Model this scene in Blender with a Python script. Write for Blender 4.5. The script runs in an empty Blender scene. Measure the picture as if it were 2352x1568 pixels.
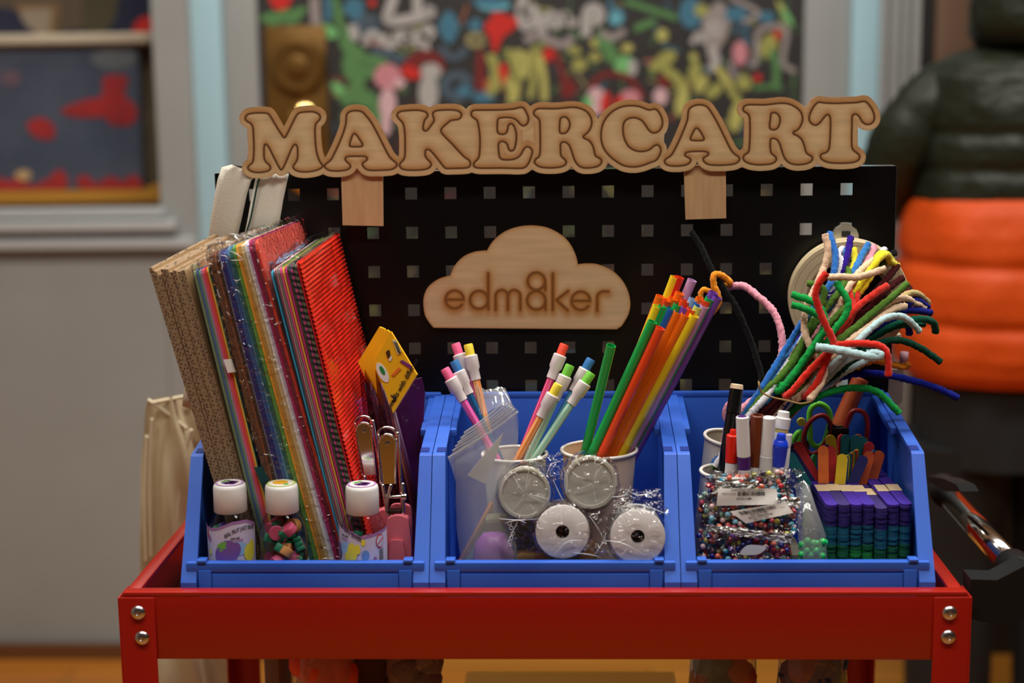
import bpy, bmesh, math, random
import numpy as np
from mathutils import Vector
random.seed(7); np.random.seed(7)
PI = math.pi
scene = bpy.context.scene
COL = scene.collection

# ------------------------------------------------------------------ camera
F = 3593.0; CX, CY = 1176.0, 784.0
CAM = np.array([0.02582, -1.24338, 1.32825])
YAW, PITCH, ROLL = 0.03763, 0.17284, -0.01303
_cy, _sy, _cp, _sp = math.cos(YAW), math.sin(YAW), math.cos(PITCH), math.sin(PITCH)
FW = np.array([-_sy*_cp, _cy*_cp, -_sp]); _r = np.array([_cy, _sy, 0.0]); _u = np.cross(_r, FW)
RT = math.cos(ROLL)*_r + math.sin(ROLL)*_u; UP = -math.sin(ROLL)*_r + math.cos(ROLL)*_u
cd = bpy.data.cameras.new('camera'); cam = bpy.data.objects.new('camera', cd); COL.objects.link(cam)
from mathutils import Matrix
m = Matrix(((RT[0], UP[0], -FW[0], CAM[0]), (RT[1], UP[1], -FW[1], CAM[1]), (RT[2], UP[2], -FW[2], CAM[2]), (0, 0, 0, 1)))
cam.matrix_world = m
cd.sensor_width = 36.0; cd.lens = F*36.0/2352.0; cd.clip_start = 0.05; cd.clip_end = 60
cd.dof.use_dof = True; cd.dof.focus_distance = 1.40; cd.dof.aperture_fstop = 3.2
scene.camera = cam
scene.cycles.transparent_max_bounces = 24
vs = scene.view_settings
vs.view_transform = 'Standard'; vs.look = 'None'; vs.exposure = 0.0; vs.gamma = 1.0; vs.use_curve_mapping = False

# ------------------------------------------------------------------ world and lamps
w = bpy.data.worlds.new('world'); scene.world = w; w.use_nodes = True
w.node_tree.nodes['Background'].inputs[0].default_value = (0.62, 0.70, 0.80, 1)
w.node_tree.nodes['Background'].inputs[1].default_value = 0.16
LAMPS = [(-0.60, -0.85, 2.9, 1.2, .30, 15), (0.75, -0.85, 2.9, 1.2, .30, 15), (-0.60, 0.35, 2.9, 1.2, .30, 25), (0.75, 0.35, 2.9, 1.2, .30, 25), (-0.6, 1.72, 2.9, 1.2, .3, 5), (0.8, 3.0, 2.9, 1.2, .3, 10)]
for (x, y, z, sx, sy, e) in LAMPS:
    ld = bpy.data.lights.new('ceiling_lamp_light', 'AREA'); ld.shape = 'RECTANGLE'; ld.size = sx; ld.size_y = sy
    ld.energy = e; ld.color = (0.985, 0.985, 0.925)
    lo = bpy.data.objects.new('ceiling_lamp_light', ld); lo.location = (x, y, z-0.03); COL.objects.link(lo)

# ------------------------------------------------------------------ helpers
def A(*p): return np.array(p, float)
def ray(x, y): return FW + (x-CX)/F*RT - (y-CY)/F*UP
def P(x, y, Y): d = ray(x, y); return CAM + d*(Y-CAM[1])/d[1]
def PXc(x, y, X): d = ray(x, y); return CAM + d*(X-CAM[0])/d[0]
def PZc(x, y, Z): d = ray(x, y); return CAM + d*(Z-CAM[2])/d[2]
def mm(p): return float((np.asarray(p)-CAM) @ FW)/F          # metres per pixel at a point
def Zm(ox, oy, s): return lambda x, y: (ox+x/s, oy+y/s)       # zoomed view to photo pixels
def lin(c):
    return tuple(((v/255.)/12.92 if v/255. <= .04045 else ((v/255.+.055)/1.055)**2.4) for v in c[:3])
MATS = {}
def M(name, c, rough=.5, metal=0., bump=None, noise=None, alpha=1., coat=0., sheen=0., trans=0., spec=.5, sub=0.):
    if name in MATS: return MATS[name]
    m = bpy.data.materials.new(name); m.use_nodes = True; nt = m.node_tree; b = nt.nodes['Principled BSDF']
    L = lin(c); b.inputs['Base Color'].default_value = (*L, 1); b.inputs['Roughness'].default_value = rough
    b.inputs['Metallic'].default_value = metal; b.inputs['Alpha'].default_value = alpha
    b.inputs['Coat Weight'].default_value = coat; b.inputs['Sheen Weight'].default_value = sheen
    b.inputs['Transmission Weight'].default_value = trans; b.inputs['Specular IOR Level'].default_value = spec
    if sub: b.inputs['Subsurface Weight'].default_value = sub; b.inputs['Subsurface Radius'].default_value = (.01, .01, .01)
    tc = nt.nodes.new('ShaderNodeTexCoord')
    if noise:
        sc, c2, f = noise[:3]
        n = nt.nodes.new('ShaderNodeTexNoise'); n.inputs['Scale'].default_value = sc; n.inputs['Detail'].default_value = 5
        mp = nt.nodes.new('ShaderNodeMapping')
        if len(noise) > 3: mp.inputs['Scale'].default_value = noise[3]
        nt.links.new(tc.outputs['Object'], mp.inputs[0]); nt.links.new(mp.outputs[0], n.inputs['Vector'])
        r = nt.nodes.new('ShaderNodeValToRGB'); r.color_ramp.elements[0].position = .5-f; r.color_ramp.elements[1].position = .5+f
        r.color_ramp.elements[0].color = (*L, 1); r.color_ramp.elements[1].color = (*lin(c2), 1)
        nt.links.new(n.outputs[0], r.inputs[0]); nt.links.new(r.outputs[0], b.inputs['Base Color'])
    if bump:
        n = nt.nodes.new('ShaderNodeTexNoise'); n.inputs['Scale'].default_value = bump[0]; n.inputs['Detail'].default_value = 3
        bp = nt.nodes.new('ShaderNodeBump'); bp.inputs['Strength'].default_value = bump[1]; bp.inputs['Distance'].default_value = bump[2] if len(bump) > 2 else .001
        nt.links.new(tc.outputs['Object'], n.inputs['Vector']); nt.links.new(n.outputs[0], bp.inputs['Height']); nt.links.new(bp.outputs[0], b.inputs['Normal'])
    MATS[name] = m; return m
def film(name, tint=(255, 255, 255), base=.05, rough=.08, scale=60, strength=.8, milky=0.0, dist=.004):
    """clear crinkled plastic film"""
    if name in MATS: return MATS[name]
    m = bpy.data.materials.new(name); m.use_nodes = True; nt = m.node_tree
    for n in list(nt.nodes): nt.nodes.remove(n)
    o = nt.nodes.new('ShaderNodeOutputMaterial'); mx = nt.nodes.new('ShaderNodeMixShader'); t = nt.nodes.new('ShaderNodeBsdfTransparent')
    g = nt.nodes.new('ShaderNodeBsdfGlossy'); g.inputs['Roughness'].default_value = rough
    t.inputs[0].default_value = (*lin(tint), 1)
    tc = nt.nodes.new('ShaderNodeTexCoord'); n = nt.nodes.new('ShaderNodeTexNoise'); n.inputs['Scale'].default_value = scale; n.inputs['Detail'].default_value = 4
    n.inputs['Distortion'].default_value = 1.0
    if strength > .3: n.noise_type = 'RIDGED_MULTIFRACTAL'; n.inputs['Detail'].default_value = 2
    bp = nt.nodes.new('ShaderNodeBump'); bp.inputs['Strength'].default_value = strength; bp.inputs['Distance'].default_value = dist
    nt.links.new(tc.outputs['Object'], n.inputs['Vector']); nt.links.new(n.outputs[0], bp.inputs['Height']); nt.links.new(bp.outputs[0], g.inputs['Normal'])
    lf = nt.nodes.new('ShaderNodeLayerWeight'); lf.inputs[0].default_value = .5; nt.links.new(bp.outputs[0], lf.inputs['Normal']); lw = nt.nodes.new('ShaderNodeMath'); lw.operation = 'POWER'; lw.inputs[1].default_value = 4.; nt.links.new(lf.outputs['Facing'], lw.inputs[0])
    ad = nt.nodes.new('ShaderNodeMath'); ad.operation = 'ADD'; ad.use_clamp = True; ad.inputs[1].default_value = base
    nt.links.new(lw.outputs[0], ad.inputs[0]); nt.links.new(ad.outputs[0], mx.inputs[0]); nt.links.new(g.outputs[0], mx.inputs[2])
    if milky:
        d = nt.nodes.new('ShaderNodeBsdfDiffuse'); d.inputs[0].default_value = (.75, .75, .74, 1); m2 = nt.nodes.new('ShaderNodeMixShader'); m2.inputs[0].default_value = milky
        nt.links.new(t.outputs[0], m2.inputs[1]); nt.links.new(d.outputs[0], m2.inputs[2]); nt.links.new(m2.outputs[0], mx.inputs[1])
    else: nt.links.new(t.outputs[0], mx.inputs[1])
    nt.links.new(mx.outputs[0], o.inputs[0]); MATS[name] = m; return m

def root_loc(p):
    l = A(0, 0, 0)
    while p is not None: l = l + A(*p.location); p = p.parent
    return l
def mesh(name, verts, faces, mat, parent=None, smooth=False, fm=None, sharp=None, label=None):
    v = np.asarray(verts, float)
    if parent is not None: loc = A(0, 0, 0); v = v - root_loc(parent)
    else:
        loc = (v.min(0)+v.max(0))/2; loc[2] = v[:, 2].min(); v = v - loc
    me = bpy.data.meshes.new(name); me.from_pydata([tuple(q) for q in v], [], [tuple(int(i) for i in f) for f in faces]); 
    ms = mat if isinstance(mat, (list, tuple)) else [mat]
    for q in ms: me.materials.append(q)
    if fm is not None: me.polygons.foreach_set('material_index', np.asarray(fm, int))
    if smooth:
        me.polygons.foreach_set('use_smooth', [True]*len(me.polygons))
        if sharp: me.set_sharp_from_angle(angle=math.radians(sharp))
    me.update()
    o = bpy.data.objects.new(name, me); COL.objects.link(o); o.location = loc
    if parent is not None: o.parent = parent
    if label: o['label'] = label
    return o
def tag(o, label, cat, group=None, kind=None):
    o['label'] = label; o['category'] = cat
    if group: o['group'] = group
    if kind: o['kind'] = kind
    return o
def empty(name, loc, label, cat, group=None):
    o = bpy.data.objects.new(name, None); o.location = tuple(float(q) for q in loc); o.empty_display_size = .02; COL.objects.link(o)
    return tag(o, label, cat, group)
def struct(o): o['kind'] = 'structure'; return o
class MB:
    def __init__(s): s.v = []; s.f = []; s.m = []; s.n = 0
    def add(s, v, f, mi=0):
        v = np.asarray(v, float); s.v.append(v); s.f += [tuple(i+s.n for i in q) for q in f]; s.m += [mi]*len(f); s.n += len(v); return s
    def out(s, name, mat, parent=None, smooth=False, sharp=None, label=None):
        return mesh(name, np.vstack(s.v), s.f, mat, parent, smooth, s.m, sharp, label)
def nrm(v): v = np.asarray(v, float); return v/(np.linalg.norm(v)+1e-12)
def slabvf(o, a, b, c, bev=0.):
    o, a, b, c = [np.asarray(q, float) for q in (o, a, b, c)]
    vs_ = [o+i*a+j*b+k*c for k in (0, 1) for j in (0, 1) for i in (0, 1)]
    fs = [(0, 2, 3, 1), (4, 5, 7, 6), (0, 1, 5, 4), (2, 6, 7, 3), (0, 4, 6, 2), (1, 3, 7, 5)]
    if np.dot(np.cross(a, b), c) < 0: fs = [f[::-1] for f in fs]
    if bev:
        bm = bmesh.new(); bv = [bm.verts.new(q) for q in vs_]
        for f in fs: bm.faces.new([bv[i] for i in f])
        bmesh.ops.bevel(bm, geom=list(bm.edges), offset=bev, segments=2, affect='EDGES', profile=.5)
        bm.verts.index_update(); vv = [tuple(q.co) for q in bm.verts]; ff = [tuple(q.index for q in f.verts) for f in bm.faces]; bm.free(); return np.array(vv), ff
    return np.array(vs_), fs
def boxvf(lo, hi, bev=0.):
    lo, hi = np.asarray(lo, float), np.asarray(hi, float); d = hi-lo
    return slabvf(lo, A(d[0], 0, 0), A(0, d[1], 0), A(0, 0, d[2]), bev)
def box(name, lo, hi, mat, parent=None, bev=0., label=None):
    v, f = boxvf(lo, hi, bev); return mesh(name, v, f, mat, parent, smooth=bool(bev), sharp=40, label=label)
def slab(name, o, a, b, c, mat, parent=None, bev=0., label=None):
    v, f = slabvf(o, a, b, c, bev); return mesh(name, v, f, mat, parent, smooth=bool(bev), sharp=40, label=label)
def frame(d):
    d = nrm(d); h = A(0, 0, 1) if abs(d[2]) < .9 else A(1, 0, 0); a = nrm(np.cross(h, d)); return a, np.cross(d, a), d
def lathevf(o, d, prof, n=32, caps=(True, True), sx=1., wave=None):
    """prof: list of (t along d in metres, radius)"""
    a, b, d = frame(d); vv = []; ff = []
    for (t, r) in prof:
        for k in range(n):
            q = 2*PI*k/n; rr = r*(wave(q, t) if wave else 1)
            vv.append(o + d*t + a*rr*sx*math.cos(q) + b*rr*math.sin(q))
    for i in range(len(prof)-1):
        for k in range(n): ff.append((i*n+k, i*n+(k+1) % n, (i+1)*n+(k+1) % n, (i+1)*n+k))
    if caps[0]: ff.append(tuple(range(n))[::-1])
    if caps[1]: ff.append(tuple((len(prof)-1)*n+k for k in range(n)))
    return np.array(vv), ff
def lathe(name, o, d, prof, mat, parent=None, n=32, caps=(True, True), sharp=35, label=None, sx=1., wave=None):
    v, f = lathevf(np.asarray(o, float), d, prof, n, caps, sx, wave); return mesh(name, v, f, mat, parent, True, sharp=sharp, label=label)
def cr(pts, step=.004, closed=False):
    """Catmull-Rom through points, resampled"""
    p = np.asarray(pts, float); n = len(p); out = []
    rng = range(n) if closed else range(n-1)
    for i in rng:
        if closed: p0, p1, p2, p3 = p[(i-1) % n], p[i], p[(i+1) % n], p[(i+2) % n]
        else: p0, p1, p2, p3 = p[max(i-1, 0)], p[i], p[i+1], p[min(i+2, n-1)]
        k = max(2, int(np.linalg.norm(p2-p1)/step)+1)
        for t in np.linspace(0, 1, k, endpoint=False):
            out.append(.5*((2*p1)+(-p0+p2)*t+(2*p0-5*p1+4*p2-p3)*t*t+(-p0+3*p1-3*p2+p3)*t**3))
    if not closed: out.append(p[-1])
    return np.array(out)
def tubevf(pts, r, n=10, step=.004, fuzz=0., closed=False, smooth=True, hollow=0., flat=1.):
    c = cr(pts, step, closed) if smooth else np.asarray(pts, float); m_ = len(c)
    T = np.gradient(c, axis=0) if not closed else np.roll(c, -1, 0)-np.roll(c, 1, 0)
    T /= np.linalg.norm(T, axis=1)[:, None]+1e-12
    a, b, _ = frame(T[0]); vv = []
    rr = r if np.ndim(r) else np.full(m_, float(r))
    if np.ndim(r): rr = np.interp(np.linspace(0, 1, m_), np.linspace(0, 1, len(r)), r)
    for i in range(m_):
        a = nrm(a - T[i]*np.dot(a, T[i])); b = np.cross(T[i], a)
        for k in range(n):
            q = 2*PI*k/n; f = rr[i]*(1+fuzz*(random.random()-.5)*2)
            vv.append(c[i]+a*f*math.cos(q)*flat+b*f*math.sin(q))
    ff = []; e = m_ if closed else m_-1
    for i in range(e):
        j = (i+1) % m_
        for k in range(n): ff.append((i*n+k, i*n+(k+1) % n, j*n+(k+1) % n, j*n+k))
    if not closed and not hollow: ff += [tuple(range(n))[::-1], tuple((m_-1)*n+k for k in range(n))]
    v = np.array(vv)
    if hollow:
        inn = np.array([c[i//n] + (v[i]-c[i//n])*hollow for i in range(len(v))]); o = len(v)
        ff += [tuple(q+o for q in f)[::-1] for f in ff]
        for k in range(n):
            k2 = (k+1) % n; l = (m_-1)*n
            ff.append((k2, k, o+k, o+k2)); ff.append((l+k, l+k2, o+l+k2, o+l+k))
        v = np.vstack([v, inn])
    return v, ff
def tube(name, pts, r, mat, parent=None, label=None, **k):
    v, f = tubevf(pts, r, **k); return mesh(name, v, f, mat, parent, True, label=label)
def prismvf(poly, d):
    """planar polygon (list of 3D points) pushed along d"""
    p = np.asarray(poly, float); n = len(p); d = np.asarray(d, float)
    nn = sum(np.cross(p[i]-p[0], p[(i+1) % n]-p[0]) for i in range(n))
    if np.dot(nn, d) > 0: p = p[::-1]
    vv = np.vstack([p, p+d]); ff = [tuple(range(n)), tuple(range(2*n-1, n-1, -1))]
    for i in range(n): j = (i+1) % n; ff.append((j, i, n+i, n+j))
    return vv, ff
def prism(name, poly, d, mat, parent=None, smooth=False, label=None):
    v, f = prismvf(poly, d); return mesh(name, v, f, mat, parent, smooth, sharp=35, label=label)
def pxpoly(pts, Y, conv=None, smooth=False, step=3., closed=True):
    q = [conv(*p) if conv else p for p in pts]
    if smooth: q = cr(np.array(q, float), step, closed)
    return np.array([P(a, b, Y) for a, b in q])
def copy_of(o, loc, rot=None, scale=None):
    c = o.copy(); COL.objects.link(c); c.location = tuple(float(q) for q in loc)
    if rot is not None: c.rotation_euler = rot
    if scale is not None: c.scale = scale
    return c
def textvf(s, size, bold=0.):
    cu = bpy.data.curves.new('t', 'FONT'); cu.body = s; cu.size = size; cu.align_x = 'CENTER'; cu.align_y = 'CENTER'; cu.offset = bold; cu.resolution_u = 2
    o = bpy.data.objects.new('t', cu); COL.objects.link(o); dg = bpy.context.evaluated_depsgraph_get(); me = o.evaluated_get(dg).to_mesh()
    v = np.array([tuple(q.co) for q in me.vertices]); f = [tuple(p.vertices) for p in me.polygons]
    o.evaluated_get(dg).to_mesh_clear(); bpy.data.objects.remove(o); bpy.data.curves.remove(cu); return v, f

# ------------------------------------------------------------------ materials
RED = M('red_paint', (164, 25, 8), .34, coat=.25, bump=(900, .05, .0003))
BLUE = M('blue_plastic', (34, 82, 188), .45, noise=(9, (54, 104, 205), .22), bump=(350, .08, .0004))
BLUED = M('blue_plastic_slot', (22, 48, 130), .5)
BLACK = M('black_steel', (9, 9, 10), .35, spec=.3)
CHROME = M('chrome', (225, 222, 218), .12, 1.)
STEEL = M('zinc_steel', (200, 200, 205), .28, 1., bump=(120, .2, .0004))
WOODL = M('birch_edge', (150, 96, 44), .6)
GREY = M('grey_paint', (160, 163, 163), .42, noise=(3.5, (150, 152, 150), .3))
GREYD = M('grey_paint_seam', (120, 116, 114), .6)
PALEB = M('pale_blue_paint', (166, 204, 218), .45)
WHITEP = M('white_plastic', (232, 230, 228), .4)
RUB = M('black_rubber', (22, 22, 23), .6)
FILM = film('clear_film'); FILM2 = film('clear_film_fine', scale=140, strength=.9, base=.07); FILMK = film('milky_film', scale=45, strength=.5, base=.06, milky=.22)
FILML = film('flat_clear_film', scale=30, strength=.25, base=.02, dist=.003)

# ------------------------------------------------------------------ setting
YW = 2.19
def wood_floor():
    m = bpy.data.materials.new('wood_floor'); m.use_nodes = True; nt = m.node_tree; b = nt.nodes['Principled BSDF']; b.inputs['Roughness'].default_value = .35
    tc = nt.nodes.new('ShaderNodeTexCoord'); mp = nt.nodes.new('ShaderNodeMapping'); br = nt.nodes.new('ShaderNodeTexBrick')
    br.inputs['Scale'].default_value = 1.; br.inputs['Brick Width'].default_value = 1.3; br.inputs['Row Height'].default_value = .09; br.inputs['Mortar Size'].default_value = .0016
    br.inputs['Color1'].default_value = (*lin((214, 140, 50)), 1); br.inputs['Color2'].default_value = (*lin((196, 118, 38)), 1); br.inputs['Mortar'].default_value = (*lin((60, 30, 12)), 1)
    n = nt.nodes.new('ShaderNodeTexNoise'); n.inputs['Scale'].default_value = 6; mp2 = nt.nodes.new('ShaderNodeMapping'); mp2.inputs['Scale'].default_value = (.6, 8, 1)
    nt.links.new(tc.outputs['Object'], br.inputs[0]); nt.links.new(tc.outputs['Object'], mp2.inputs[0]); nt.links.new(mp2.outputs[0], n.inputs[0])
    mx = nt.nodes.new('ShaderNodeMixRGB'); mx.blend_type = 'MULTIPLY'; mx.inputs[0].default_value = .35; nt.links.new(br.outputs[0], mx.inputs[1]); nt.links.new(n.outputs[0], mx.inputs[2]); nt.links.new(mx.outputs[0], b.inputs[0])
    return m
WF = wood_floor()
struct(box('floor', (-3, -3.2, -.03), (3.4, YW+1.6, 0), WF))
struct(box('ceiling', (-3, -3.2, 2.95), (3.4, YW+1.6, 3.0), M('ceiling_paint', (225, 222, 214), .8)))
for i, (x, y, z, sx, sy, e) in enumerate(LAMPS):
    wh = ['front left', 'front right', 'middle left', 'middle right', 'rear left', 'rear right'][i]
    t = empty('ceiling_light', (x, y, z-.02), f'white rectangular ceiling light above the room, {wh}', 'light')
    box('housing', (x-sx/2-.02, y-sy/2-.02, z), (x+sx/2+.02, y+sy/2+.02, z+.05), M('lamp_housing', (230, 230, 228), .5), t)
    dm = bpy.data.materials.get('lamp_diffuser')
    if not dm:
        dm = bpy.data.materials.new('lamp_diffuser'); dm.use_nodes = True; bb = dm.node_tree.nodes['Principled BSDF']; bb.inputs['Emission Color'].default_value = (1, .94, .86, 1); bb.inputs['Emission Strength'].default_value = 4.0
    box('diffuser', (x-sx/2, y-sy/2, z-.012), (x+sx/2, y+sy/2, z-.001), dm, t)
# the wall of doors, from left to right (x limits read at mid height, all in the plane Y = YW)
def wx(x, y, Y=YW): return P(x, y, Y)[0]
def wz(x, y, Y=YW): return P(x, y, Y)[2]
xA = wx(362, 240); xB = wx(452, 240); xC = wx(523, 240); xD = wx(600, 240); xE = wx(1843, 200); xG = wx(1950, 120); xH = wx(2014, 120); xI = wx(2112, 100)
zwin = wz(150, 470); zm1 = wz(150, 575); zm2 = wz(150, 600)
xL = -2.6; zt = 2.3
# door_1 : grey door leaf with a window
d = MB()
d.add(*boxvf((xA, YW-.02, 0.0), (xB, YW+.02, zt), .003)).add(*boxvf((xL, YW-.02, 0.0), (xA-.0005, YW+.02, zwin-.03)))
struct(d.out('door_1', GREY, smooth=False))
t = MB()
xm = xA+.001
for k, (dz, th) in enumerate([(0, .014), (.028, .03), (.068, .022)]):
    t.add(*boxvf((xL, YW-.022-th, zwin-.028-dz), (xm+.01+dz, YW-.019, zwin-dz-.004), .004))
struct(t.out('trim_1', M('grey_moulding', (180, 184, 186), .35), smooth=True, sharp=40))
struct(box('trim_2', (xL, YW-.0215, zm2), (xB-.03, YW-.0195, zm1), GREYD))
wf = empty('window_1', (xA, YW, zwin), 'display window pane in the grey door', 'window'); wf['kind'] = 'structure'
box('window_pane', (xL, YW-.003, zwin), (xA, YW+.003, zt), film('window_glass', scale=2, strength=.02, base=.02), wf)
struct(box('trim_3', (xB, YW-.03, 0), (xC, YW+.03, zt), PALEB, bev=.004))
struct(box('trim_4', (xC+.0005, YW-.012, 0), (xD, YW+.03, zt), GREY, bev=.003))
# door_2 : black glass door with drawings
BOARD = M('black_glass', (36, 34, 34), .5, noise=(2.5, (50, 47, 46), .25))
dr = box('door_2', (xD+.0005, YW-.005, 0.0), (xE, YW+.02, zt), BOARD); struct(dr)
struct(box('trim_5', (xE+.0005, YW-.012, 0), (xG, YW+.03, zt), GREY, bev=.003))
struct(box('trim_6', (xG+.0005, YW-.03, 0), (xH, YW+.03, zt), PALEB, bev=.004))
fl = MB(); nfl = 4; wdt = (xI-xH-.0005)/nfl
for k in range(nfl): fl.add(*boxvf((xH+.0006+k*wdt, YW-.03-.006*(k % 2), 0), (xH+(k+1)*wdt-.004, YW+.03, zt), .004))
struct(fl.out('trim_7', GREY, smooth=True, sharp=40))
struct(box('door_3', (xI+.0005, YW-.01, 0), (3.3, YW+.02, zt), M('dark_doorway', (30, 27, 25), .5)))
bp = M('brown_wood', (112, 82, 60), .6, noise=(6, (88, 62, 44), .3, (6, 6, .6)))
struct(box('trim_8', (wx(2143, 40), YW-.03, 0), (wx(2232, 40), YW-.0105, zt), bp, bev=.004))
struct(box('wall_left', (-2.7, -3.2, 0), (-2.62, YW+1.6, 2.95), M('wall_paint', (150, 140, 128), .8)))
struct(box('wall_top', (-2.6, YW-.02, zt+.001), (3.3, YW+.03, 2.95), M('wall_paint', (0, 0, 0))))
struct(box('wall_back', (-2.6, YW+1.3, 0), (3.3, YW+1.35, 2.95), M('inner_wall', (166, 148, 126), .8)))
struct(box('wall_right', (3.32, -3.2, 0), (3.4, YW+1.6, 2.95), M('dark_room_wall', (52, 46, 42), .8)))
struct(box('wall_front', (-2.6, -3.2, 0), (3.3, -3.12, 2.95), M('dark_room_wall', (0, 0, 0))))
struct(box('baseboard_back', (xL, YW-.05, 0.0), (xD-.01, YW-.032, .035), M('dark_sill', (104, 62, 28), .6)))
# brass lock plate and knob on the glass door
br = M('brass', (128, 94, 40), .45, .55, noise=(9, (104, 72, 24), .3)); br2 = M('polished_brass', (240, 205, 130), .15, 1.)
c0 = P(605, 60, YW-.02); c1 = P(748, 430, YW-.02)
lk = empty('door_lock', (c0[0], YW, c1[2]), 'brass lock plate with a round cylinder and knob on the chalk-drawn door', 'door lock')
box('back_plate', (c0[0], YW-.018, c1[2]), (P(748, 100, YW-.02)[0], YW-.006, c0[2]), br, lk, bev=.003)
cc = P(686, 152, YW-.02)
lathe('lock_ring', A(cc[0], YW-.019, cc[2]), A(0, -1, 0), [(0, .062), (.012, .060), (.02, .052), (.02, .043), (.014, .04), (.014, .0)], br, lk, n=40)
lathe('lock_cylinder', A(cc[0], YW-.034, cc[2]), A(0, -1, 0), [(0, .024), (.008, .023), (.01, .018), (.01, .0)], br, lk, n=32)
kc = P(697, 262, YW-.06)
lathe('door_knob', A(kc[0], YW-.019, kc[2]), A(0, -1, 0), [(0, .022), (.02, .014), (.03, .018), (.04, .028), (.055, .032), (.068, .026), (.076, .012), (.078, 0.)], br2, lk, n=32)
lathe('door_knob', A(kc[0], YW-.019, kc[2]-.14), A(0, -1, 0), [(0, .022), (.02, .014), (.03, .018), (.04, .028), (.055, .032), (.068, .026), (.076, .012), (.078, 0.)], br2, lk, n=32)

# drawings in coloured marker on the glass, each its own piece of paint
PAL = {'g': (96, 150, 88), 'G': (128, 208, 128), 'y': (176, 176, 92), 'Y': (204, 200, 110), 'b': (70, 130, 160), 'B': (110, 190, 210), 'n': (78, 98, 116), 'w': (196, 192, 190), 'p': (226, 148, 160), 'P': (238, 196, 204), 'r': (226, 38, 26), 'R': (130, 30, 28), 'o': (206, 110, 70), 't': (170, 160, 110), 'k': (170, 160, 158)}
YD = YW-.0056; DL = [0]
def draw(name, pts, wpx, c, closed=False):
    """a stroke (wpx wide) or, with wpx = 0, a filled shape"""
    DL[0] += 1; Y = YD-.00004*(DL[0] % 60); mt = M('marker_'+c, [v*.88 for v in PAL[c]], .7)
    if wpx == 0:
        q = cr(np.array(pts, float), 6, True); poly = np.array([P(a, b, Y) for a, b in q]); return prism(name, poly, A(0, .0005, 0), mt, dr)
    q = cr(np.array(pts, float), 6, closed); t = np.gradient(q, axis=0); t /= np.linalg.norm(t, axis=1)[:, None]+1e-9; nn = np.stack([-t[:, 1], t[:, 0]], 1)*wpx/2
    L_, R_ = q+nn, q-nn; v = []; f = []
    for i in range(len(q)): v += [P(*L_[i], Y), P(*R_[i], Y), P(*L_[i], Y)+A(0, .0005, 0), P(*R_[i], Y)+A(0, .0005, 0)]
    for i in range(len(q)-1):
        a = 4*i; b = a+4; f += [(a, b, b+1, a+1), (a+2, a+3, b+3, b+2), (a, a+2, b+2, b), (a+1, b+1, b+3, a+3)]
    f += [(0, 1, 3, 2), (4*len(q)-4, 4*len(q)-2, 4*len(q)-1, 4*len(q)-3)]
    return mesh(name, v, f, mt, dr)
def ell(x, y, a, b, r=0):
    r = math.radians(r); return [(x+a*math.cos(t)*math.cos(r)-b*math.sin(t)*math.sin(r), y+a*math.cos(t)*math.sin(r)+b*math.sin(t)*math.cos(r)) for t in np.linspace(0, 2*PI, 10, endpoint=False)]
z4 = Zm(560, 0, 3.36); z5 = Zm(1200, 0, 3.36)
def dz(nm, z, pts, w_, c, **k): draw(nm, [z(*p) for p in pts], w_, c, **k)
dz('red_heart_drawing', z4, [(200, -40), (280, -60), (370, -40), (350, 40), (285, 85), (215, 40)], 0, 'r')
for a in [(190, 130), (300, 110), (420, 90), (250, 160), (380, 150)]: dz('leaf_drawing', z4, ell(*a, 75, 32, -20), 0, 'g')
dz('stem_drawing', z4, [(545, -20), (548, 80), (558, 190)], 22, 'k')
dz('leaf_drawing', z4, ell(650, 240, 85, 50, 25), 0, 'G'); dz('leaf_drawing', z4, ell(735, 690, 75, 38, 40), 0, 'G')
for a in [(740, 170, 90, 30, 60), (800, 300, 60, 100, 10), (860, 410, 90, 60, 30), (830, 500, 70, 120, 0), (1010, 470, 110, 45, 10), (980, 560, 90, 40, 30), (880, 620, 60, 130, 10), (930, 760, 120, 70, 20), (840, 900, 90, 60, 0), (1010, 900, 60, 70, 0), (800, 760, 60, 60, 0)]: dz('leaf_drawing', z4, ell(*a), 0, 'g')
dz('flower_drawing', z4, ell(850, 60, 80, 75), 0, 'b'); dz('flower_drawing', z4, ell(900, 150, 75, 45, 20), 0, 'b'); dz('wheel_drawing', z4, ell(960, 195, 60, 45), 26, 'n', closed=True)
dz('line_drawing', z4, [(640, -20), (650, 80), (640, 160)], 16, 'b'); dz('line_drawing', z4, [(700, -20), (720, 60), (760, 120)], 16, 'g')
dz('letter_drawing', z4, [(1160, -40), (1130, 60), (1110, 150), (1180, 160), (1300, 140), (1440, 95)], 24, 'w'); dz('letter_drawing', z4, [(1340, -40), (1340, 60), (1350, 170)], 22, 'w'); dz('letter_drawing', z4, [(1400, 70), (1450, 80), (1430, 130)], 20, 'w')
dz('letter_drawing', z4, [(840, 190), (850, 260), (880, 300)], 22, 'w'); dz('letter_drawing', z4, [(940, 350), (960, 270), (1020, 260), (1050, 340)], 16, 'w'); dz('letter_drawing', z4, [(1090, 260), (1100, 340), (1150, 350), (1190, 240)], 16, 'w')
dz('letter_drawing', z4, [(1220, 230), (1240, 330), (1290, 240), (1300, 330)], 16, 'w'); dz('letter_drawing', z4, [(1330, 230), (1330, 330)], 15, 'w'); dz('letter_drawing', z4, [(1410, 390), (1400, 220), (1450, 230), (1440, 280), (1380, 290)], 16, 'w'); dz('letter_drawing', z4, [(1340, 300), (1380, 340), (1320, 350)], 14, 'w')
dz('underline_drawing', z4, [(985, 390), (1080, 400), (1180, 450), (1280, 460)], 20, 'n'); dz('underline_drawing', z4, [(1510, 360), (1580, 430), (1650, 440), (1720, 370)], 18, 'n')
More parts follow.
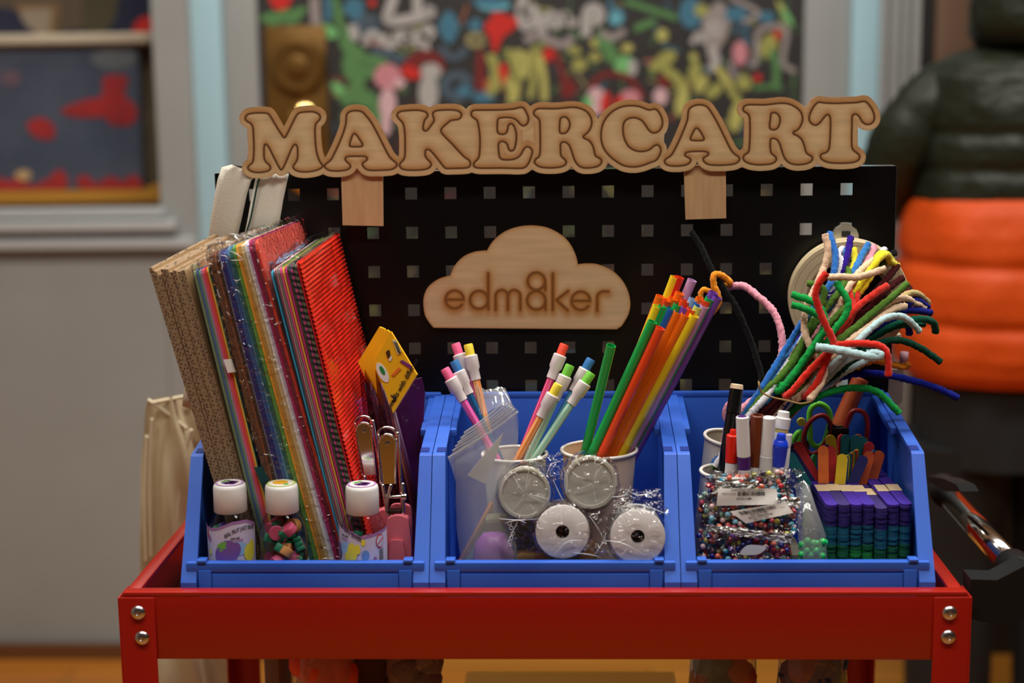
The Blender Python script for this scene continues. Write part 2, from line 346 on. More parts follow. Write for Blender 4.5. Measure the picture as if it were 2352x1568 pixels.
dz('mushroom_drawing', z4, ell(1110, 590, 105, 100), 0, 'p'); dz('mushroom_drawing', z4, ell(1200, 640, 50, 38, -10), 0, 'P'); dz('mushroom_drawing', z4, ell(1110, 800, 65, 120, 0), 0, 'P'); dz('mushroom_drawing', z4, ell(1095, 960, 40, 90, 0), 0, 'P')
dz('mushroom_drawing', z4, [(1210, 560), (1250, 450), (1340, 400), (1450, 390), (1540, 460), (1550, 560), (1500, 540), (1440, 470), (1370, 500), (1340, 600), (1250, 600)], 0, 'R'); dz('mushroom_drawing', z4, ell(1290, 560, 80, 50, 20), 0, 'r')
dz('mushroom_drawing', z4, ell(1445, 550, 80, 65), 0, 'w'); dz('mushroom_drawing', z4, ell(1425, 720, 75, 150), 0, 'w')
dz('ball_drawing', z4, ell(1645, 665, 95, 85), 22, 'n', closed=True); dz('cloud_drawing', z4, ell(1700, 700, 60, 45), 0, 'b')
dz('diamond_drawing', z4, [(1580, 80), (1660, 200), (1590, 340), (1500, 210)], 0, 'b'); dz('cloud_drawing', z4, ell(1930, 40, 130, 45), 0, 'B'); dz('cloud_drawing', z4, ell(1900, 10, 140, 40), 0, 'b'); dz('star_drawing', z4, ell(1790, 195, 45, 55), 0, 'b')
dz('red_heart_drawing', z4, [(1920, 95), (1990, 100), (2110, 150), (2090, 220), (2000, 290), (1950, 400), (1920, 390), (1900, 290), (1860, 230), (1870, 170), (1910, 150)], 0, 'r')
dz('flower_drawing', z4, ell(1790, 310, 60, 42), 12, 't', closed=True); dz('flower_drawing', z4, ell(990, 20, 30, 30), 0, 'r')
dz('tail_drawing', z4, [(1800, 400), (1830, 380), (1860, 500), (1850, 700), (1790, 690), (1790, 540)], 0, 'R'); dz('cloud_drawing', z4, ell(1850, 750, 90, 45), 0, 'b')
for a, b in [((1890, 420), (1960, 700)), ((1930, 420), (1900, 740)), ((2030, 380), (2120, 640)), ((2120, 380), (2090, 780)), ((2180, 400), (2160, 600)), ((2250, 350), (2210, 760)), ((2280, 420), (2320, 780)), ((1980, 500), (2080, 780)), ((2040, 600), (2060, 800))]:
    dz('grass_drawing', z4, [a, ((a[0]+b[0])/2+14, (a[1]+b[1])/2), b], 16, 'y' if a[0] % 20 else 'Y')
for a in [(2000, 560, 40, 80), (1960, 640, 40, 60), (1880, 660, 30, 50)]: dz('petal_drawing', z4, ell(*a), 0, 'o' if a[0] != 2000 else 'r')
dz('letter_drawing', z5, [(10, -40), (-15, 120), (30, 210), (110, 130), (60, 60), (0, 120)], 22, 'w'); dz('letter_drawing', z5, [(150, 110), (140, 180), (160, 260)], 20, 'w'); dz('letter_drawing', z5, [(240, 90), (200, 140), (240, 200), (290, 160), (290, 90)], 18, 'w')
dz('letter_drawing', z5, [(320, 200), (330, 100), (370, 190), (420, 150)], 16, 'w'); dz('letter_drawing', z5, [(490, 280), (500, 100), (560, 60), (600, 120), (550, 180)], 24, 'w')
dz('underline_drawing', z5, [(20, 320), (120, 270), (250, 330), (340, 340), (380, 280)], 18, 'k'); dz('underline_drawing', z5, [(600, 250), (700, 290), (790, 230)], 16, 'k')
dz('boot_drawing', z5, [(680, -30), (700, 40), (780, 90), (780, 170), (700, 200), (665, 150), (700, 100), (660, 40)], 0, 'b'); dz('boot_drawing', z5, ell(720, 140, 55, 55), 0, 'B')
for k in range(7): dz('fern_drawing', z5, ell(830+55*k, 20+18*k, 45, 26, 20), 0, 'g'); 
for k in range(4): dz('fern_drawing', z5, ell(900+30*k, 210-12*k, 45, 30, -30), 0, 'g')
dz('rocket_drawing', z5, [(1520, 10), (1600, 120), (1590, 240), (1520, 380), (1460, 500), (1420, 380), (1390, 240), (1400, 130)], 0, 'k'); dz('rocket_drawing', z5, [(1310, 340), (1360, 260), (1400, 330)], 14, 'w'); dz('rocket_drawing', z5, ell(1480, 220, 45, 40), 12, 'w', closed=True)
dz('rocket_drawing', z5, [(1460, 360), (1500, 480), (1440, 540)], 18, 'w'); dz('cloud_drawing', z5, ell(1300, 100, 90, 120), 0, 'b'); dz('flower_drawing', z5, ell(1380, 80, 55, 50), 0, 'y'); dz('cloud_drawing', z5, ell(1650, 110, 90, 60), 0, 'b'); dz('cloud_drawing', z5, ell(1880, 130, 70, 45), 0, 'b'); dz('line_drawing', z5, [(1600, -20), (1750, 50), (1820, 110), (1700, 170)], 12, 'k')
dz('leaf_drawing', z5, ell(2030, 110, 110, 26, 58), 0, 'G'); dz('leaf_drawing', z5, ell(1990, 50, 60, 16, 58), 0, 'Y'); dz('balloon_drawing', z5, ell(1680, 410, 60, 95), 0, 'p'); dz('dog_drawing', z5, [(1600, 480), (1640, 600), (1660, 560)], 12, 'k'); dz('dog_drawing', z5, [(1750, 500), (1800, 480), (1820, 250), (1950, 200), (2040, 240), (2010, 480), (2110, 550)], 13, 'k'); dz('spot_drawing', z5, ell(1965, 270, 28, 45), 0, 'r'); dz('spot_drawing', z5, ell(1815, 600, 30, 32), 0, 'r')
dz('flower_drawing', z5, ell(1900, 360, 70, 90, 20), 0, 'y'); dz('stem_drawing', z5, [(1920, 380), (1960, 520), (1950, 680)], 16, 'g'); dz('flower_drawing', z5, ell(1710, 640, 62, 58), 0, 'y'); dz('fence_drawing', z5, [(1780, 680), (1900, 670), (2010, 680)], 10, 'g')
for a in [(1100, 460, 100, 55, -35), (1030, 510, 60, 40, -40), (1150, 570, 90, 40, 30), (1220, 640, 90, 45, 50), (1230, 780, 50, 120, 10), (1330, 560, 50, 90, 10), (1380, 650, 40, 80, 30), (1560, 600, 120, 32, 55), (1480, 700, 80, 45, -40), (1640, 740, 90, 30, 50), (1650, 900, 50, 120, 10), (1320, 440, 32, 32, 0), (1080, 270, 45, 50, 0), (400, 390, 55, 34, 10), (440, 500, 60, 50, 0), (570, 330, 50, 35, 0), (810, 370, 45, 35, 0), (560, 440, 50, 38, 0)]: dz('flower_drawing', z5, ell(*a), 0, 'y' if a[0] % 3 else 'Y')
dz('bulb_drawing', z5, ell(790, 510, 80, 80), 0, 'G'); dz('bulb_drawing', z5, ell(850, 520, 35, 65), 0, 'w'); dz('leaf_drawing', z5, ell(640, 330, 60, 110, -20), 0, 'g'); dz('leaf_drawing', z5, ell(690, 430, 60, 60, 0), 0, 'g'); dz('leaf_drawing', z5, ell(560, 120, 60, 80, 0), 0, 'g')
dz('ribbon_drawing', z5, [(160, 370), (230, 370), (290, 420), (330, 560), (410, 640), (420, 700), (360, 760), (300, 740), (290, 600), (240, 460), (190, 480)], 0, 'R'); dz('ribbon_drawing', z5, ell(200, 420, 45, 50, 30), 0, 'r')
dz('arch_drawing', z5, [(520, 680), (600, 590), (700, 570), (820, 600), (900, 700), (930, 770)], 14, 'R'); dz('gnome_drawing', z5, ell(570, 780, 75, 110), 0, 'P'); dz('gnome_drawing', z5, ell(640, 790, 38, 85, 10), 0, 'r'); dz('gnome_drawing', z5, ell(505, 790, 38, 50), 0, 'G'); dz('gnome_drawing', z5, ell(830, 760, 80, 70), 0, 'p'); dz('gnome_drawing', z5, ell(750, 790, 40, 50), 0, 'r'); dz('dove_drawing', z5, ell(1065, 745, 55, 68), 0, 'P'); dz('petal_drawing', z5, ell(1090, 630, 60, 40, 40), 0, 'R')
sc_ = {c: MB() for c in 'gybtnoR'}
for k in range(620):
    c = random.choice('ggggyyytbbnoR'); x = random.uniform(610, 1835); y = random.uniform(0, 1000); a = random.uniform(0, PI); l = random.uniform(12, 50); wv = random.uniform(1.5, 6)
    if y < 60 and 840 < x < 1020: continue
    if x < 765 and y < 440: continue
    dx, dy = math.cos(a)*l/2, math.sin(a)*l/2; nx, ny = -math.sin(a)*wv/2, math.cos(a)*wv/2; Y = YW-.00515-.00001*(k % 40)
    q = [P(x-dx+nx, y-dy+ny, Y), P(x+dx+nx, y+dy+ny, Y), P(x+dx-nx, y+dy-ny, Y), P(x-dx-nx, y-dy-ny, Y)]
    sc_[c].add(*prismvf(q, A(0, .0003, 0)))
for c in sc_:
    o = sc_[c].out('marker_scribbles', M('marker_'+c, PAL[c], .7), dr); o['kind'] = 'stuff'

# things behind the display window
YB = YW+.25
bn = empty('display_board', (P(150, 460, YB)[0], YB, P(150, 460, YB)[2]-.3), 'navy blue display board with red patches behind the left window', 'display board')
NAVY = M('navy_paint', (62, 72, 96), .7, noise=(7, (88, 98, 118), .25)); REDP = M('red_patch', (196, 46, 46), .7, noise=(18, (150, 40, 48), .3)); YEL = M('ochre_patch', (214, 150, 50), .7)
zw = Zm(0, 0, 2.45)
def flatp(nm, pts, Y, mat, par, th=.01, sm=True): 
    q = pxpoly(pts, Y, zw, smooth=sm, step=8); return prism(nm, q, A(0, th, 0), mat, par)
flatp('board', [(-900, 290), (770, 260), (800, 1130), (-900, 1130)], YB, NAVY, bn, .02, False)
for p in ([(340, 620), (480, 560), (570, 540), (580, 440), (640, 420), (720, 440), (700, 530), (770, 610), (740, 700), (620, 700), (590, 660), (430, 660)], [(150, 700), (220, 660), (300, 700), (300, 780), (200, 770)], [(-10, 1000), (60, 1020), (100, 970), (170, 1040), (260, 1010), (340, 950), (380, 1030), (350, 1090), (200, 1100), (-10, 1100)], [(430, 1010), (480, 980), (540, 1030), (620, 990), (690, 1020), (750, 980), (800, 1050), (700, 1100), (540, 1080), (450, 1060)]):
    flatp('red_shape', p, YB-.003, REDP, bn, .002)
flatp('pale_shape', ell(130, 985, 45, 30), YB-.004, M('cream_patch', (210, 180, 130), .7), bn, .002); flatp('pale_shape', ell(640, 330, 130, 60), YB-.003, M('blue_grey_patch', (110, 118, 124), .7), bn, .002); flatp('pale_shape', ell(60, 440, 60, 50), YB-.003, M('mauve_patch', (110, 90, 104), .7), bn, .002)
sh = box('display_shelf', P(-300, 108, YB+.03)*A(1, 0, 1)+A(0, YB-.03, 0), P(352, 95, YB+.03)*A(1, 0, 1)+A(0, YB+.7, .02), M('cream_rail', (222, 208, 184), .6), bev=.006); tag(sh, 'cream shelf rail above the navy board behind the left window', 'shelf')
tr = empty('wall_frame', P(90, 80, YB+.5), 'tan picture frame with a pale centre behind the left window', 'picture frame')
flatp('frame', [(90, 20), (330, 20), (300, 225), (90, 225)], YB+.5, M('tan_frame', (176, 138, 100), .6), tr, .02, False); flatp('picture', [(120, 50), (290, 50), (270, 215), (110, 215)], YB+.495, M('pale_picture', (206, 188, 166), .7), tr, .006, False)
o = flatp('blue_fabric', [(0, 40), (60, 60), (110, 140), (200, 215), (60, 215), (-40, 200), (-60, 60)], YB+.15, M('dark_navy', (38, 44, 70), .8), None, .05); tag(o, 'dark navy fabric draped on the shelf at the far left', 'fabric')
o = flatp('blue_fabric', [(320, 225), (340, 180), (430, 165), (460, 225)], YB+.15, M('dark_navy', (0, 0, 0)), None, .05); tag(o, 'small dark navy lump on the shelf below the tan frame', 'fabric')
o = flatp('blue_fabric', [(560, 215), (640, 120), (690, -40), (860, -40), (850, 190), (700, 205)], YB+.15, M('dark_navy', (0, 0, 0)), None, .05); tag(o, 'dark navy fabric on the shelf beside a red patch', 'fabric')
o = flatp('red_pouch', [(740, 190), (770, 120), (820, 90), (850, 110), (840, 180), (780, 205)], YB+.12, M('red_cloth', (206, 38, 32), .7), None, .03); tag(o, 'red pouch on the shelf at the right of the window', 'pouch')
o = flatp('olive_panel', [(460, -60), (700, -60), (690, 215), (470, 215)], YB+.45, M('olive_panel', (104, 96, 72), .7), None, .02, False); tag(o, 'olive panel behind the shelf and the navy fabric', 'panel')
o = flatp('green_curtain', [(775, 260), (860, 250), (920, 1010), (800, 1040)], YB+.06, M('green_tan', (120, 104, 78), .8, noise=(9, (84, 78, 60), .2)), None, .02, False); tag(o, 'brownish green strip beside the navy board behind the window', 'curtain')
o = flatp('ochre_ledge', [(-400, 1085), (780, 1075), (900, 1020), (930, 1130), (-400, 1150)], YB-.06, YEL, None, .05, False); tag(o, 'ochre ledge along the bottom of the left window', 'ledge')

# ------------------------------------------------------------------ cart
ZT = .90; W2 = .353; TD = .41
cart = empty('utility_cart', (0, TD/2, 0), 'red metal utility cart holding three blue bins of craft supplies', 'cart')
def tray(nm, z, h):
    b = MB(); t = .0014; lp = .0128; x = W2-.0018
    b.add(*boxvf((-x, 0, z-h), (x, t, z), .0004)); b.add(*boxvf((-x, TD-t, z-h), (x, TD, z)))
    b.add(*boxvf((-x, t, z-h), (-x+t, TD-t, z))); b.add(*boxvf((x-t, t, z-h), (x, TD-t, z)))
    b.add(*boxvf((-x, 0, z-.0002), (x, lp, z+.0045), .002)); b.add(*boxvf((-x+.001, lp+.001, z-.001), (-x+lp, TD-lp, z+.0035), .0012)); b.add(*boxvf((x-lp, lp+.001, z-.001), (x-.001, TD-lp, z+.0035), .0012)); b.add(*boxvf((-x, TD-lp, z-.001), (x, TD, z+.004), .0015))
    b.add(*boxvf((-x+t, t, z-h+.004), (x-t, TD-t, z-h+.0055)))
    return b.out(nm, RED, cart, smooth=True, sharp=40)
tray('top_tray', ZT-.0045, .0545); tray('middle_tray', .56, .06); tray('bottom_tray', .2, .06)
for sx in (-1, 1):
    for fy in (0, 1):
        b = MB(); y0, y1 = (-.0016, -.0002) if fy == 0 else (TD+.0002, TD+.0016); x0 = sx*(W2+.0002); lw = .0295
        b.add(*boxvf((min(x0, x0-sx*lw), y0, .06), (max(x0, x0-sx*lw), y1, ZT-.0045-.0), .0005))
        b.add(*boxvf((min(x0, x0+sx*.0015), -.0016 if fy == 0 else TD-.0295+.0016, .06), (max(x0, x0+sx*.0015), .0295 if fy == 0 else TD+.0016, ZT-.0045), .0005))
        b.out('leg', RED, cart, smooth=True, sharp=40)
        cz = empty; 
        lathe('caster', A(sx*(W2-.012)-.012, TD*fy+(.02 if fy == 0 else -.02), .03), A(1, 0, 0), [(0, .0), (0, .029), (.003, .03), (.021, .03), (.024, .029), (.024, 0)], RUB, cart, n=24)
for (x, y) in [(318, 1406), (327, 1464), (2181, 1407), (2178, 1462)]:
    p = P(x, y, -.0016); 
    o = lathe('bolt', A(p[0], -.0018, p[2]), A(0, -1, 0), [(0, .0061), (.001, .0061), (.0022, .0052), (.003, .0036), (.0033, .0018), (.0025, .0012), (.0025, 0)], STEEL, cart, n=24, sharp=30)
    for k in range(8):
        q = k*PI/4+.3; v, f = slabvf(A(p[0]+.0022*math.cos(q), -.0054, p[2]+.0022*math.sin(q)), A(.0028*math.cos(q), .0012, .0028*math.sin(q)), A(-.0003*math.sin(q), 0, .0003*math.cos(q)), A(0, .0006, 0))
        if k % 2 == 0: mesh('bolt_rib', v, f, STEEL, o)
# push handle on the right side
hx = PXc(2330, 1305, .43)
h1 = A(.43, hx[1], hx[2]); hb = PXc(2172, 1130, .43); h0 = A(.43, hb[1], hb[2])
dv = nrm(h0-h1)
tube('handle_bar', [h1-dv*.0, h0], .0118, CHROME, cart, n=24, smooth=False)
blk = M('handle_black', (20, 20, 21), .6, spec=.25)
tube('handle_ferrule', [h0-dv*.004, h0+dv*.018], .0165, blk, cart, n=24, smooth=False)
tube('handle_ferrule', [h1-dv*.03, h1+dv*.008], .0165, blk, cart, n=24, smooth=False)
b1 = P(2228, 1372, .02)
pl = [P(x, y, .012) for x, y in [(2230, 1330), (2290, 1332), (2352, 1300), (2420, 1320), (2420, 1450), (2352, 1425), (2300, 1436), (2245, 1425), (2230, 1420)]]
v, f = prismvf(pl, A(0, .026, 0)); mesh('handle_bracket', v, f, blk, cart, True, sharp=40)
pl = [PXc(x, y, .40) for x, y in [(2128, 1092), (2165, 1098), (2196, 1112), (2205, 1128), (2170, 1128), (2130, 1104)]]
v, f = prismvf(pl, A(.018, 0, 0)); mesh('handle_bracket', v, f, blk, cart, True, sharp=40)

# ------------------------------------------------------------------ pegboard
YP = .2344; Q = .03719; HX0 = .02529; HZ0 = 1.21276; hh = .0056
XL_, XR_ = -.3091, .3310; ZTp = 1.2335; ZBp = .856
xs = [XL_]+[v for i in range(-8, 8) for v in (HX0+i*Q-hh, HX0+i*Q+hh)]+[XR_]
zs = [ZTp]+[v for r in range(0, 9) for v in (HZ0-r*Q+hh, HZ0-r*Q-hh)]+[ZBp]
nx, nz = len(xs), len(zs); vv = []; ff = []
for Y in (YP, YP+.0012):
    for z in zs:
        for x in xs: vv.append((x, Y, z))
N = nx*nz
hole = lambda i, j: i % 2 == 1 and j % 2 == 1
for j in range(nz-1):
    for i in range(nx-1):
        a = j*nx+i
        if hole(i, j):
            for (p, q) in ((a, a+1), (a+1, a+nx+1), (a+nx+1, a+nx), (a+nx, a)): ff.append((p, q, N+q, N+p))
        else: ff.append((a, a+nx, a+nx+1, a+1)); ff.append((N+a, N+a+1, N+a+nx+1, N+a+nx))
pg = empty('pegboard', (0.01, YP, ZBp), 'black steel pegboard with square holes standing behind the blue bins', 'pegboard')
mesh('perforated_panel', vv, ff, BLACK, pg)
fl = MB(); fl.add(*boxvf((XL_, YP, ZTp-.0008), (XR_, YP+.016, ZTp+.0006), .0004)); fl.add(*boxvf((XL_-.001, YP, ZBp), (XL_+.0005, YP+.016, ZTp))); fl.add(*boxvf((XR_-.0005, YP, ZBp), (XR_+.001, YP+.016, ZTp)))
fl.out('edge_flange', M('lit_steel_edge', (60, 60, 62), .25, .5, coat=1.), pg)  # black steel made greyer here, standing in for the ceiling's reflection
box('foot_rail', (XL_, YP+.001, ZT-.0485), (XR_, YP+.03, ZBp+.004), BLACK, pg)

# ------------------------------------------------------------------ blue bins
def side_profile():
    return [(.0148, .850), (.0148, .903), (.0705, .9985), (.072, .9992), (.2265, 1.0185), (.2265, .850)]
def make_bin(x0, lab):
    w_ = .2103; x1 = x0+w_; t = .0025
    b = empty('storage_bin', (x0+w_/2, .12, .8505), lab, 'storage bin', 'blue hopper bins on the cart')
    body = MB(); pf = side_profile()
    for sx, xx in ((1, x0+.0045), (-1, x1-.0045-t)):
        body.add(*prismvf([A(xx, y, z) for y, z in pf], A(t, 0, 0)))
    body.add(*boxvf((x0+.005, .016, .8505), (x1-.005, .2265, .8535)))
    body.add(*boxvf((x0+.005, .2235, .8505), (x1-.005, .2268, 1.019), .0008))
    body.add(*boxvf((x0+.005, .0190, .8505), (x1-.005, .0225, .917), .0006))
    body.add(*boxvf((x0+.004, .0180, .911), (x1-.004, .0265, .9195), .001))
    body.out('bin_body', BLUE, b, smooth=True, sharp=35)
    for s, xx in ((1, x0), (-1, x1)):
        rim = MB(); path = pf[:-1]; wf_ = [.0135, .0132, .0108, .0106, .0100]
        vv = []; ffc = []
        for k, (y, z) in enumerate(path):
            p0 = np.array(path[max(k-1, 0)]); p1 = np.array(path[min(k+1, len(path)-1)]); tt = nrm(p1-p0); nn = A(-tt[1], tt[0])   # outward (towards camera / up)
            for (o_, wv) in ((0, 0), (0, wf_[k]), (.0035, wf_[k]), (.0035, 0)):
                vv.append(A(xx+s*wv, y+nn[0]*(.0015-o_), z+nn[1]*(.0015-o_)))
        for k in range(len(path)-1):
            for c in range(4): ffc.append((4*k+c, 4*k+(c+1) % 4, 4*k+4+(c+1) % 4, 4*k+4+c)[::s])
        ffc.append((0, 1, 2, 3)[::-s]); e = 4*(len(path)-1); ffc.append((e, e+1, e+2, e+3)[::s])
        v, f = np.array(vv), ffc; rim.add(v, f)
        xa, xb = sorted((xx+s*.004, xx+s*.0160)); v2, f2 = slabvf(A(xa, .135, 1.0005), A(xb-xa, 0, 0), A(0, .0910, .0112), A(0, 0, .0065), .001); rim.add(v2, f2)
        rim.out('side_rim', BLUE, b, smooth=True, sharp=30)
        xa, xb = sorted((xx+s*.003, xx+s*.0105)); sl = slab('stacking_slot', A(xa, .0745, 1.0000), A(xb-xa, 0, 0), A(0, .010, .0013), A(0, 0, .0016), BLUED, b)
        xa, xb = sorted((xx+s*.0135, xx+s*.0215)); box('corner_tab', (xa, .0165, .9195), (xb, .0265, .9222), BLUE, b, bev=.0008)
    # label holder
    fr = MB(); xa, xb = x0+.026, x1-.026; za, zb = .872, .9095
    fr.add(*boxvf((xa, .0175, .855), (xb, .0192, zb), .0006)); fr.add(*boxvf((xa-.0115, .0168, .855), (xa-.0006, .0192, zb+.0035), .0006)); fr.add(*boxvf((xb+.0006, .0168, .855), (xb+.0115, .0192, zb+.0035), .0006))
    fr.out('label_holder', BLUE, b, smooth=True, sharp=35)
    lp = box('back_lip', (x0+.004, .2225, 1.0172), (x1-.004, .2285, 1.0225), BLUE, b, bev=.0012)
    return b
BX = [-.3045, -.0935, .1175]
make_bin(BX[0], 'leftmost blue plastic bin, holding paper packs and small bottles')
make_bin(BX[1], 'middle blue plastic bin, holding pencils, straws and wrapped spools')
make_bin(BX[2], 'rightmost blue plastic bin, holding markers, beads and craft sticks')
ZF = .8537   # inner floor of the bins

# ------------------------------------------------------------------ engraved birch signs
def birch(name, lw, g1, g2, base=(224, 194, 148), scorch=(170, 108, 32), dark=(92, 54, 14), edge=None):
    m = bpy.data.materials.new(name); m.use_nodes = True; nt = m.node_tree; b = nt.nodes['Principled BSDF']; b.inputs['Roughness'].default_value = .6
    tc = nt.nodes.new('ShaderNodeTexCoord'); mp = nt.nodes.new('ShaderNodeMapping'); mp.inputs['Scale'].default_value = (14, 14, 160); n = nt.nodes.new('ShaderNodeTexNoise'); n.inputs['Scale'].default_value = 1; n.inputs['Detail'].default_value = 4
    nt.links.new(tc.outputs['Object'], mp.inputs[0]); nt.links.new(mp.outputs[0], n.inputs[0])
    r = nt.nodes.new('ShaderNodeValToRGB'); r.color_ramp.elements[0].position = .3; r.color_ramp.elements[1].position = .7
    r.color_ramp.elements[0].color = (*lin(base), 1); r.color_ramp.elements[1].color = (*lin([v*.90 for v in base]), 1); nt.links.new(n.outputs[0], r.inputs[0])
    def at(nm): a = nt.nodes.new('ShaderNodeAttribute'); a.attribute_name = nm; return a.outputs['Fac']
    m1 = nt.nodes.new('ShaderNodeMixRGB'); m1.inputs[2].default_value = (*lin(scorch), 1); nt.links.new(at('burn'), m1.inputs[0]); nt.links.new(r.outputs[0], m1.inputs[1])
    a = nt.nodes.new('ShaderNodeMapRange'); a.inputs['From Min'].default_value = lw*.55; a.inputs['From Max'].default_value = lw*1.35; a.inputs['To Min'].default_value = 1; a.inputs['To Max'].default_value = 0
    ab = nt.nodes.new('ShaderNodeMath'); ab.operation = 'ABSOLUTE'; nt.links.new(at('dline'), ab.inputs[0]); nt.links.new(ab.outputs[0], a.inputs[0])
    m2 = nt.nodes.new('ShaderNodeMixRGB'); m2.inputs[2].default_value = (*lin(dark), 1); nt.links.new(a.outputs[0], m2.inputs[0]); nt.links.new(m1.outputs[0], m2.inputs[1]); nt.links.new(m2.outputs[0], b.inputs[0]); return m
def seg_dist(X, Y, poly, closed=True):
    p = np.asarray(poly, float); d = np.full(X.shape, 1e9); n = len(p)
    for i in range(n if closed else n-1):
        a, b = p[i], p[(i+1) % n]; ab = b-a; L2 = ab@ab+1e-12
        t = np.clip(((X-a[0])*ab[0]+(Y-a[1])*ab[1])/L2, 0, 1); d = np.minimum(d, (X-a[0]-t*ab[0])**2+(Y-a[1]-t*ab[1])**2)
    return np.sqrt(d)
def inside(X, Y, poly):
    p = np.asarray(poly, float); c = np.zeros(X.shape, bool); n = len(p)
    for i in range(n):
        x1, y1 = p[i]; x2, y2 = p[(i+1) % n]
        if y1 == y2: continue
        c ^= ((y1 > Y) != (y2 > Y)) & (X < (x2-x1)*(Y-y1)/(y2-y1)+x1)
    return c
def board_from_field(name, x0, x1, y0, y1, st, edge, dline, burn, Y, th, mat, parent):
    """edge(X,Y) < 0 inside the board; grid cells inside are kept and the rim snapped to the outline"""
    gx = np.arange(x0, x1+st, st); gy = np.arange(y0, y1+st, st); X, Yg = np.meshgrid(gx, gy); E = edge(X, Yg)
    nx_, ny_ = len(gx), len(gy); ins = E < st*.35
    out = np.zeros(ins.shape, bool); out[0] = out[-1] = True; out[:, 0] = out[:, -1] = True
    while True:      # enclosed gaps stay solid wood
        o2 = out.copy(); o2[1:] |= out[:-1]; o2[:-1] |= out[1:]; o2[:, 1:] |= out[:, :-1]; o2[:, :-1] |= out[:, 1:]; o2 &= ~ins
        if (o2 == out).all(): break
        out = o2
    ins = ~out
    cell = ins[:-1, :-1] & ins[1:, :-1] & ins[:-1, 1:] & ins[1:, 1:]
    gY, gX = np.gradient(E, st); g2 = gX**2+gY**2+1e-6
    cnt = np.zeros(E.shape, int); 
    for a in (0, 1):
        for b in (0, 1): cnt[a:ny_-1+a, b:nx_-1+b] += cell
    rim = (cnt > 0) & (cnt < 4)
    for it in range(2):
        e = edge(X[rim], Yg[rim]) if it else E[rim]
        X[rim] -= np.clip(e*gX[rim]/g2[rim], -st, st); Yg[rim] -= np.clip(e*gY[rim]/g2[rim], -st, st)
    use = cnt > 0; idx = -np.ones(E.shape, int); idx[use] = np.arange(use.sum()); px = X[use]; py = Yg[use]
    v0 = np.array([P(a, b, Y) for a, b in zip(px, py)]); N = len(v0); v = np.vstack([v0, v0+A(0, th, 0)])
    fs = []; fm = []
    jj, ii = np.nonzero(cell)
    ct = {}
    for j, i in zip(jj, ii):
        q = (idx[j, i], idx[j+1, i], idx[j+1, i+1], idx[j, i+1]); fs.append(q); fm.append(0); fs.append(tuple(k+N for k in q[::-1])); fm.append(1)
        for k in range(4):
            a, b = q[k], q[(k+1) % 4]
            if (b, a) in ct: del ct[(b, a)]
            else: ct[(a, b)] = 1
    for (a, b) in ct: fs.append((b, a, a+N, b+N)); fm.append(1)
    o = mesh(name, v, fs, [mat, WOODL], parent, fm=fm)
    dl = dline(px, py); bu = burn(px, py, dl, edge(px, py))
    for nm, arr in (('dline', dl), ('burn', bu)):
        at = o.data.attributes.new(nm, 'FLOAT', 'POINT'); at.data.foreach_set('value', np.concatenate([arr, arr]).astype(np.float32))
    return o
ZA = Zm(540, 225, 6.189); ZB = Zm(890, 225, 6.533); ZC = Zm(1210, 215, 6.72); ZD = Zm(1680, 210, 6.533); Z8 = Zm(1280, 200, 3.015)
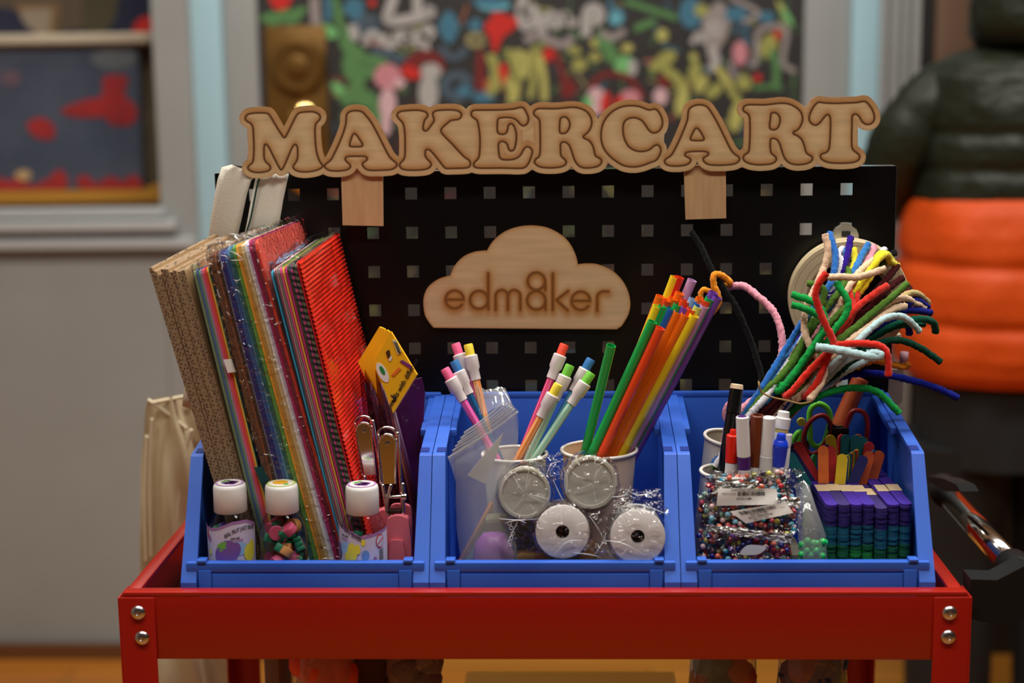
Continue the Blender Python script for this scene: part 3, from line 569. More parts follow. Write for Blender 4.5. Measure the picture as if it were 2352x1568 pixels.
LET = [
 (ZA, [[(150,270),(190,230),(300,212),(440,215),(490,245),(560,360),(640,490),(700,562),(745,500),(820,350),(880,240),(940,205),(1100,195),(1180,225),(1210,265),(1200,310),(1150,365),(1135,450),(1140,600),(1155,750),(1185,860),(1220,930),(1250,965),(1200,1010),(1100,1040),(980,1050),(880,1035),(830,1000),(825,970),(860,920),(885,860),(890,780),(885,700),(860,660),(830,675),(790,750),(740,870),(690,980),(655,1022),(620,975),(560,860),(500,740),(465,680),(435,655),(415,680),(410,760),(415,860),(440,910),(490,960),(505,1000),(470,1035),(380,1055),(280,1055),(210,1030),(180,995),(200,960),(245,920),(262,850),(268,700),(262,550),(255,430),(230,370),(170,330),(145,300)]]),
 (ZA, [[(1590,230),(1640,190),(1720,180),(1800,195),(1850,240),(1930,340),(2020,500),(2110,680),(2190,830),(2250,890),(2300,935),(2285,980),(2220,1015),(2100,1025),(1950,1028),(1870,1015),(1820,970),(1810,930),(1850,900),(1880,870),(1860,835),(1800,828),(1650,828),(1580,840),(1565,875),(1590,910),(1630,945),(1640,980),(1600,1015),(1500,1035),(1380,1035),(1310,1015),(1270,970),(1300,930),(1360,880),(1420,770),(1480,640),(1540,490),(1575,360),(1580,280)], [(1695,505),(1730,530),(1790,620),(1812,665),(1790,690),(1650,690),(1628,670),(1640,610),(1670,530)]]),
 (ZB, [[(150,240),(190,205),(300,188),(450,183),(560,205),(605,250),(595,290),(560,330),(540,400),(535,470),(570,495),(610,470),(670,390),(700,340),(690,290),(678,240),(710,200),(800,182),(960,178),(1060,195),(1110,240),(1100,290),(1060,320),(960,335),(920,360),(850,420),(805,475),(810,520),(870,590),(970,690),(1080,810),(1160,890),(1220,930),(1245,975),(1230,1030),(1160,1050),(1000,1055),(880,1055),(840,1025),(780,950),(700,850),(640,785),(600,770),(570,790),(565,840),(575,890),(620,940),(655,985),(650,1020),(600,1060),(480,1080),(300,1080),(215,1060),(180,1015),(200,970),(245,920),(262,850),(265,700),(262,560),(250,440),(225,370),(170,310),(145,270)]]),
 (ZB, [[(1255,240),(1270,200),(1320,183),(1500,180),(1700,178),(1880,165),(2000,140),(2050,160),(2090,230),(2115,310),(2100,380),(2050,415),(2000,400),(1950,345),(1900,310),(1820,292),(1720,295),(1665,310),(1650,360),(1648,480),(1665,530),(1720,545),(1775,530),(1800,480),(1815,410),(1850,385),(1890,410),(1920,480),(1935,570),(1925,680),(1900,770),(1855,795),(1820,770),(1800,700),(1760,660),(1710,650),(1670,680),(1665,750),(1675,850),(1690,900),(1740,925),(1840,925),(1930,905),(2000,850),(2050,760),(2100,730),(2150,755),(2175,810),(2150,900),(2110,990),(2060,1040),(1980,1055),(1700,1050),(1400,1052),(1310,1035),(1290,1000),(1310,960),(1360,910),(1380,840),(1388,700),(1385,560),(1370,440),(1350,350),(1310,310),(1270,280)]]),
 (ZC, [[(105,310),(120,265),(180,232),(300,230),(450,232),(600,218),(720,210),(830,230),(920,275),(980,350),(1003,440),(985,530),(940,600),(870,660),(890,690),(960,725),(1010,790),(1040,880),(1060,960),(1110,990),(1155,1030),(1140,1085),(1080,1125),(970,1145),(860,1140),(790,1100),(740,1030),(705,930),(675,840),(640,780),(590,748),(545,750),(520,785),(520,870),(530,960),(580,1010),(610,1055),(590,1100),(520,1130),(380,1145),(230,1135),(150,1100),(118,1060),(140,1010),(190,970),(207,880),(208,700),(205,540),(200,430),(175,380),(130,345)], [(515,400),(540,365),(600,362),(640,400),(665,460),(655,530),(620,590),(570,615),(515,605),(505,560),(508,470)]]),
 (ZC, [[(1880,250),(1930,245),(1990,240),(2040,290),(2080,370),(2095,460),(2070,540),(2020,590),(1950,605),(1890,570),(1840,500),(1790,430),(1720,385),(1640,370),(1560,390),(1505,440),(1485,530),(1495,650),(1535,760),(1600,840),(1700,885),(1800,890),(1890,865),(1960,810),(2010,790),(2055,820),(2070,880),(2045,960),(1990,1030),(1900,1065),(1780,1110),(1650,1130),(1500,1110),(1360,1030),(1240,920),(1170,800),(1145,660),(1165,500),(1230,370),(1330,270),(1460,205),(1600,185),(1720,195),(1810,225)]]),
 (Z8, [[(910,160),(940,132),(985,122),(1030,132),(1060,165),(1110,250),(1160,350),(1200,430),(1230,465),(1258,485),(1262,505),(1230,530),(1150,540),(1060,538),(1020,520),(1010,495),(1030,480),(1048,465),(1035,448),(990,444),(930,446),(890,455),(885,475),(915,492),(925,510),(900,535),(840,546),(775,543),(745,525),(750,500),(790,470),(830,400),(870,310),(900,230)], [(965,283),(985,300),(1012,345),(1015,365),(985,370),(935,368),(922,358),(935,325),(950,295)]]),
 (ZD, [[(175,270),(190,225),(250,200),(350,198),(500,200),(640,185),(760,175),(870,190),(970,240),(1040,310),(1068,400),(1050,490),(1000,570),(930,610),(935,640),(1000,670),(1060,730),(1095,820),(1120,910),(1160,950),(1210,980),(1210,1030),(1150,1075),(1050,1095),(950,1095),(860,1065),(800,1000),(760,900),(730,800),(690,730),(640,705),(600,710),(583,750),(583,850),(600,930),(650,970),(675,1010),(650,1060),(570,1090),(400,1100),(270,1080),(200,1045),(175,1000),(200,950),(255,910),(270,820),(278,650),(278,480),(270,380),(240,330),(190,300)], [(590,360),(600,325),(650,318),(700,345),(730,410),(720,490),(690,550),(640,575),(585,560),(572,530),(580,440)]]),
 (ZD, [[(1320,160),(1400,172),(1550,178),(1750,172),(1880,165),(1990,148),(2040,175),(2100,250),(2140,350),(2140,430),(2090,485),(2020,492),(1960,450),(1920,380),(1880,345),(1840,342),(1810,380),(1808,500),(1803,700),(1808,830),(1830,880),(1880,920),(1920,960),(1920,1010),(1870,1050),(1770,1070),(1600,1075),(1450,1062),(1360,1020),(1335,975),(1350,940),(1420,915),(1460,870),(1475,780),(1485,600),(1487,450),(1475,370),(1440,345),(1390,390),(1330,465),(1270,505),(1200,480),(1165,410),(1185,320),(1240,220),(1285,175)]]),
]
LP = []
for z, polys in LET:
    pp = []
    for q in polys: pp.append(cr(np.array([z(a, b) for a, b in q]), 3.5, True))
    LP.append(pp)
def sign_sdf(X, Y):
    sh_ = np.shape(X); X = np.ravel(X); Y = np.ravel(Y); D = np.full(X.shape, 60.)
    for pp in LP:
        lo = pp[0].min(0)-34; hi = pp[0].max(0)+34; k = (X > lo[0]) & (X < hi[0]) & (Y > lo[1]) & (Y < hi[1])
        if not k.any(): continue
        x, y = X[k], Y[k]; d = seg_dist(x, y, pp[0]); s = inside(x, y, pp[0]); d = np.where(s, -d, d)
        for h in pp[1:]:
            dh = seg_dist(x, y, h); ih = inside(x, y, h); d = np.where(ih, dh, np.where(d < 0, -np.minimum(-d, dh), d))
        cur = D[k]; D[k] = np.where(np.abs(d) < np.abs(cur), np.where((cur < 0) | (d < 0), -np.abs(d), d), np.where((d < 0), -np.abs(cur), cur)) if False else np.minimum(cur, d)
    return D.reshape(sh_)
FILLS = [(ZC, [(2085,500),(2118,690),(2060,860),(1700,850),(1600,600),(1750,450)]), (ZB, [(1090,220),(1180,165),(1270,220),(1300,600),(1310,950),(1150,850),(850,470),(950,330)]),
 (ZD, [(1090,260),(1120,215),(1180,260),(1240,500),(1450,380),(1460,800),(1340,950),(1210,960),(1120,800),(960,620),(1070,450)]), (ZC, [(1015,420),(1095,425),(1150,450),(1130,800),(1180,980),(1100,950),(1000,750),(880,660),(980,560)])]
def sign_edge(X, Y):
    D = sign_sdf(X, Y); e = D-14.0
    for pp in LP:       # counters are not cut out
        for h in pp[1:]:
            e = np.where(inside(np.ravel(X), np.ravel(Y), h).reshape(np.shape(X)), -20, e)
    for z, q in FILLS:
        q = cr(np.array([z(a, b) for a, b in q]), 5, True); x, y = np.ravel(X), np.ravel(Y); d = seg_dist(x, y, q); e = np.minimum(e, np.where(inside(x, y, q), -d, d).reshape(np.shape(X)))
    return e
def sign_burn(x, y, d, e):
    e = np.array(e)
    for z, q in FILLS:
        q = cr(np.array([z(a, b) for a, b in q]), 5, True); e[(seg_dist(x, y, q) < 9) & (d > 8)] = -20
    dr_ = np.clip((np.abs(d)-np.abs(sign_sdf(x, y+4)))/4., -1, 1)      # scorch spreads to the upper side of each cut line
    return np.clip(np.exp(-np.abs(d)/10.)*(.62+.5*dr_)+np.exp(-np.abs(d)/3.5)*.3+np.exp(np.where(e > 0, -20, e)/3.5)*.5, 0, 1)*.97
SB = birch('birch_sign', 2.3, 0, 0)
YS = .2205
sg = empty('wooden_sign', P(1290, 400, YS)*A(1, 1, 1), 'laser-cut wooden sign of big joined letters reading MAKERCART', 'sign')
board_from_field('letter_board', 535, 2040, 205, 425, 2.0, sign_edge, sign_sdf, sign_burn, YS, .003, SB, sg)
PLY = M('birch_ply', (206, 168, 124), .6, noise=(3, (184, 144, 100), .3, (60, 60, 6)))
for q in [[(783, 385), (879, 385), (880, 519), (787, 517)], [(1571, 380), (1667, 378), (1668, 501), (1575, 504)]]:
    prism('support_tab', pxpoly(q, YS+.0032), A(0, .0035, 0), PLY, sg)
# cloud plaque
Z6 = Zm(940, 500, 2.94); Z5 = Zm(1010, 600, 5.88)
cl_ = [(165,742),(130,700),(105,650),(95,570),(105,510),(130,465),(180,425),(225,405),(275,394),(275,394),(300,335),(335,290),(380,255),(440,232),(480,226),(524,223),(524,223),(560,165),(620,110),(690,75),(770,57),(850,55),(930,68),(1000,100),(1060,145),(1100,200),(1128,265),(1139,316),(1139,316),(1200,311),(1270,316),(1340,342),(1400,382),(1450,440),(1482,510),(1493,580),(1484,640),(1460,690),(1428,735),(1385,752),(1385,752),(800,748),(165,742)]
CP = cr(np.array([Z6(a, b) for a, b in cl_]), 3.0, True)
def arc(cx, cy, r, a0, a1, n=26): return [Z5(cx+r*math.cos(math.radians(t)), cy-r*math.sin(math.radians(t))) for t in np.linspace(a0, a1, n)]
ST = [arc(200, 515, 121, -2, 326), [Z5(80, 517), Z5(320, 517)], arc(530, 520, 122, 0, 360), [Z5(655, 158), Z5(655, 645)],
      arc(838, 470, 83, 180, 0), arc(1005, 470, 83, 180, 0), [Z5(755, 470), Z5(755, 655)], [Z5(920, 470), Z5(920, 655)], [Z5(1088, 470), Z5(1088, 655)],
      arc(1305, 268, 117, 0, 360), arc(1305, 527, 124, 0, 360), [Z5(1425, 270), Z5(1425, 390)], [Z5(1428, 520), Z5(1428, 652)],
      [Z5(1527, 165), Z5(1527, 655)], [Z5(1735, 400), Z5(1575, 522), Z5(1728, 660)], arc(1905, 532, 124, -2, 324), [Z5(1785, 534), Z5(2025, 534)],
      arc(2212, 492, 86, 180, 90), [Z5(2126, 492), Z5(2126, 665)], [Z5(2212, 406), Z5(2278, 406)]]
def txt_d(X, Y):
    sh_ = np.shape(X); X = np.ravel(X); Y = np.ravel(Y); D = np.full(X.shape, 60.)
    k = (X > 990) & (X < 1430) & (Y > 590) & (Y < 750); D[k] = np.min([seg_dist(X[k], Y[k], s, False) for s in ST], 0); return D.reshape(sh_)
def cl_edge(X, Y):
    sh_ = np.shape(X); X = np.ravel(X); Y = np.ravel(Y); d = seg_dist(X, Y, CP); return np.where(inside(X, Y, CP), -d, d).reshape(sh_)
def cl_burn(x, y, d, e): return np.clip(np.exp(-np.maximum(d-4, 0)/6.)*.62+np.exp(-np.maximum(txt_d(x, y-9)-4, 0)/8.)*.5+np.exp(e/4.)*.8, 0, 1)*.9
CB = birch('birch_plaque', 3.3, 0, 0, base=(216, 184, 140), dark=(126, 76, 24))
pqz = P(1210, 750, YP-.004)
pq = board_from_field('cloud_plaque', 965, 1455, 510, 762, 2.0, cl_edge, txt_d, cl_burn, YP-.0036, .0033, CB, None)
tag(pq, 'cloud-shaped wooden plaque engraved edm8ker on the black pegboard', 'plaque')

# ------------------------------------------------------------------ paper and felt packs in the left bin
def pack(name, lab, cat, ftl, ftr, bl, br_, back, Yf, Yb, layers, zb=ZF+.001, wrap=None, parts='paper_sheet', rnd=.004):
    """upright leaning pack: front edge seen as a strip from ftl/ftr (top) through bl/br_ (lower points); back = top right corner at depth Yb.
       layers: list of (fraction width, material, name)"""
    def down(t, b_):
        p = P(*t, Yf); q = P(*b_, Yf-.0); d = q-p; k = (zb-p[2])/d[2]; return p, p+d*k
    TL, BL = down(ftl, bl); TR, BR = down(ftr, br_)
    dep = P(*back, Yb)-TR
    r = empty(name, ((BL[0]+BR[0])/2, Yf+dep[1]/2, zb), lab, cat)
    s = sum(l[0] for l in layers); u = 0
    for (fr, mt, nm) in layers:
        u1 = u+fr/s; g = .04*fr/s
        a, b, c, d = BL+(BR-BL)*(u+g), BL+(BR-BL)*(u1-g), TL+(TR-TL)*(u1-g), TL+(TR-TL)*(u+g)
        e = A(0, random.uniform(-.0012, .0012), random.uniform(-.0015, .001)); c = c+e; d = d+e; up = nrm(c-b); dn = nrm(dep)
        # rounded top front corner
        prof = lambda A0, A1: [A0, A1-up*rnd, A1-up*rnd*.3+dn*rnd*.3, A1+dn*rnd, A1+dep, A0+dep*A(1, 1, 0)]
        p1, p2 = prof(a, d), prof(b, c); n = len(p1); v = p1+p2; f = [tuple(range(n))[::-1], tuple(range(n, 2*n))]
        for i in range(n): j = (i+1) % n; f.append((i, j, n+j, n+i))
        mesh(nm, v, f, mt, r); u = u1
    if wrap:
        o_ = .0016; dn = nrm(dep); wd = nrm(TR-TL); up = nrm(TR-BR)
        def ring(Ap, Bp, ex):
            pts = []
            for t in np.linspace(0, 1, 7): pts.append(Ap+(Bp-Ap)*t - dn*(o_+ex*.6) - wd*(o_+ex)*(1-2*t))
            E_ = dep*A(1, 1, 1)
            for t in np.linspace(0, 1, 12)[1:]: pts.append(Bp+wd*(o_+ex)+E_*t)
            for t in np.linspace(1, 0, 12)[:-1]: pts.append(Ap-wd*(o_+ex)+E_*t)
            return pts
        rows = []
        for t in np.linspace(.0, 1, 36): 
            rr = ring(BL+(TL-BL)*t, BR+(TR-BR)*t, 0); rows.append([q+A(*np.random.uniform(-.0008, .0008, 3)) for q in rr])
        top = ring(TL+up*.006, TR+up*.006, -.002); rows.append([q+A(*np.random.uniform(-.0025, .0025, 3)) for q in top])
        n = len(rows[0]); v = [q for r_ in rows for q in r_]; f = []
        for i in range(len(rows)-1):
            for k in range(n): f.append((i*n+k, i*n+(k+1) % n, (i+1)*n+(k+1) % n, (i+1)*n+k))
        f.append(tuple((len(rows)-1)*n+k for k in range(n)))
        mesh('plastic_wrap', v, f, wrap, r, True)
    return r, TL, TR, BL, BR, dep
def paper(nm, c): return M('paper_'+nm, c, .7)
# corrugated cardboard: face pattern of flute holes on the edge
def cardboard_mat():
    m = bpy.data.materials.new('corrugated_cardboard'); m.use_nodes = True; nt = m.node_tree; b = nt.nodes['Principled BSDF']; b.inputs['Roughness'].default_value = .85
    tc = nt.nodes.new('ShaderNodeTexCoord'); mp = nt.nodes.new('ShaderNodeMapping'); mp.inputs['Rotation'].default_value = (0, math.radians(-17), 0); mp.inputs['Scale'].default_value = (330, 60, 330)
    v = nt.nodes.new('ShaderNodeTexVoronoi'); v.inputs['Scale'].default_value = 1.; v.inputs['Randomness'].default_value = .55; nt.links.new(tc.outputs['Object'], mp.inputs[0]); nt.links.new(mp.outputs[0], v.inputs['Vector'])
    r = nt.nodes.new('ShaderNodeValToRGB'); r.color_ramp.elements[0].position = .16; r.color_ramp.elements[0].color = (*lin((66, 48, 34)), 1); r.color_ramp.elements[1].position = .42; r.color_ramp.elements[1].color = (*lin((142, 116, 88)), 1)
    nt.links.new(v.outputs['Distance'], r.inputs[0]); nt.links.new(r.outputs[0], b.inputs[0])
    bp = nt.nodes.new('ShaderNodeBump'); bp.inputs['Strength'].default_value = .4; bp.inputs['Distance'].default_value = .0006; nt.links.new(v.outputs['Distance'], bp.inputs['Height']); nt.links.new(bp.outputs[0], b.inputs['Normal']); return m
CBE = cardboard_mat(); CBF = M('kraft_face', (184, 150, 108), .8, noise=(30, (160, 126, 86), .3))
def cardboard():
    Yf, Yb = .066, .225; ftl, ftr, bl, br_ = (341, 619), (424, 624), (488, 1100), (566, 1123)
    TL, TR, BL0, BR0 = P(*ftl, Yf), P(*ftr, Yf), P(*bl, Yf), P(*br_, Yf); zb = ZF+.001
    BL = TL+(BL0-TL)*((zb-TL[2])/(BL0-TL)[2]); BR = TR+(BR0-TR)*((zb-TR[2])/(BR0-TR)[2]); dep = P(492, 540, Yb)-TL
    r = empty('cardboard_stack', ((BL[0]+BR[0])/2, .145, zb), 'stack of brown corrugated cardboard sheets leaning at the far left', 'cardboard')
    n = 9
    for k in range(n):
        u, u1 = (k+.0)/n, (k+.94)/n
        if k > 1: pass
        hk = -.004 if k == 2 else random.uniform(-.0015, .0015); e = A(0, random.uniform(-.001, .001), hk)
        a, b, c, d = BL+(BR-BL)*u, BL+(BR-BL)*u1, TL+(TR-TL)*u1+e, TL+(TR-TL)*u+e
        v = [a, b, c, d, a+dep*A(1, 1, 0), b+dep*A(1, 1, 0), c+dep, d+dep]; f = [(0, 1, 2, 3), (5, 4, 7, 6), (4, 0, 3, 7), (1, 5, 6, 2), (3, 2, 6, 7), (4, 5, 1, 0)]
        mesh('cardboard_sheet', v, f, [CBE, CBF], r, fm=[0, 1, 1, 1, 0, 1])
cardboard()
thin = [('moss', (112, 132, 100), 3), ('steelblue', (74, 100, 150), 2.4), ('grass', (110, 150, 96), 1.6), ('mauve', (160, 140, 170), 2), ('pinkp', (232, 96, 120), 3.4), ('coral', (232, 70, 70), 1.6), ('orangep', (240, 150, 60), 1.8), ('sun', (236, 206, 90), 1.4), ('tealp', (30, 96, 96), 1)]
r, TL, TR, BL, BR, dep = pack('paper_pack', 'slim wrapped pack of rainbow paper between cardboard and felt', 'paper pack', (443, 622), (480, 611), (527, 960), (566, 958), (540, 590), .064, .21, [(w_, paper(n, c), 'paper_sheet') for n, c, w_ in thin], wrap=FILML)
def strip(nm, x0, y0, x1, y1, h, Y, mt, par, w0=0, w1=0):
    return slab(nm, P(x0, y0, Y), P(x1, y1, Y)-P(x0, y0, Y), P(x0+h[0], y0+h[1], Y)-P(x0, y0, Y), A(0, .0006, 0), mt, par)
strip('paper_band', 513, 826, 532, 824, (10, 30), .0608, WHITEP, r)
strip('pack_label', 583, 1073, 604, 1071, (38, 90), .0605, M('dark_teal', (10, 70, 72), .5), r)
felt = [('brown', (96, 56, 36), 2.2), ('rust', (150, 80, 40), .6), ('brown2', (70, 44, 34), 1.4), ('greyv', (110, 104, 122), .6), ('navyf', (38, 34, 110), 2.0), ('bluef', (48, 86, 150), 1.3), ('skyf', (88, 146, 190), .8), ('tealf', (36, 96, 92), 1.4), ('greenf', (96, 150, 64), 1.6), ('gold', (236, 160, 40), .8), ('ochre', (190, 140, 60), 1.5), ('tan', (204, 178, 130), 1.4), ('white', (226, 222, 222), 1.3), ('lilac', (192, 170, 204), .7), ('magenta', (176, 30, 96), 1.2), ('plum', (118, 18, 50), 1.5), ('redf', (222, 66, 44), 1.2)]
r, *_ = pack('felt_pack', 'thick clear-wrapped pack of rainbow felt sheets with red on top', 'felt pack', (477, 585), (588, 548), (572, 960), (704, 960), (692, 505), .062, .222, [(w_, M('felt_'+n, c, .85, sheen=.1, bump=(900, .3, .0005)), 'felt_sheet') for n, c, w_ in felt], wrap=FILM2, rnd=.008)
for (x, y, l, a) in [(540, 545, 22, 10), (547, 597, 26, -5), (510, 640, 16, 70), (600, 575, 14, 60), (500, 580, 20, 30), (575, 552, 22, 12), (556, 640, 14, -20)]: pass
CRW = M('wrap_glint', (240, 240, 242), .15, alpha=.8, coat=1.)  # white tubes painted in as glints on the pack wrap
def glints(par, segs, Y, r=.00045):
    for q in segs: tube('painted_glint', [P(*ZY0(*p), Y) for p in q], [r*.3, r, r*.3], CRW, par, n=6)
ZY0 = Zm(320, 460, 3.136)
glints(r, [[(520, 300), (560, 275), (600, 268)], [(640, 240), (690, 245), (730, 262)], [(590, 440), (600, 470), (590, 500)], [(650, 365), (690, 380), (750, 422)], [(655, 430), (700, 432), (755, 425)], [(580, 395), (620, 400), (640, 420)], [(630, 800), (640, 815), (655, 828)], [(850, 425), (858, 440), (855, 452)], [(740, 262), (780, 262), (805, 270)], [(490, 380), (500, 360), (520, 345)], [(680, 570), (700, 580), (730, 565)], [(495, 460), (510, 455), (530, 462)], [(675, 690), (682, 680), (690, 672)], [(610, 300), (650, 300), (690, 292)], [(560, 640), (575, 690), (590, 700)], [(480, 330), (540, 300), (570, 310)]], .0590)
corr = [('cyan', (40, 160, 210), .9)]+[(f'fan{k}', [(60, 60, 60), (214, 210, 190), (50, 90, 90), (190, 60, 120), (90, 110, 60), (230, 180, 190)][k % 6], .42) for k in range(10)]+[('pinkc', (226, 80, 140), .7), ('lime', (90, 140, 60), .4), ('orangec', (234, 166, 70), .9), ('blackc', (30, 30, 34), .5), ('magc', (196, 40, 120), .9), ('olivec', (80, 84, 60), 1.0)]
def zigmat(nm, c1, c2):
    m = bpy.data.materials.new(nm); m.use_nodes = True; nt = m.node_tree; b = nt.nodes['Principled BSDF']; b.inputs['Roughness'].default_value = .6
    tc = nt.nodes.new('ShaderNodeTexCoord'); mp = nt.nodes.new('ShaderNodeMapping'); mp.inputs['Rotation'].default_value = (0, math.radians(-14), 0); w_ = nt.nodes.new('ShaderNodeTexWave'); w_.bands_direction = 'Z'; w_.inputs['Scale'].default_value = 62
    r_ = nt.nodes.new('ShaderNodeValToRGB'); r_.color_ramp.interpolation = 'CONSTANT'; r_.color_ramp.elements[0].color = (*lin(c1), 1); r_.color_ramp.elements[1].position = .5; r_.color_ramp.elements[1].color = (*lin(c2), 1)
    nt.links.new(tc.outputs['Object'], mp.inputs[0]); nt.links.new(mp.outputs[0], w_.inputs[0]); nt.links.new(w_.outputs[0], r_.inputs[0]); nt.links.new(r_.outputs[0], b.inputs[0]); return m
ly = [(w_, paper(n, c), 'paper_sheet') for n, c, w_ in corr]+[(1.0, zigmat('zig_grey', (70, 76, 84), (24, 26, 32)), 'corrugated_sheet'), (.9, zigmat('zig_pink', (206, 70, 140), (60, 40, 60)), 'corrugated_sheet'), (1.2, zigmat('zig_olive', (96, 100, 78), (26, 26, 26)), 'corrugated_sheet'), (1.2, zigmat('zig_dark', (110, 104, 92), (30, 28, 34)), 'corrugated_sheet'), (.8, M('red_corrugated_edge', (200, 36, 40), .4), 'corrugated_sheet')]
r, TL, TR, BL, BR, dep = pack('corrugated_paper_pack', 'clear-wrapped pack of corrugated paper with a ribbed red front sheet', 'paper pack', (621, 622), (683, 603), (708, 960), (772, 960), (775, 536), .060, .222, ly, wrap=FILML)
# ribbed red sheet on the right face
up = (TR-BR); n = 84; wd = nrm(np.cross(up, dep)); wd = wd if wd[0] > 0 else -wd; v = []; f = []
for k in range(n*2+1):
    o_ = BR+wd*(.0006+(.0017 if k % 2 else 0))+up*k/(n*2); v += [o_, o_+dep*A(1, 1, k/(n*2.))]
for k in range(n*2): f.append((2*k, 2*k+1, 2*k+3, 2*k+2))
m_ = len(v); v += [BR, BR+dep*A(1, 1, 0), TR+dep, TR]; f.append((m_, m_+1, m_+2, m_+3))
mesh('red_ribbed_sheet', v, f, M('red_foil', (226, 44, 26), .28, .0, coat=.4), r, label='bright red ribbed sheet')
g = [(798, 840), (808, 800), (818, 768), (822, 758), (838, 775), (846, 806)]
# teal corner sheet at the bottom of the pack
prism('blue_corner_sheet', [PXc(x, y, .0) if False else P(x, y, .105) for x, y in [(795, 1035), (815, 1015), (822, 1100), (808, 1110)]], A(0, .001, 0), M('sky_sheet', (40, 140, 190), .5), r)

# ------------------------------------------------------------------ yellow pencil cards and the purple folder
cy = empty('pencil_packet', P(880, 950, .13)*A(1, 1, 0)+A(0, 0, ZF), 'clear packets of pencils with folded yellow header cards', 'pencil packet') if False else None
ZY = Zm(320, 460, 3.136); YEC = M('yellow_card', (246, 186, 28), .45, coat=.2)
cards = [([(1575, 1165), (1728, 910), (1765, 925), (1900, 1240), (1770, 1520), (1740, 1500)], .138, 'yellow pencil header card at the back, leftmost of three'),
         ([(1612, 1165), (1782, 932), (1800, 945), (1950, 1250), (1800, 1535), (1775, 1520)], .126, 'yellow pencil header card in the middle of three'),
         ([(1690, 1165), (1810, 945), (1998, 1255), (1828, 1532)], .113, 'foremost yellow pencil header card with a round white and green emblem')]
for i, (q, Y, lb) in enumerate(cards):
    t = [ZY(*p) for p in q]; cen = np.mean([P(a, b, Y) for a, b in t], 0)
    r = empty('pencil_packet', (cen[0]-.004, Y+.004, ZF), lb.replace('header card', 'packet header card'), 'pencil packet', 'pencil packets with yellow header cards')
    prism('header_card', pxpoly(q, Y, ZY), A(.001, .0016, 0), YEC, r)
    lo = [(q[0][0]+10, q[0][1]+60), (q[-1][0]-6, q[-1][1]+0), (q[-1][0]+40, 1760), (1900, 2300), (1760, 2300), (q[0][0]+40, 1600)]
    prism('clear_sleeve', pxpoly(lo, Y+.0035, ZY), A(0, .004, 0), film('sleeve_film', scale=90, tint=(200, 170, 185), base=.05), r)
    for k in range(5):
        x0 = q[0][0]+50+k*24; tube('pencil', [P(*ZY(x0, q[0][1]+150+k*50), Y+.0055), P(*ZY(x0+190, 2250), Y+.0055)], .0016, M('packet_pencil%d' % (k % 3), [(96, 40, 60), (70, 34, 70), (150, 90, 80)][k % 3], .5), r, smooth=False, n=8)
    if i == 2:
        ex = nrm(P(*ZY(1998, 1255), Y)-P(*ZY(1810, 945), Y)); ey = nrm(P(*ZY(1690, 1165), Y)-P(*ZY(1810, 945), Y))
        YN = Y-.0006
        def el3(x, y, a, b, mt, nm, t=.0005): return prism(nm, pxpoly(ell(x, y, a, b, 62), YN, ZY, smooth=True), A(0, t, 0), mt, r, smooth=False)
        el3(1752, 1240, 78, 33, WHITEP, 'round_emblem'); YN = Y-.0009
        el3(1750, 1225, 36, 14, M('emblem_green', (40, 140, 70), .5), 'emblem_leaf')
        for q2, mt, nm in [([(1822, 1010), (1850, 1000), (1885, 1090), (1862, 1112)], M('pale_label', (220, 214, 170), .5), 'barcode_label'), ([(1875, 1160), (1895, 1150), (1960, 1190), (1955, 1215)], M('purple_ink', (120, 50, 120), .5), 'printed_pencil'), ([(1815, 1255), (1870, 1200), (1885, 1215), (1830, 1270)], M('orange_ink', (236, 120, 40), .5), 'printed_pencil'), ([(1775, 1090), (1800, 1075), (1810, 1120), (1790, 1140)], M('brown_ink', (70, 44, 20), .5), 'printed_picture'), ([(1795, 1150), (1810, 1120), (1822, 1130), (1808, 1160)], WHITEP, 'printed_picture')]:
            prism(nm, pxpoly(q2, Y-.0009, ZY), A(0, .0006, 0), mt, r)
        for k, (w_) in enumerate([0, .3, .6, .9]): prism('barcode_bar', pxpoly([(1830+k*8, 1015+k*3), (1833+k*8, 1014+k*3), (1868+k*6, 1098+k*2), (1865+k*6, 1100+k*2)], Y-.0012, ZY), A(0, .0002, 0), M('ink', (30, 28, 26), .6), r)
        tv, tf = textvf('pencils with different', .0062, .00012); mt = M('ink', (30, 28, 26), .6)
        o0 = P(*ZY(1898, 1320), Y-.0008); ax = nrm(P(*ZY(1975, 1190), Y)-P(*ZY(1830, 1440), Y)); ay = nrm(A(ax[2], 0, -ax[0]))*-1
        mesh('printed_text', [o0+ax*q3[0]+ay*q3[1] for q3 in tv], tf, mt, r)
        for k in range(4): tube('printed_squiggle', [P(*ZY(1812+k*10, 1400+k*4), Y-.0006), P(*ZY(1836+k*4, 1425), Y-.0006), P(*ZY(1818+k*10, 1450-k*3), Y-.0006)], .0005, mt, r, n=6)
fo = prism('purple_folder', [P(x, y, Y) for x, y, Y in [(905, 880, .16), (968, 868, .16), (976, 905, .16), (955, 1300, .13), (940, 1345, .13), (885, 1345, .13)]], A(0, .004, 0), M('purple_film_folder', (84, 14, 62), .3, coat=.5, noise=(20, (50, 14, 90), .3)), None)
tag(fo, 'dark purple glossy folder standing at the right side of the left bin', 'folder')
fp = prism('felt_sheet', [P(x, y, .19) for x, y in [(958, 885), (972, 880), (968, 1300), (940, 1300)]], A(0, .003, 0), M('maroon', (70, 16, 30), .8)); tag(fp, 'maroon sheet standing behind the purple folder', 'felt sheet')

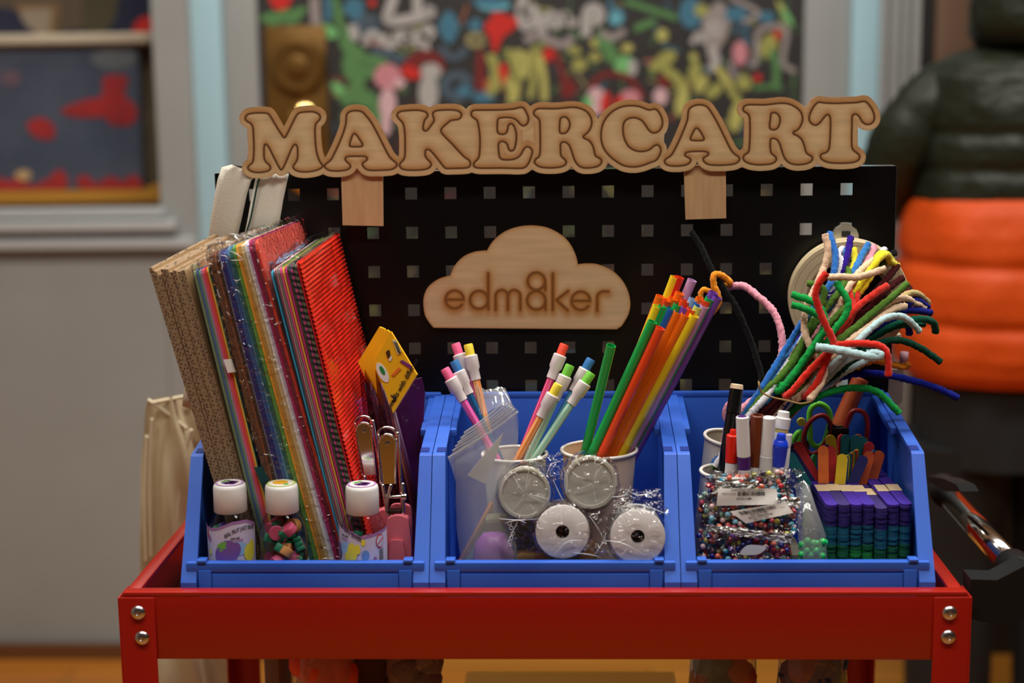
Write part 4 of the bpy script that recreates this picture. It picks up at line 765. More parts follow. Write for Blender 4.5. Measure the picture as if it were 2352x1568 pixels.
# ------------------------------------------------------------------ eraser bottles
CLEAR = film('bottle_plastic', scale=8, strength=.12, base=.035, rough=.03, tint=(236, 238, 240))
LAB = M('label_lavender', (206, 200, 228), .4); LABB = M('label_back', (214, 208, 178), .6); VIO = M('label_violet', (160, 118, 176), .4); INK = M('ink', (0, 0, 0))
def onC(C, R, ang, z): return A(C[0]+R*math.sin(ang), C[1]-R*math.cos(ang), z)
def curved(nm, C, R, pts, mt, par, th=.00025, smooth=True):
    """flat artwork (angle in rad, z) wrapped on the bottle"""
    q = cr(np.array(pts, float), .02, True) if smooth else np.array(pts, float); n = len(q)
    c = q.mean(0); v = [onC(C, R, *c)]+[onC(C, R, a, z) for a, z in (q+c)/2]+[onC(C, R, a, z) for a, z in q]
    f = [(0, 1+i, 1+(i+1) % n) for i in range(n)]+[(1+i, 1+n+i, 1+n+(i+1) % n, 1+(i+1) % n) for i in range(n)]
    return mesh(nm, v, f, mt, par)
def bottle(cx, cyp, lab, front, fruit, seed):
    pT = P(cx, cyp, .044); Y = .0465; pT = P(cx, cyp, Y); C = A(pT[0], Y, ZF); H = pT[2]-ZF; R = .0205
    b = empty('eraser_bottle', C, lab, 'bottle', 'clear eraser bottles with white caps')
    prof = [(0.0005, R*.9), (.003, R), (H-.046, R), (H-.040, R*.96), (H-.033, R*.84), (H-.027, R*.68), (H-.0255, .0125), (H-.02, .0125)]
    lathe('bottle_body', C, A(0, 0, 1), prof, CLEAR, b, n=48, caps=(True, False), sharp=None)
    cp = lathe('cap', C, A(0, 0, 1), [(H-.0255, .0138), (H-.0250, .0143), (H-.0045, .0141), (H-.0022, .0135), (H-.001, .0120), (H-.001, 0)], WHITEP, b, n=64, caps=(True, False), sharp=50, wave=lambda q, t: 1+(.006*math.cos(q*32) if .0 < t < H-.006 and t > H-.0235 else 0))
    zt = ZF+H-.0008
    def disc(nm, r_, dx, dy, dz_, mt, n=24, sy=1): 
        return lathe(nm, A(C[0]+dx, C[1]+dy, zt+dz_), A(0, 0, 1), [(0, r_), (.0002, r_), (.0002, 0)], mt, cp, n=n)
    disc('cap_sticker', .0122, 0, 0, 0, M('sticker_'+fruit, {'grape': (186, 140, 196), 'orange': (196, 214, 110)}[fruit], .4)); disc('cap_sticker', .0105, 0, 0, .0002, M('sticker_white', (236, 232, 226), .4))
    if fruit == 'grape':
        for (dx, dy, rr) in [(0, -.0015, .0034), (.004, -.002, .003), (-.0035, -.003, .0028), (.0015, .0015, .0032), (.005, .001, .0026), (-.001, -.005, .0026), (.003, -.005, .0028)]: disc('printed_grape', rr, dx, dy, .0004, M('grape_print', (122, 66, 150), .4))
        for (dx, dy) in [(-.004, .004), (-.006, .002), (-.002, .0055)]: disc('printed_leaf', .002, dx, dy, .0004, M('leaf_print', (110, 180, 70), .4))
    else:
        disc('printed_orange', .0066, -.001, .001, .0004, M('orange_print', (240, 176, 40), .4)); disc('printed_leaf', .0022, .005, -.005, .0006, M('leaf_print', (0, 0, 0)))
    LR = R+.0003; zl = 0
    if front is not None:
        top = front
        ang = np.linspace(-1.45, 1.45, 41); zz = np.interp(ang, [a for a, _ in top], [z for _, z in top])
        def band(nm, z0, z1, Rr, mt):
            v = []; f = []
            for k, a in enumerate(ang): v += [onC(C, Rr, a, z0[k]), onC(C, Rr, a, z1[k])]
            for k in range(len(ang)-1): f.append((2*k, 2*k+2, 2*k+3, 2*k+1))
            return mesh(nm, v, f, mt, b, True)
        band('label', np.full(41, ZF+.002), zz, LR, LAB); band('label_border', zz-.0022, zz+.0003, LR+.0002, VIO)
    else:
        ang = np.linspace(1.25, 2*PI-1.25, 41); v = []; f = []
        for k, a in enumerate(ang): v += [onC(C, LR, a, ZF+.002), onC(C, LR, a, ZF+.062+.010*math.cos(a-PI))]
        for k in range(40): f.append((2*k, 2*k+2, 2*k+3, 2*k+1))
        mesh('label', v, f, LABB, b, True)
    return b, C, R, H
def wraptext(s, C, R, a0, z0, size, slope, par, mt=INK, bold=.0001, curve=0., xs=.62):
    tv, tf = textvf(s, size, bold); v = []
    for x, y, _ in tv:
        x *= xs; v.append(onC(C, R, a0+x/R, z0+y+slope*x+curve*x*x))
    mesh('printed_text', v, tf, mt, par)
def shapes(C, R, b, items):
    for nm, a, z, ra, rz, mt in items: curved(nm, C, R, [(a+ra*math.cos(t), z+rz*math.sin(t)) for t in np.linspace(0, 2*PI, 12, endpoint=False)], mt, b)
GRP = M('grape_label', (120, 84, 158), .4); BAN = M('yellow_label', (230, 218, 70), .4); LEAF = M('leaf_print', (110, 180, 70), .4); LBL = M('lightblue_label', (150, 190, 230), .4); REDI = M('red_ink', (200, 50, 50), .4); PKI = M('pink_ink', (232, 160, 170), .4)
zlab = lambda x, y: P(x, y, .0265)[2]
b, C, R, H = bottle(527, 1106, 'eraser bottle with a grape cap and lavender label, at the far left', [(-1.5, zlab(0, 1213)), (-.75, zlab(0, 1217)), (-.35, zlab(0, 1213)), (.25, zlab(0, 1200)), (.85, zlab(0, 1199)), (1.5, zlab(0, 1216))], 'grape', 1)
z0 = ZF+.0
wraptext('REAL FRUIT JUICY ERASER', C, R+.0008, .62, zlab(0, 1218), .0050, .14, b, curve=-16., xs=.52); wraptext('(mini sets)', C, R+.0008, .35, zlab(0, 1237), .0030, .05, b); wraptext('TEST IN INSIDE', C, R+.0008, .38, zlab(0, 1243), .0030, .05, b, VIO)
shapes(C, R+.0007, b, [('printed_arc', .45, zlab(0, 1262), .42, .006, LBL), ('printed_red_mark', -1.0, zlab(0, 1232), .05, .005, REDI), ('printed_moon', -.85, zlab(0, 1241), .10, .003, VIO), ('printed_star', -.85, zlab(0, 1272), .08, .0025, BAN)])
shapes(C, R+.0010, b, [('printed_grapes', .05, zlab(0, 1268), .40, .0105, GRP), ('printed_grapes', -.32, zlab(0, 1276), .2, .007, GRP), ('printed_grapes', .38, zlab(0, 1262), .18, .006, GRP), ('printed_leaf', -.1, zlab(0, 1252), .2, .003, LEAF), ('printed_leaf', -.28, zlab(0, 1258), .14, .0035, LEAF), ('printed_fruit', .95, zlab(0, 1274), .26, .008, BAN), ('printed_fruit', 1.1, zlab(0, 1262), .12, .006, BAN)])
B1 = (C, R, H)
b, C, R, H = bottle(646, 1107, 'eraser bottle with an orange cap, its bare front showing pink and green erasers', None, 'orange', 2); B2 = (C, R, H)
b, C, R, H = bottle(831, 1109, 'eraser bottle with a grape cap beside the pink hole punches', [(-1.5, zlab(0, 1206)), (-1.0, zlab(0, 1211)), (-.3, zlab(0, 1224)), (.05, zlab(0, 1234)), (.5, zlab(0, 1230)), (1.5, zlab(0, 1220))], 'grape', 3); B3 = (C, R, H)
wraptext('FRUIT JUICY ERASER', C, R+.0008, -.52, zlab(0, 1225), .0052, -.52, b, xs=.52); wraptext('(mini sets)', C, R+.0008, -.7, zlab(0, 1234), .0030, -.1, b); wraptext('IN INSIDE', C, R+.0008, -.75, zlab(0, 1243), .0030, -.1, b, VIO)
shapes(C, R+.0007, b, [('printed_arc', -.6, zlab(0, 1264), .4, .006, LBL), ('printed_star', .12, zlab(0, 1247), .09, .003, BAN), ('printed_drop', .2, zlab(0, 1276), .16, .0045, M('mid_blue', (110, 150, 205), .4)), ('warning_ring', .85, zlab(0, 1248), .20, .0062, REDI), ('printed_dot', .6, zlab(0, 1286), .08, .002, VIO)])
shapes(C, R+.0010, b, [('printed_grapes', -1.15, zlab(0, 1272), .2, .008, GRP), ('printed_fruit', -.35, zlab(0, 1270), .22, .0085, BAN), ('printed_fruit', -.1, zlab(0, 1262), .10, .0045, BAN), ('printed_fruit', -.5, zlab(0, 1281), .22, .005, BAN), ('warning_ring_inner', .85, zlab(0, 1248), .165, .0050, LAB)])
curved('warning_slash', C, R+.0013, [(.72, zlab(0, 1253)), (.75, zlab(0, 1255)), (.99, zlab(0, 1243)), (.96, zlab(0, 1241))], REDI, b, smooth=False)
for k in range(9): curved('barcode_bar', C, R+.0010, [(.80, zlab(0, 1266+k*3)), (1.02, zlab(0, 1266+k*3)), (1.02, zlab(0, 1267.4+k*3)), (.80, zlab(0, 1267.4+k*3))], INK, b, smooth=False)
# fruit-shaped erasers inside
def eraser_proto(nm, c1, c2, lab):
    r = empty(nm, (0, 0, -1), lab, 'eraser', lab)
    mesh('eraser_body', *[x for x in lathevf(A(0, 0, -1), A(0, 0, 1), [(0, .0060), (.0005, .0065), (.0066, .0065), (.0072, .0060)], 18)], M('er_'+nm+'1', c1, .5, sub=.1), r, True, sharp=40)
    mb = MB()
    for k in range(3): mb.add(*slabvf(A(-.0062+.0043*k, .0022, -1), A(.0040, 0, 0), A(0, .0062, 0), A(0, 0, .0072), .0008))
    mb.out('eraser_leaf', M('er_green', (10, 122, 84), .5), r, True, sharp=40); return r
ER = [eraser_proto('strawberry_eraser', (212, 84, 118), 0, 'pink eraser with green leaf'), eraser_proto('peach_eraser', (240, 166, 96), 0, 'peach-orange eraser with green leaf'), eraser_proto('grape_eraser', (96, 66, 170), 0, 'purple eraser with green leaf'), eraser_proto('banana_eraser', (214, 196, 50), 0, 'yellow eraser with green leaf')]
from mathutils import Euler
def put_er(proto, loc, rot, grp):
    r = proto.copy(); COL.objects.link(r); r.location = tuple(loc); r.rotation_euler = rot; r['label'] = grp; r['group'] = grp
    for ch in proto.children:
        c = ch.copy(); COL.objects.link(c); c.parent = r
spec = [(B1, ZF+.022, ZF+H-.045, [2, 2, 2, 3], 'in the far left bottle', 18), (B2, ZF+.004, ZF+H-.036, [0]*9+[1], 'in the bottle without a front label', 60), (B3, ZF+.030, ZF+H-.046, [2, 3, 2, 0], 'in the bottle beside the hole punches', 12)]
NM = ['pink and green eraser', 'peach-coloured eraser', 'purple eraser', 'yellow eraser']
for (C, R, H), z0, z1, ks, where, n in spec:
    pl = []
    for tr in range(4000):
        if len(pl) >= n: break
        a = random.uniform(-PI, PI); rr = (R-.0076)*math.sqrt(random.random()); q = A(C[0]+rr*math.cos(a), C[1]+rr*math.sin(a), random.uniform(z0+.003, z1))
        if all(np.linalg.norm(q-p) > .0104 for p in pl):
            pl.append(q); k = random.choice(ks); put_er(ER[k], q, Euler([random.uniform(0, 6) for _ in range(3)]), NM[k]+' '+where)
for e in ER:
    for ch in list(e.children): bpy.data.objects.remove(ch)
    bpy.data.objects.remove(e)
# hole punches
PINK = M('pink_rubber', (220, 108, 120), .5, sub=.05)
ZH = Zm(400, 900, 3.409)
def HP(x, y, Y): return P(*ZH(x, y), Y)
def punch(top, low, lab, Y, w_, rod=None):
    r = empty('hole_punch', HP(low[0], 1330, Y)*A(1, 1, 0)+A(0, 0, ZF), lab, 'hole punch')
    a = HP(*top, Y-.004); b = HP(*low, Y-.002); d = b-a; s = nrm(np.cross(d, A(0, 1, 0))); s = s if s[0] > 0 else -s
    pts = []
    for t in np.linspace(0, PI, 13): pts.append(a+nrm(d)*w_/2*(1-math.sin(t))+s*(-w_/2*math.cos(t)))
    pts += [b+s*w_*.36, b-s*w_*.36]
    prism('lever', pts, A(0, .0022, 0), CHROME, r)
    tube('lever_rim', pts[:14]+[pts[14]][:0], .0009, CHROME, r, n=8, step=.002)
    lathe('lever_stud', a+nrm(d)*w_*.55, A(0, -1, 0), [(0, .0022), (.0008, .002), (.001, 0)], STEEL, r, n=16)
    hk = HP(top[0], top[1], Y+.006); tube('spring_wire', [hk+s*(w_*.55*math.cos(t))+A(0, 0, w_*.42*math.sin(t)) for t in np.linspace(-.3, PI+.3, 12)]+[b-s*w_*.5], .0012, CHROME, r, n=8)
    tube('side_plate', [a+s*w_*.55+A(0, .008, 0), b+s*w_*.62+A(0, .008, 0), b+s*w_*.7+nrm(d)*.030+A(0, .004, 0)], .0016, CHROME, r, n=8)
    tube('side_plate', [b-s*w_*.4, b-s*w_*.2+nrm(d)*.028], .0016, CHROME, r, n=8)
    return r, a, b, s, nrm(d)
r, a, b, s, d = punch((1478, 240), (1535, 650), 'left chrome hole punch standing behind the grape-capped bottle', .088, .0135)
prism('pink_grip', pxpoly([(1500, 1010), (1530, 950), (1600, 935), (1660, 960), (1680, 1330), (1510, 1330)], .082, ZH, True, .9), A(0, .012, 0), PINK, r, True)
r, a, b, s, d = punch((1668, 330), (1685, 720), 'right chrome hole punch with pink grips beside the purple folder', .062, .0145)
tube('pivot_rod', [HP(1640, 822, .060), HP(1820, 818, .060)], .0016, CHROME, r, n=12, smooth=False)
lathe('pivot_rod', HP(1800, 818, .060)-A(.002, 0, 0), A(1, 0, 0), [(0, .0026), (.002, .003), (.004, .0026)], CHROME, r, n=16)
tube('jaw', [HP(1700, 720, .06), HP(1665, 860, .06), HP(1680, 960, .06), HP(1780, 975, .06), HP(1795, 860, .06), HP(1790, 710, .06)], .0017, CHROME, r, n=8)
box('jaw_block', HP(1672, 955, .058)-A(0, 0, 0), HP(1785, 905, .068), M('dark_steel', (70, 50, 46), .3, .8), r, bev=.0008)
prism('pink_grip', pxpoly([(1660, 1040), (1690, 985), (1745, 968), (1800, 980), (1838, 1030), (1845, 1335), (1668, 1335)], .0525, ZH, True, .9), A(0, .009, 0), PINK, r, True)
prism('pink_grip_tab', pxpoly([(1690, 1190), (1700, 1165), (1745, 1158), (1785, 1165), (1795, 1190), (1800, 1340), (1688, 1340)], .0500, ZH, True, .9), A(0, .003, 0), PINK, r, True)
prism('pink_grip', pxpoly([(1790, 930), (1825, 890), (1852, 930), (1862, 1080), (1850, 1330), (1800, 1330)], .066, ZH, True, .9), A(0, .006, 0), PINK, r, True)
prism('pink_grip', pxpoly([(1690, 905), (1720, 880), (1775, 885), (1790, 960), (1680, 975)], .070, ZH, True, .9), A(0, .004, 0), PINK, r, True)

# ------------------------------------------------------------------ middle bin: cups, pencils, straws
CUPM = M('paper_cup', (214, 204, 196), .7); CUPR = M('cup_rim', (228, 220, 212), .6)
def cup(cx, cy, Y, rpx, lab, tilt=(0, 0), H=None, col=CUPM):
    p = P(cx, cy, Y); R = rpx*mm(p); h = H or p[2]-ZF-.001
    r = empty('paper_cup', A(p[0]-tilt[0]*h, p[1]-tilt[1]*h, ZF), lab, 'cup')
    d = nrm(A(tilt[0], tilt[1], 1)); o = p-d*h
    lathe('cup_wall', o, d, [(0, R*.66), (h*.5, R*.83), (h-.002, R*.985), (h-.002, R*.965), (h*.5, R*.81), (.004, R*.64), (.004, 0)], col, r, n=48, caps=(True, False))
    a, b, _ = frame(d); tube('rolled_rim', [p+a*R*math.cos(t)+b*R*math.sin(t)-d*.001 for t in np.linspace(0, 2*PI, 32, endpoint=False)], .0016, CUPR, r, n=8, closed=True, step=.01)
    return p, R, d, o
pA, RA, _, _ = cup(1182, 1040, .135, 74, 'white paper cup of striped pencils behind the zip bag')
pB, RB, _, oB = cup(1376, 1030, .135, 86, 'tan-lined paper cup holding the bunch of straws', col=M('tan_cup', (222, 190, 164), .7))
def pencil(top, low, Yt, Yl, er, body, lab, stripes=(240, 200, 200)):
    a = P(*top, Yt); b = P(*low, Yl); d = nrm(a-b); L = (a[2]-ZF-.012)/d[2]; o = a-d*L
    r = empty('pencil', o, lab, 'pencil', 'striped pencils with coloured erasers')
    m_ = bpy.data.materials.get('pencil_'+body)
    lathe('barrel', o, d, [(0, .0003), (.012, .0036), (L-.031, .0036)], stripe_mat(body), r, n=16, sx=1.)
    lathe('ferrule', o+d*(L-.034), d, [(0, .0040), (.0005, .0046), (.009, .0046), (.0115, .0060), (.0225, .0062), (.0235, .0055)], M('ferrule_white', (226, 214, 214), .45), r, n=20)
    lathe('eraser', o+d*(L-.0115), d, [(0, .0042), (.0102, .0043), (.0115, .0038), (.0115, 0)], M('pe_'+er, ERC[er], .6), r, n=20)
ERC = {'pink': (246, 104, 150), 'blue': (38, 110, 176), 'yellow': (238, 214, 60), 'red': (236, 72, 44), 'green': (112, 196, 60)}
SC = {'magenta': ((228, 62, 142), (246, 160, 196)), 'pink': ((236, 110, 186), (220, 60, 140)), 'blue': ((20, 92, 142), (14, 66, 112)), 'orange': ((240, 136, 62), (250, 196, 140)), 'skyblue': ((40, 140, 200), (120, 190, 220)), 'palegreen': ((150, 206, 180), (214, 224, 206)), 'crimson': ((222, 40, 112), (240, 130, 160))}
def stripe_mat(k):
    nm = 'pencil_'+k
    if nm in bpy.data.materials: return bpy.data.materials[nm]
    m = bpy.data.materials.new(nm); m.use_nodes = True; nt = m.node_tree; b = nt.nodes['Principled BSDF']; b.inputs['Roughness'].default_value = .3; b.inputs['Coat Weight'].default_value = .4
    g = nt.nodes.new('ShaderNodeNewGeometry'); n = nt.nodes.new('ShaderNodeAttribute'); n.attribute_name = 'around'; mt = nt.nodes.new('ShaderNodeMath'); mt.operation = 'SINE'; ml = nt.nodes.new('ShaderNodeMath'); ml.operation = 'MULTIPLY'; ml.inputs[1].default_value = 2*PI*6
    nt.links.new(n.outputs['Fac'], ml.inputs[0]); nt.links.new(ml.outputs[0], mt.inputs[0]); mx = nt.nodes.new('ShaderNodeMixRGB'); mx.inputs[1].default_value = (*lin(SC[k][0]), 1); mx.inputs[2].default_value = (*lin(SC[k][1]), 1); nt.links.new(mt.outputs[0], mx.inputs[0]); nt.links.new(mx.outputs[0], b.inputs[0]); return m
PEN = [((1021, 846), (1090, 965), .150, .145, 'pink', 'pink', 'pencil with pink eraser leaning lowest at the far left of the cup'), ((1042, 828), (1100, 952), .158, .150, 'blue', 'blue', 'dark blue pencil with blue eraser leaning left'), ((1046, 788), (1098, 948), .172, .160, 'pink', 'pink', 'pencil with pink eraser behind the dark blue pencil'), ((1075, 790), (1110, 946), .165, .152, 'yellow', 'orange', 'orange pencil with yellow eraser leaning left'),
       ((1297, 790), (1198, 1040), .160, .140, 'red', 'crimson', 'crimson pencil with red eraser leaning right'), ((1283, 882), (1190, 1052), .130, .125, 'yellow', 'orange', 'orange pencil with yellow eraser in front of the right-leaning pencils'), ((1310, 838), (1214, 1052), .145, .133, 'green', 'palegreen', 'pale green pencil with green eraser between yellow and blue erasers'), ((1358, 824), (1238, 1042), .158, .145, 'blue', 'skyblue', 'sky blue pencil with blue eraser leaning far right'), ((1359, 856), (1226, 1056), .140, .130, 'green', 'palegreen', 'pale green pencil with green eraser, rightmost of the pencils')]
for a in PEN: pencil(*a[:6], a[6])
for o in [q for q in bpy.data.objects if q.name.split('.')[0] == 'barrel']:
    n = len(o.data.vertices); at = o.data.attributes.new('around', 'FLOAT', 'POINT'); at.data.foreach_set('value', [((i % 16)/16.) for i in range(n)])
SCOL = {'yellow': (250, 222, 40), 'red': (226, 40, 24), 'lilac': (206, 160, 206), 'orange': (252, 116, 20), 'redorange': (246, 76, 30), 'green': (20, 172, 80), 'blue': (20, 100, 190), 'purple': (120, 70, 178), 'lightblue': (140, 184, 224), 'yellowgreen': (214, 222, 110)}
ST_ = [(1504, 736, 'green', 'front'), (1517, 752, 'orange', 'front')]
def straw_mat(c): return M('straw_'+c, SCOL[c], .28, sub=.15, coat=.3)
def straw(tx, ty, Yt, bx, by, Yb, c, lab, grp=None):
    a = P(tx, ty, Yt); b = P(bx, by, Yb); d = nrm(a-b); L = (a[2]-ZF-.008)/d[2]
    # keep the lower end inside the cup
    L = min(L, np.linalg.norm(a-b)+.055); o = a-d*L
    v, f = tubevf([o, a], .0043, n=20, smooth=False, hollow=.90); s = mesh('drinking_straw', v, f, straw_mat(c), None, True, sharp=50); tag(s, lab, 'straw', grp or 'coloured straws in the tan-lined cup')
SW = [(1550, 636, 'yellow', 'tall yellow straw at the back, the highest of the bunch'), (1561, 636, 'red', 'red straw just behind the tallest yellow straw'), (1590, 643, 'lilac', 'tall lilac straw standing out above the bunch'), (1517, 680, 'orange', 'orange straw at the back left of the bunch'), (1533, 689, 'redorange', 'red-orange straw second from the left in the back row'), (1546, 685, 'orange', 'orange straw below the tall yellow straw'), (1562, 673, 'orange', 'orange straw below the tall lilac straw'), (1574, 690, 'redorange', 'red-orange straw in the middle of the bunch'), (1510, 703, 'yellow', 'yellow straw at the left edge of the bunch'), (1523, 703, 'green', 'green straw beside the left yellow straw'), (1534, 704, 'green', 'green straw beside the blue straw'), (1542, 709, 'blue', 'blue straw in the left half of the bunch'), (1558, 699, 'green', 'green straw in the middle of the bunch'), (1575, 706, 'purple', 'purple straw in the middle of the bunch'), (1558, 716, 'orange', 'front orange straw left of the middle'), (1575, 722, 'orange', 'front orange straw right of the middle'), (1588, 709, 'redorange', 'red-orange straw behind the front yellow straw'), (1593, 687, 'lightblue', 'pale blue straw in the back row'), (1605, 696, 'blue', 'blue straw at the right side of the bunch'), (1609, 685, 'orange', 'orange straw at the back right'), (1623, 690, 'redorange', 'red-orange straw beside the right green straw'), (1605, 704, 'yellowgreen', 'yellow-green straw at the right side'), (1618, 702, 'lilac', 'lilac straw at the right side'), (1595, 724, 'yellow', 'front yellow straw at the right of the bunch'), (1631, 685, 'green', 'green straw near the right edge'), (1639, 671, 'purple', 'purple straw at the back right edge'), (1648, 682, 'purple', 'purple straw at the rightmost edge')]
for (x, y, c, lb) in SW:
    t = (x-1505)/145.; k = (730-y)/90.; straw(x, y, .106+.032*k, 1366+t*88, 1052, .130+.032*k, c, lb)
straw(1499, 738, .100, 1355, 1052, .124, 'green', 'long green straw in front at the left of the bunch'); straw(1517, 753, .097, 1376, 1056, .120, 'redorange', 'orange straw in front crossing the bunch'); straw(1404, 793, .112, 1342, 1045, .137, 'green', 'lone green straw standing left of the bunch')

# pipe cleaners
PC = {'blue': (24, 104, 190), 'violet': (50, 20, 140), 'sky': (36, 120, 196), 'yellow': (246, 226, 30), 'white': (228, 224, 232), 'pink': (244, 160, 178), 'cream': (242, 204, 170), 'olive': (84, 122, 44), 'maroon': (70, 14, 16), 'red': (226, 34, 10), 'green': (24, 156, 70), 'paleblue': (188, 220, 224), 'dkgreen': (8, 84, 64), 'navy': (14, 26, 130), 'orange': (250, 150, 10), 'gold': (196, 176, 110), 'lilac': (196, 170, 220), 'magenta': (206, 40, 100), 'black': (3, 3, 3), 'vdkgreen': (6, 56, 40)}
def pc_mat(c):
    m = M('chenille_'+c, PC[c], .95, spec=.1, sheen=.06 if sum(PC[c]) < 260 else .3, bump=(1600, .8, .0012)); return m
ZP = Zm(1580, 500, 3.409)
def pipe(pts, c, Y0, Y1, lab, r=.0031, conv=ZP, grp=None, Ys=None, nm='pipe_cleaner'):
    n = len(pts); q = []
    for i, p in enumerate(pts):
        Y = Y0+(Y1-Y0)*i/(n-1) if Ys is None else Ys[i]; q.append(P(*conv(*p), Y))
    v, f = tubevf(q, r, n=11, step=.0016, fuzz=.19); o = mesh(nm, v, f, pc_mat(c), None, True); tag(o, lab, 'pipe cleaner', grp); return o
G = 'pipe cleaners tied in a bunch'
def base(k):   # where a stem sits in the tied bundle, k = 0 (left edge) .. 1 (right edge)
    return [(150+330*k, 1960-40*k), (380+390*k, 1590-20*k), (575+370*k, 1330+90*k)]
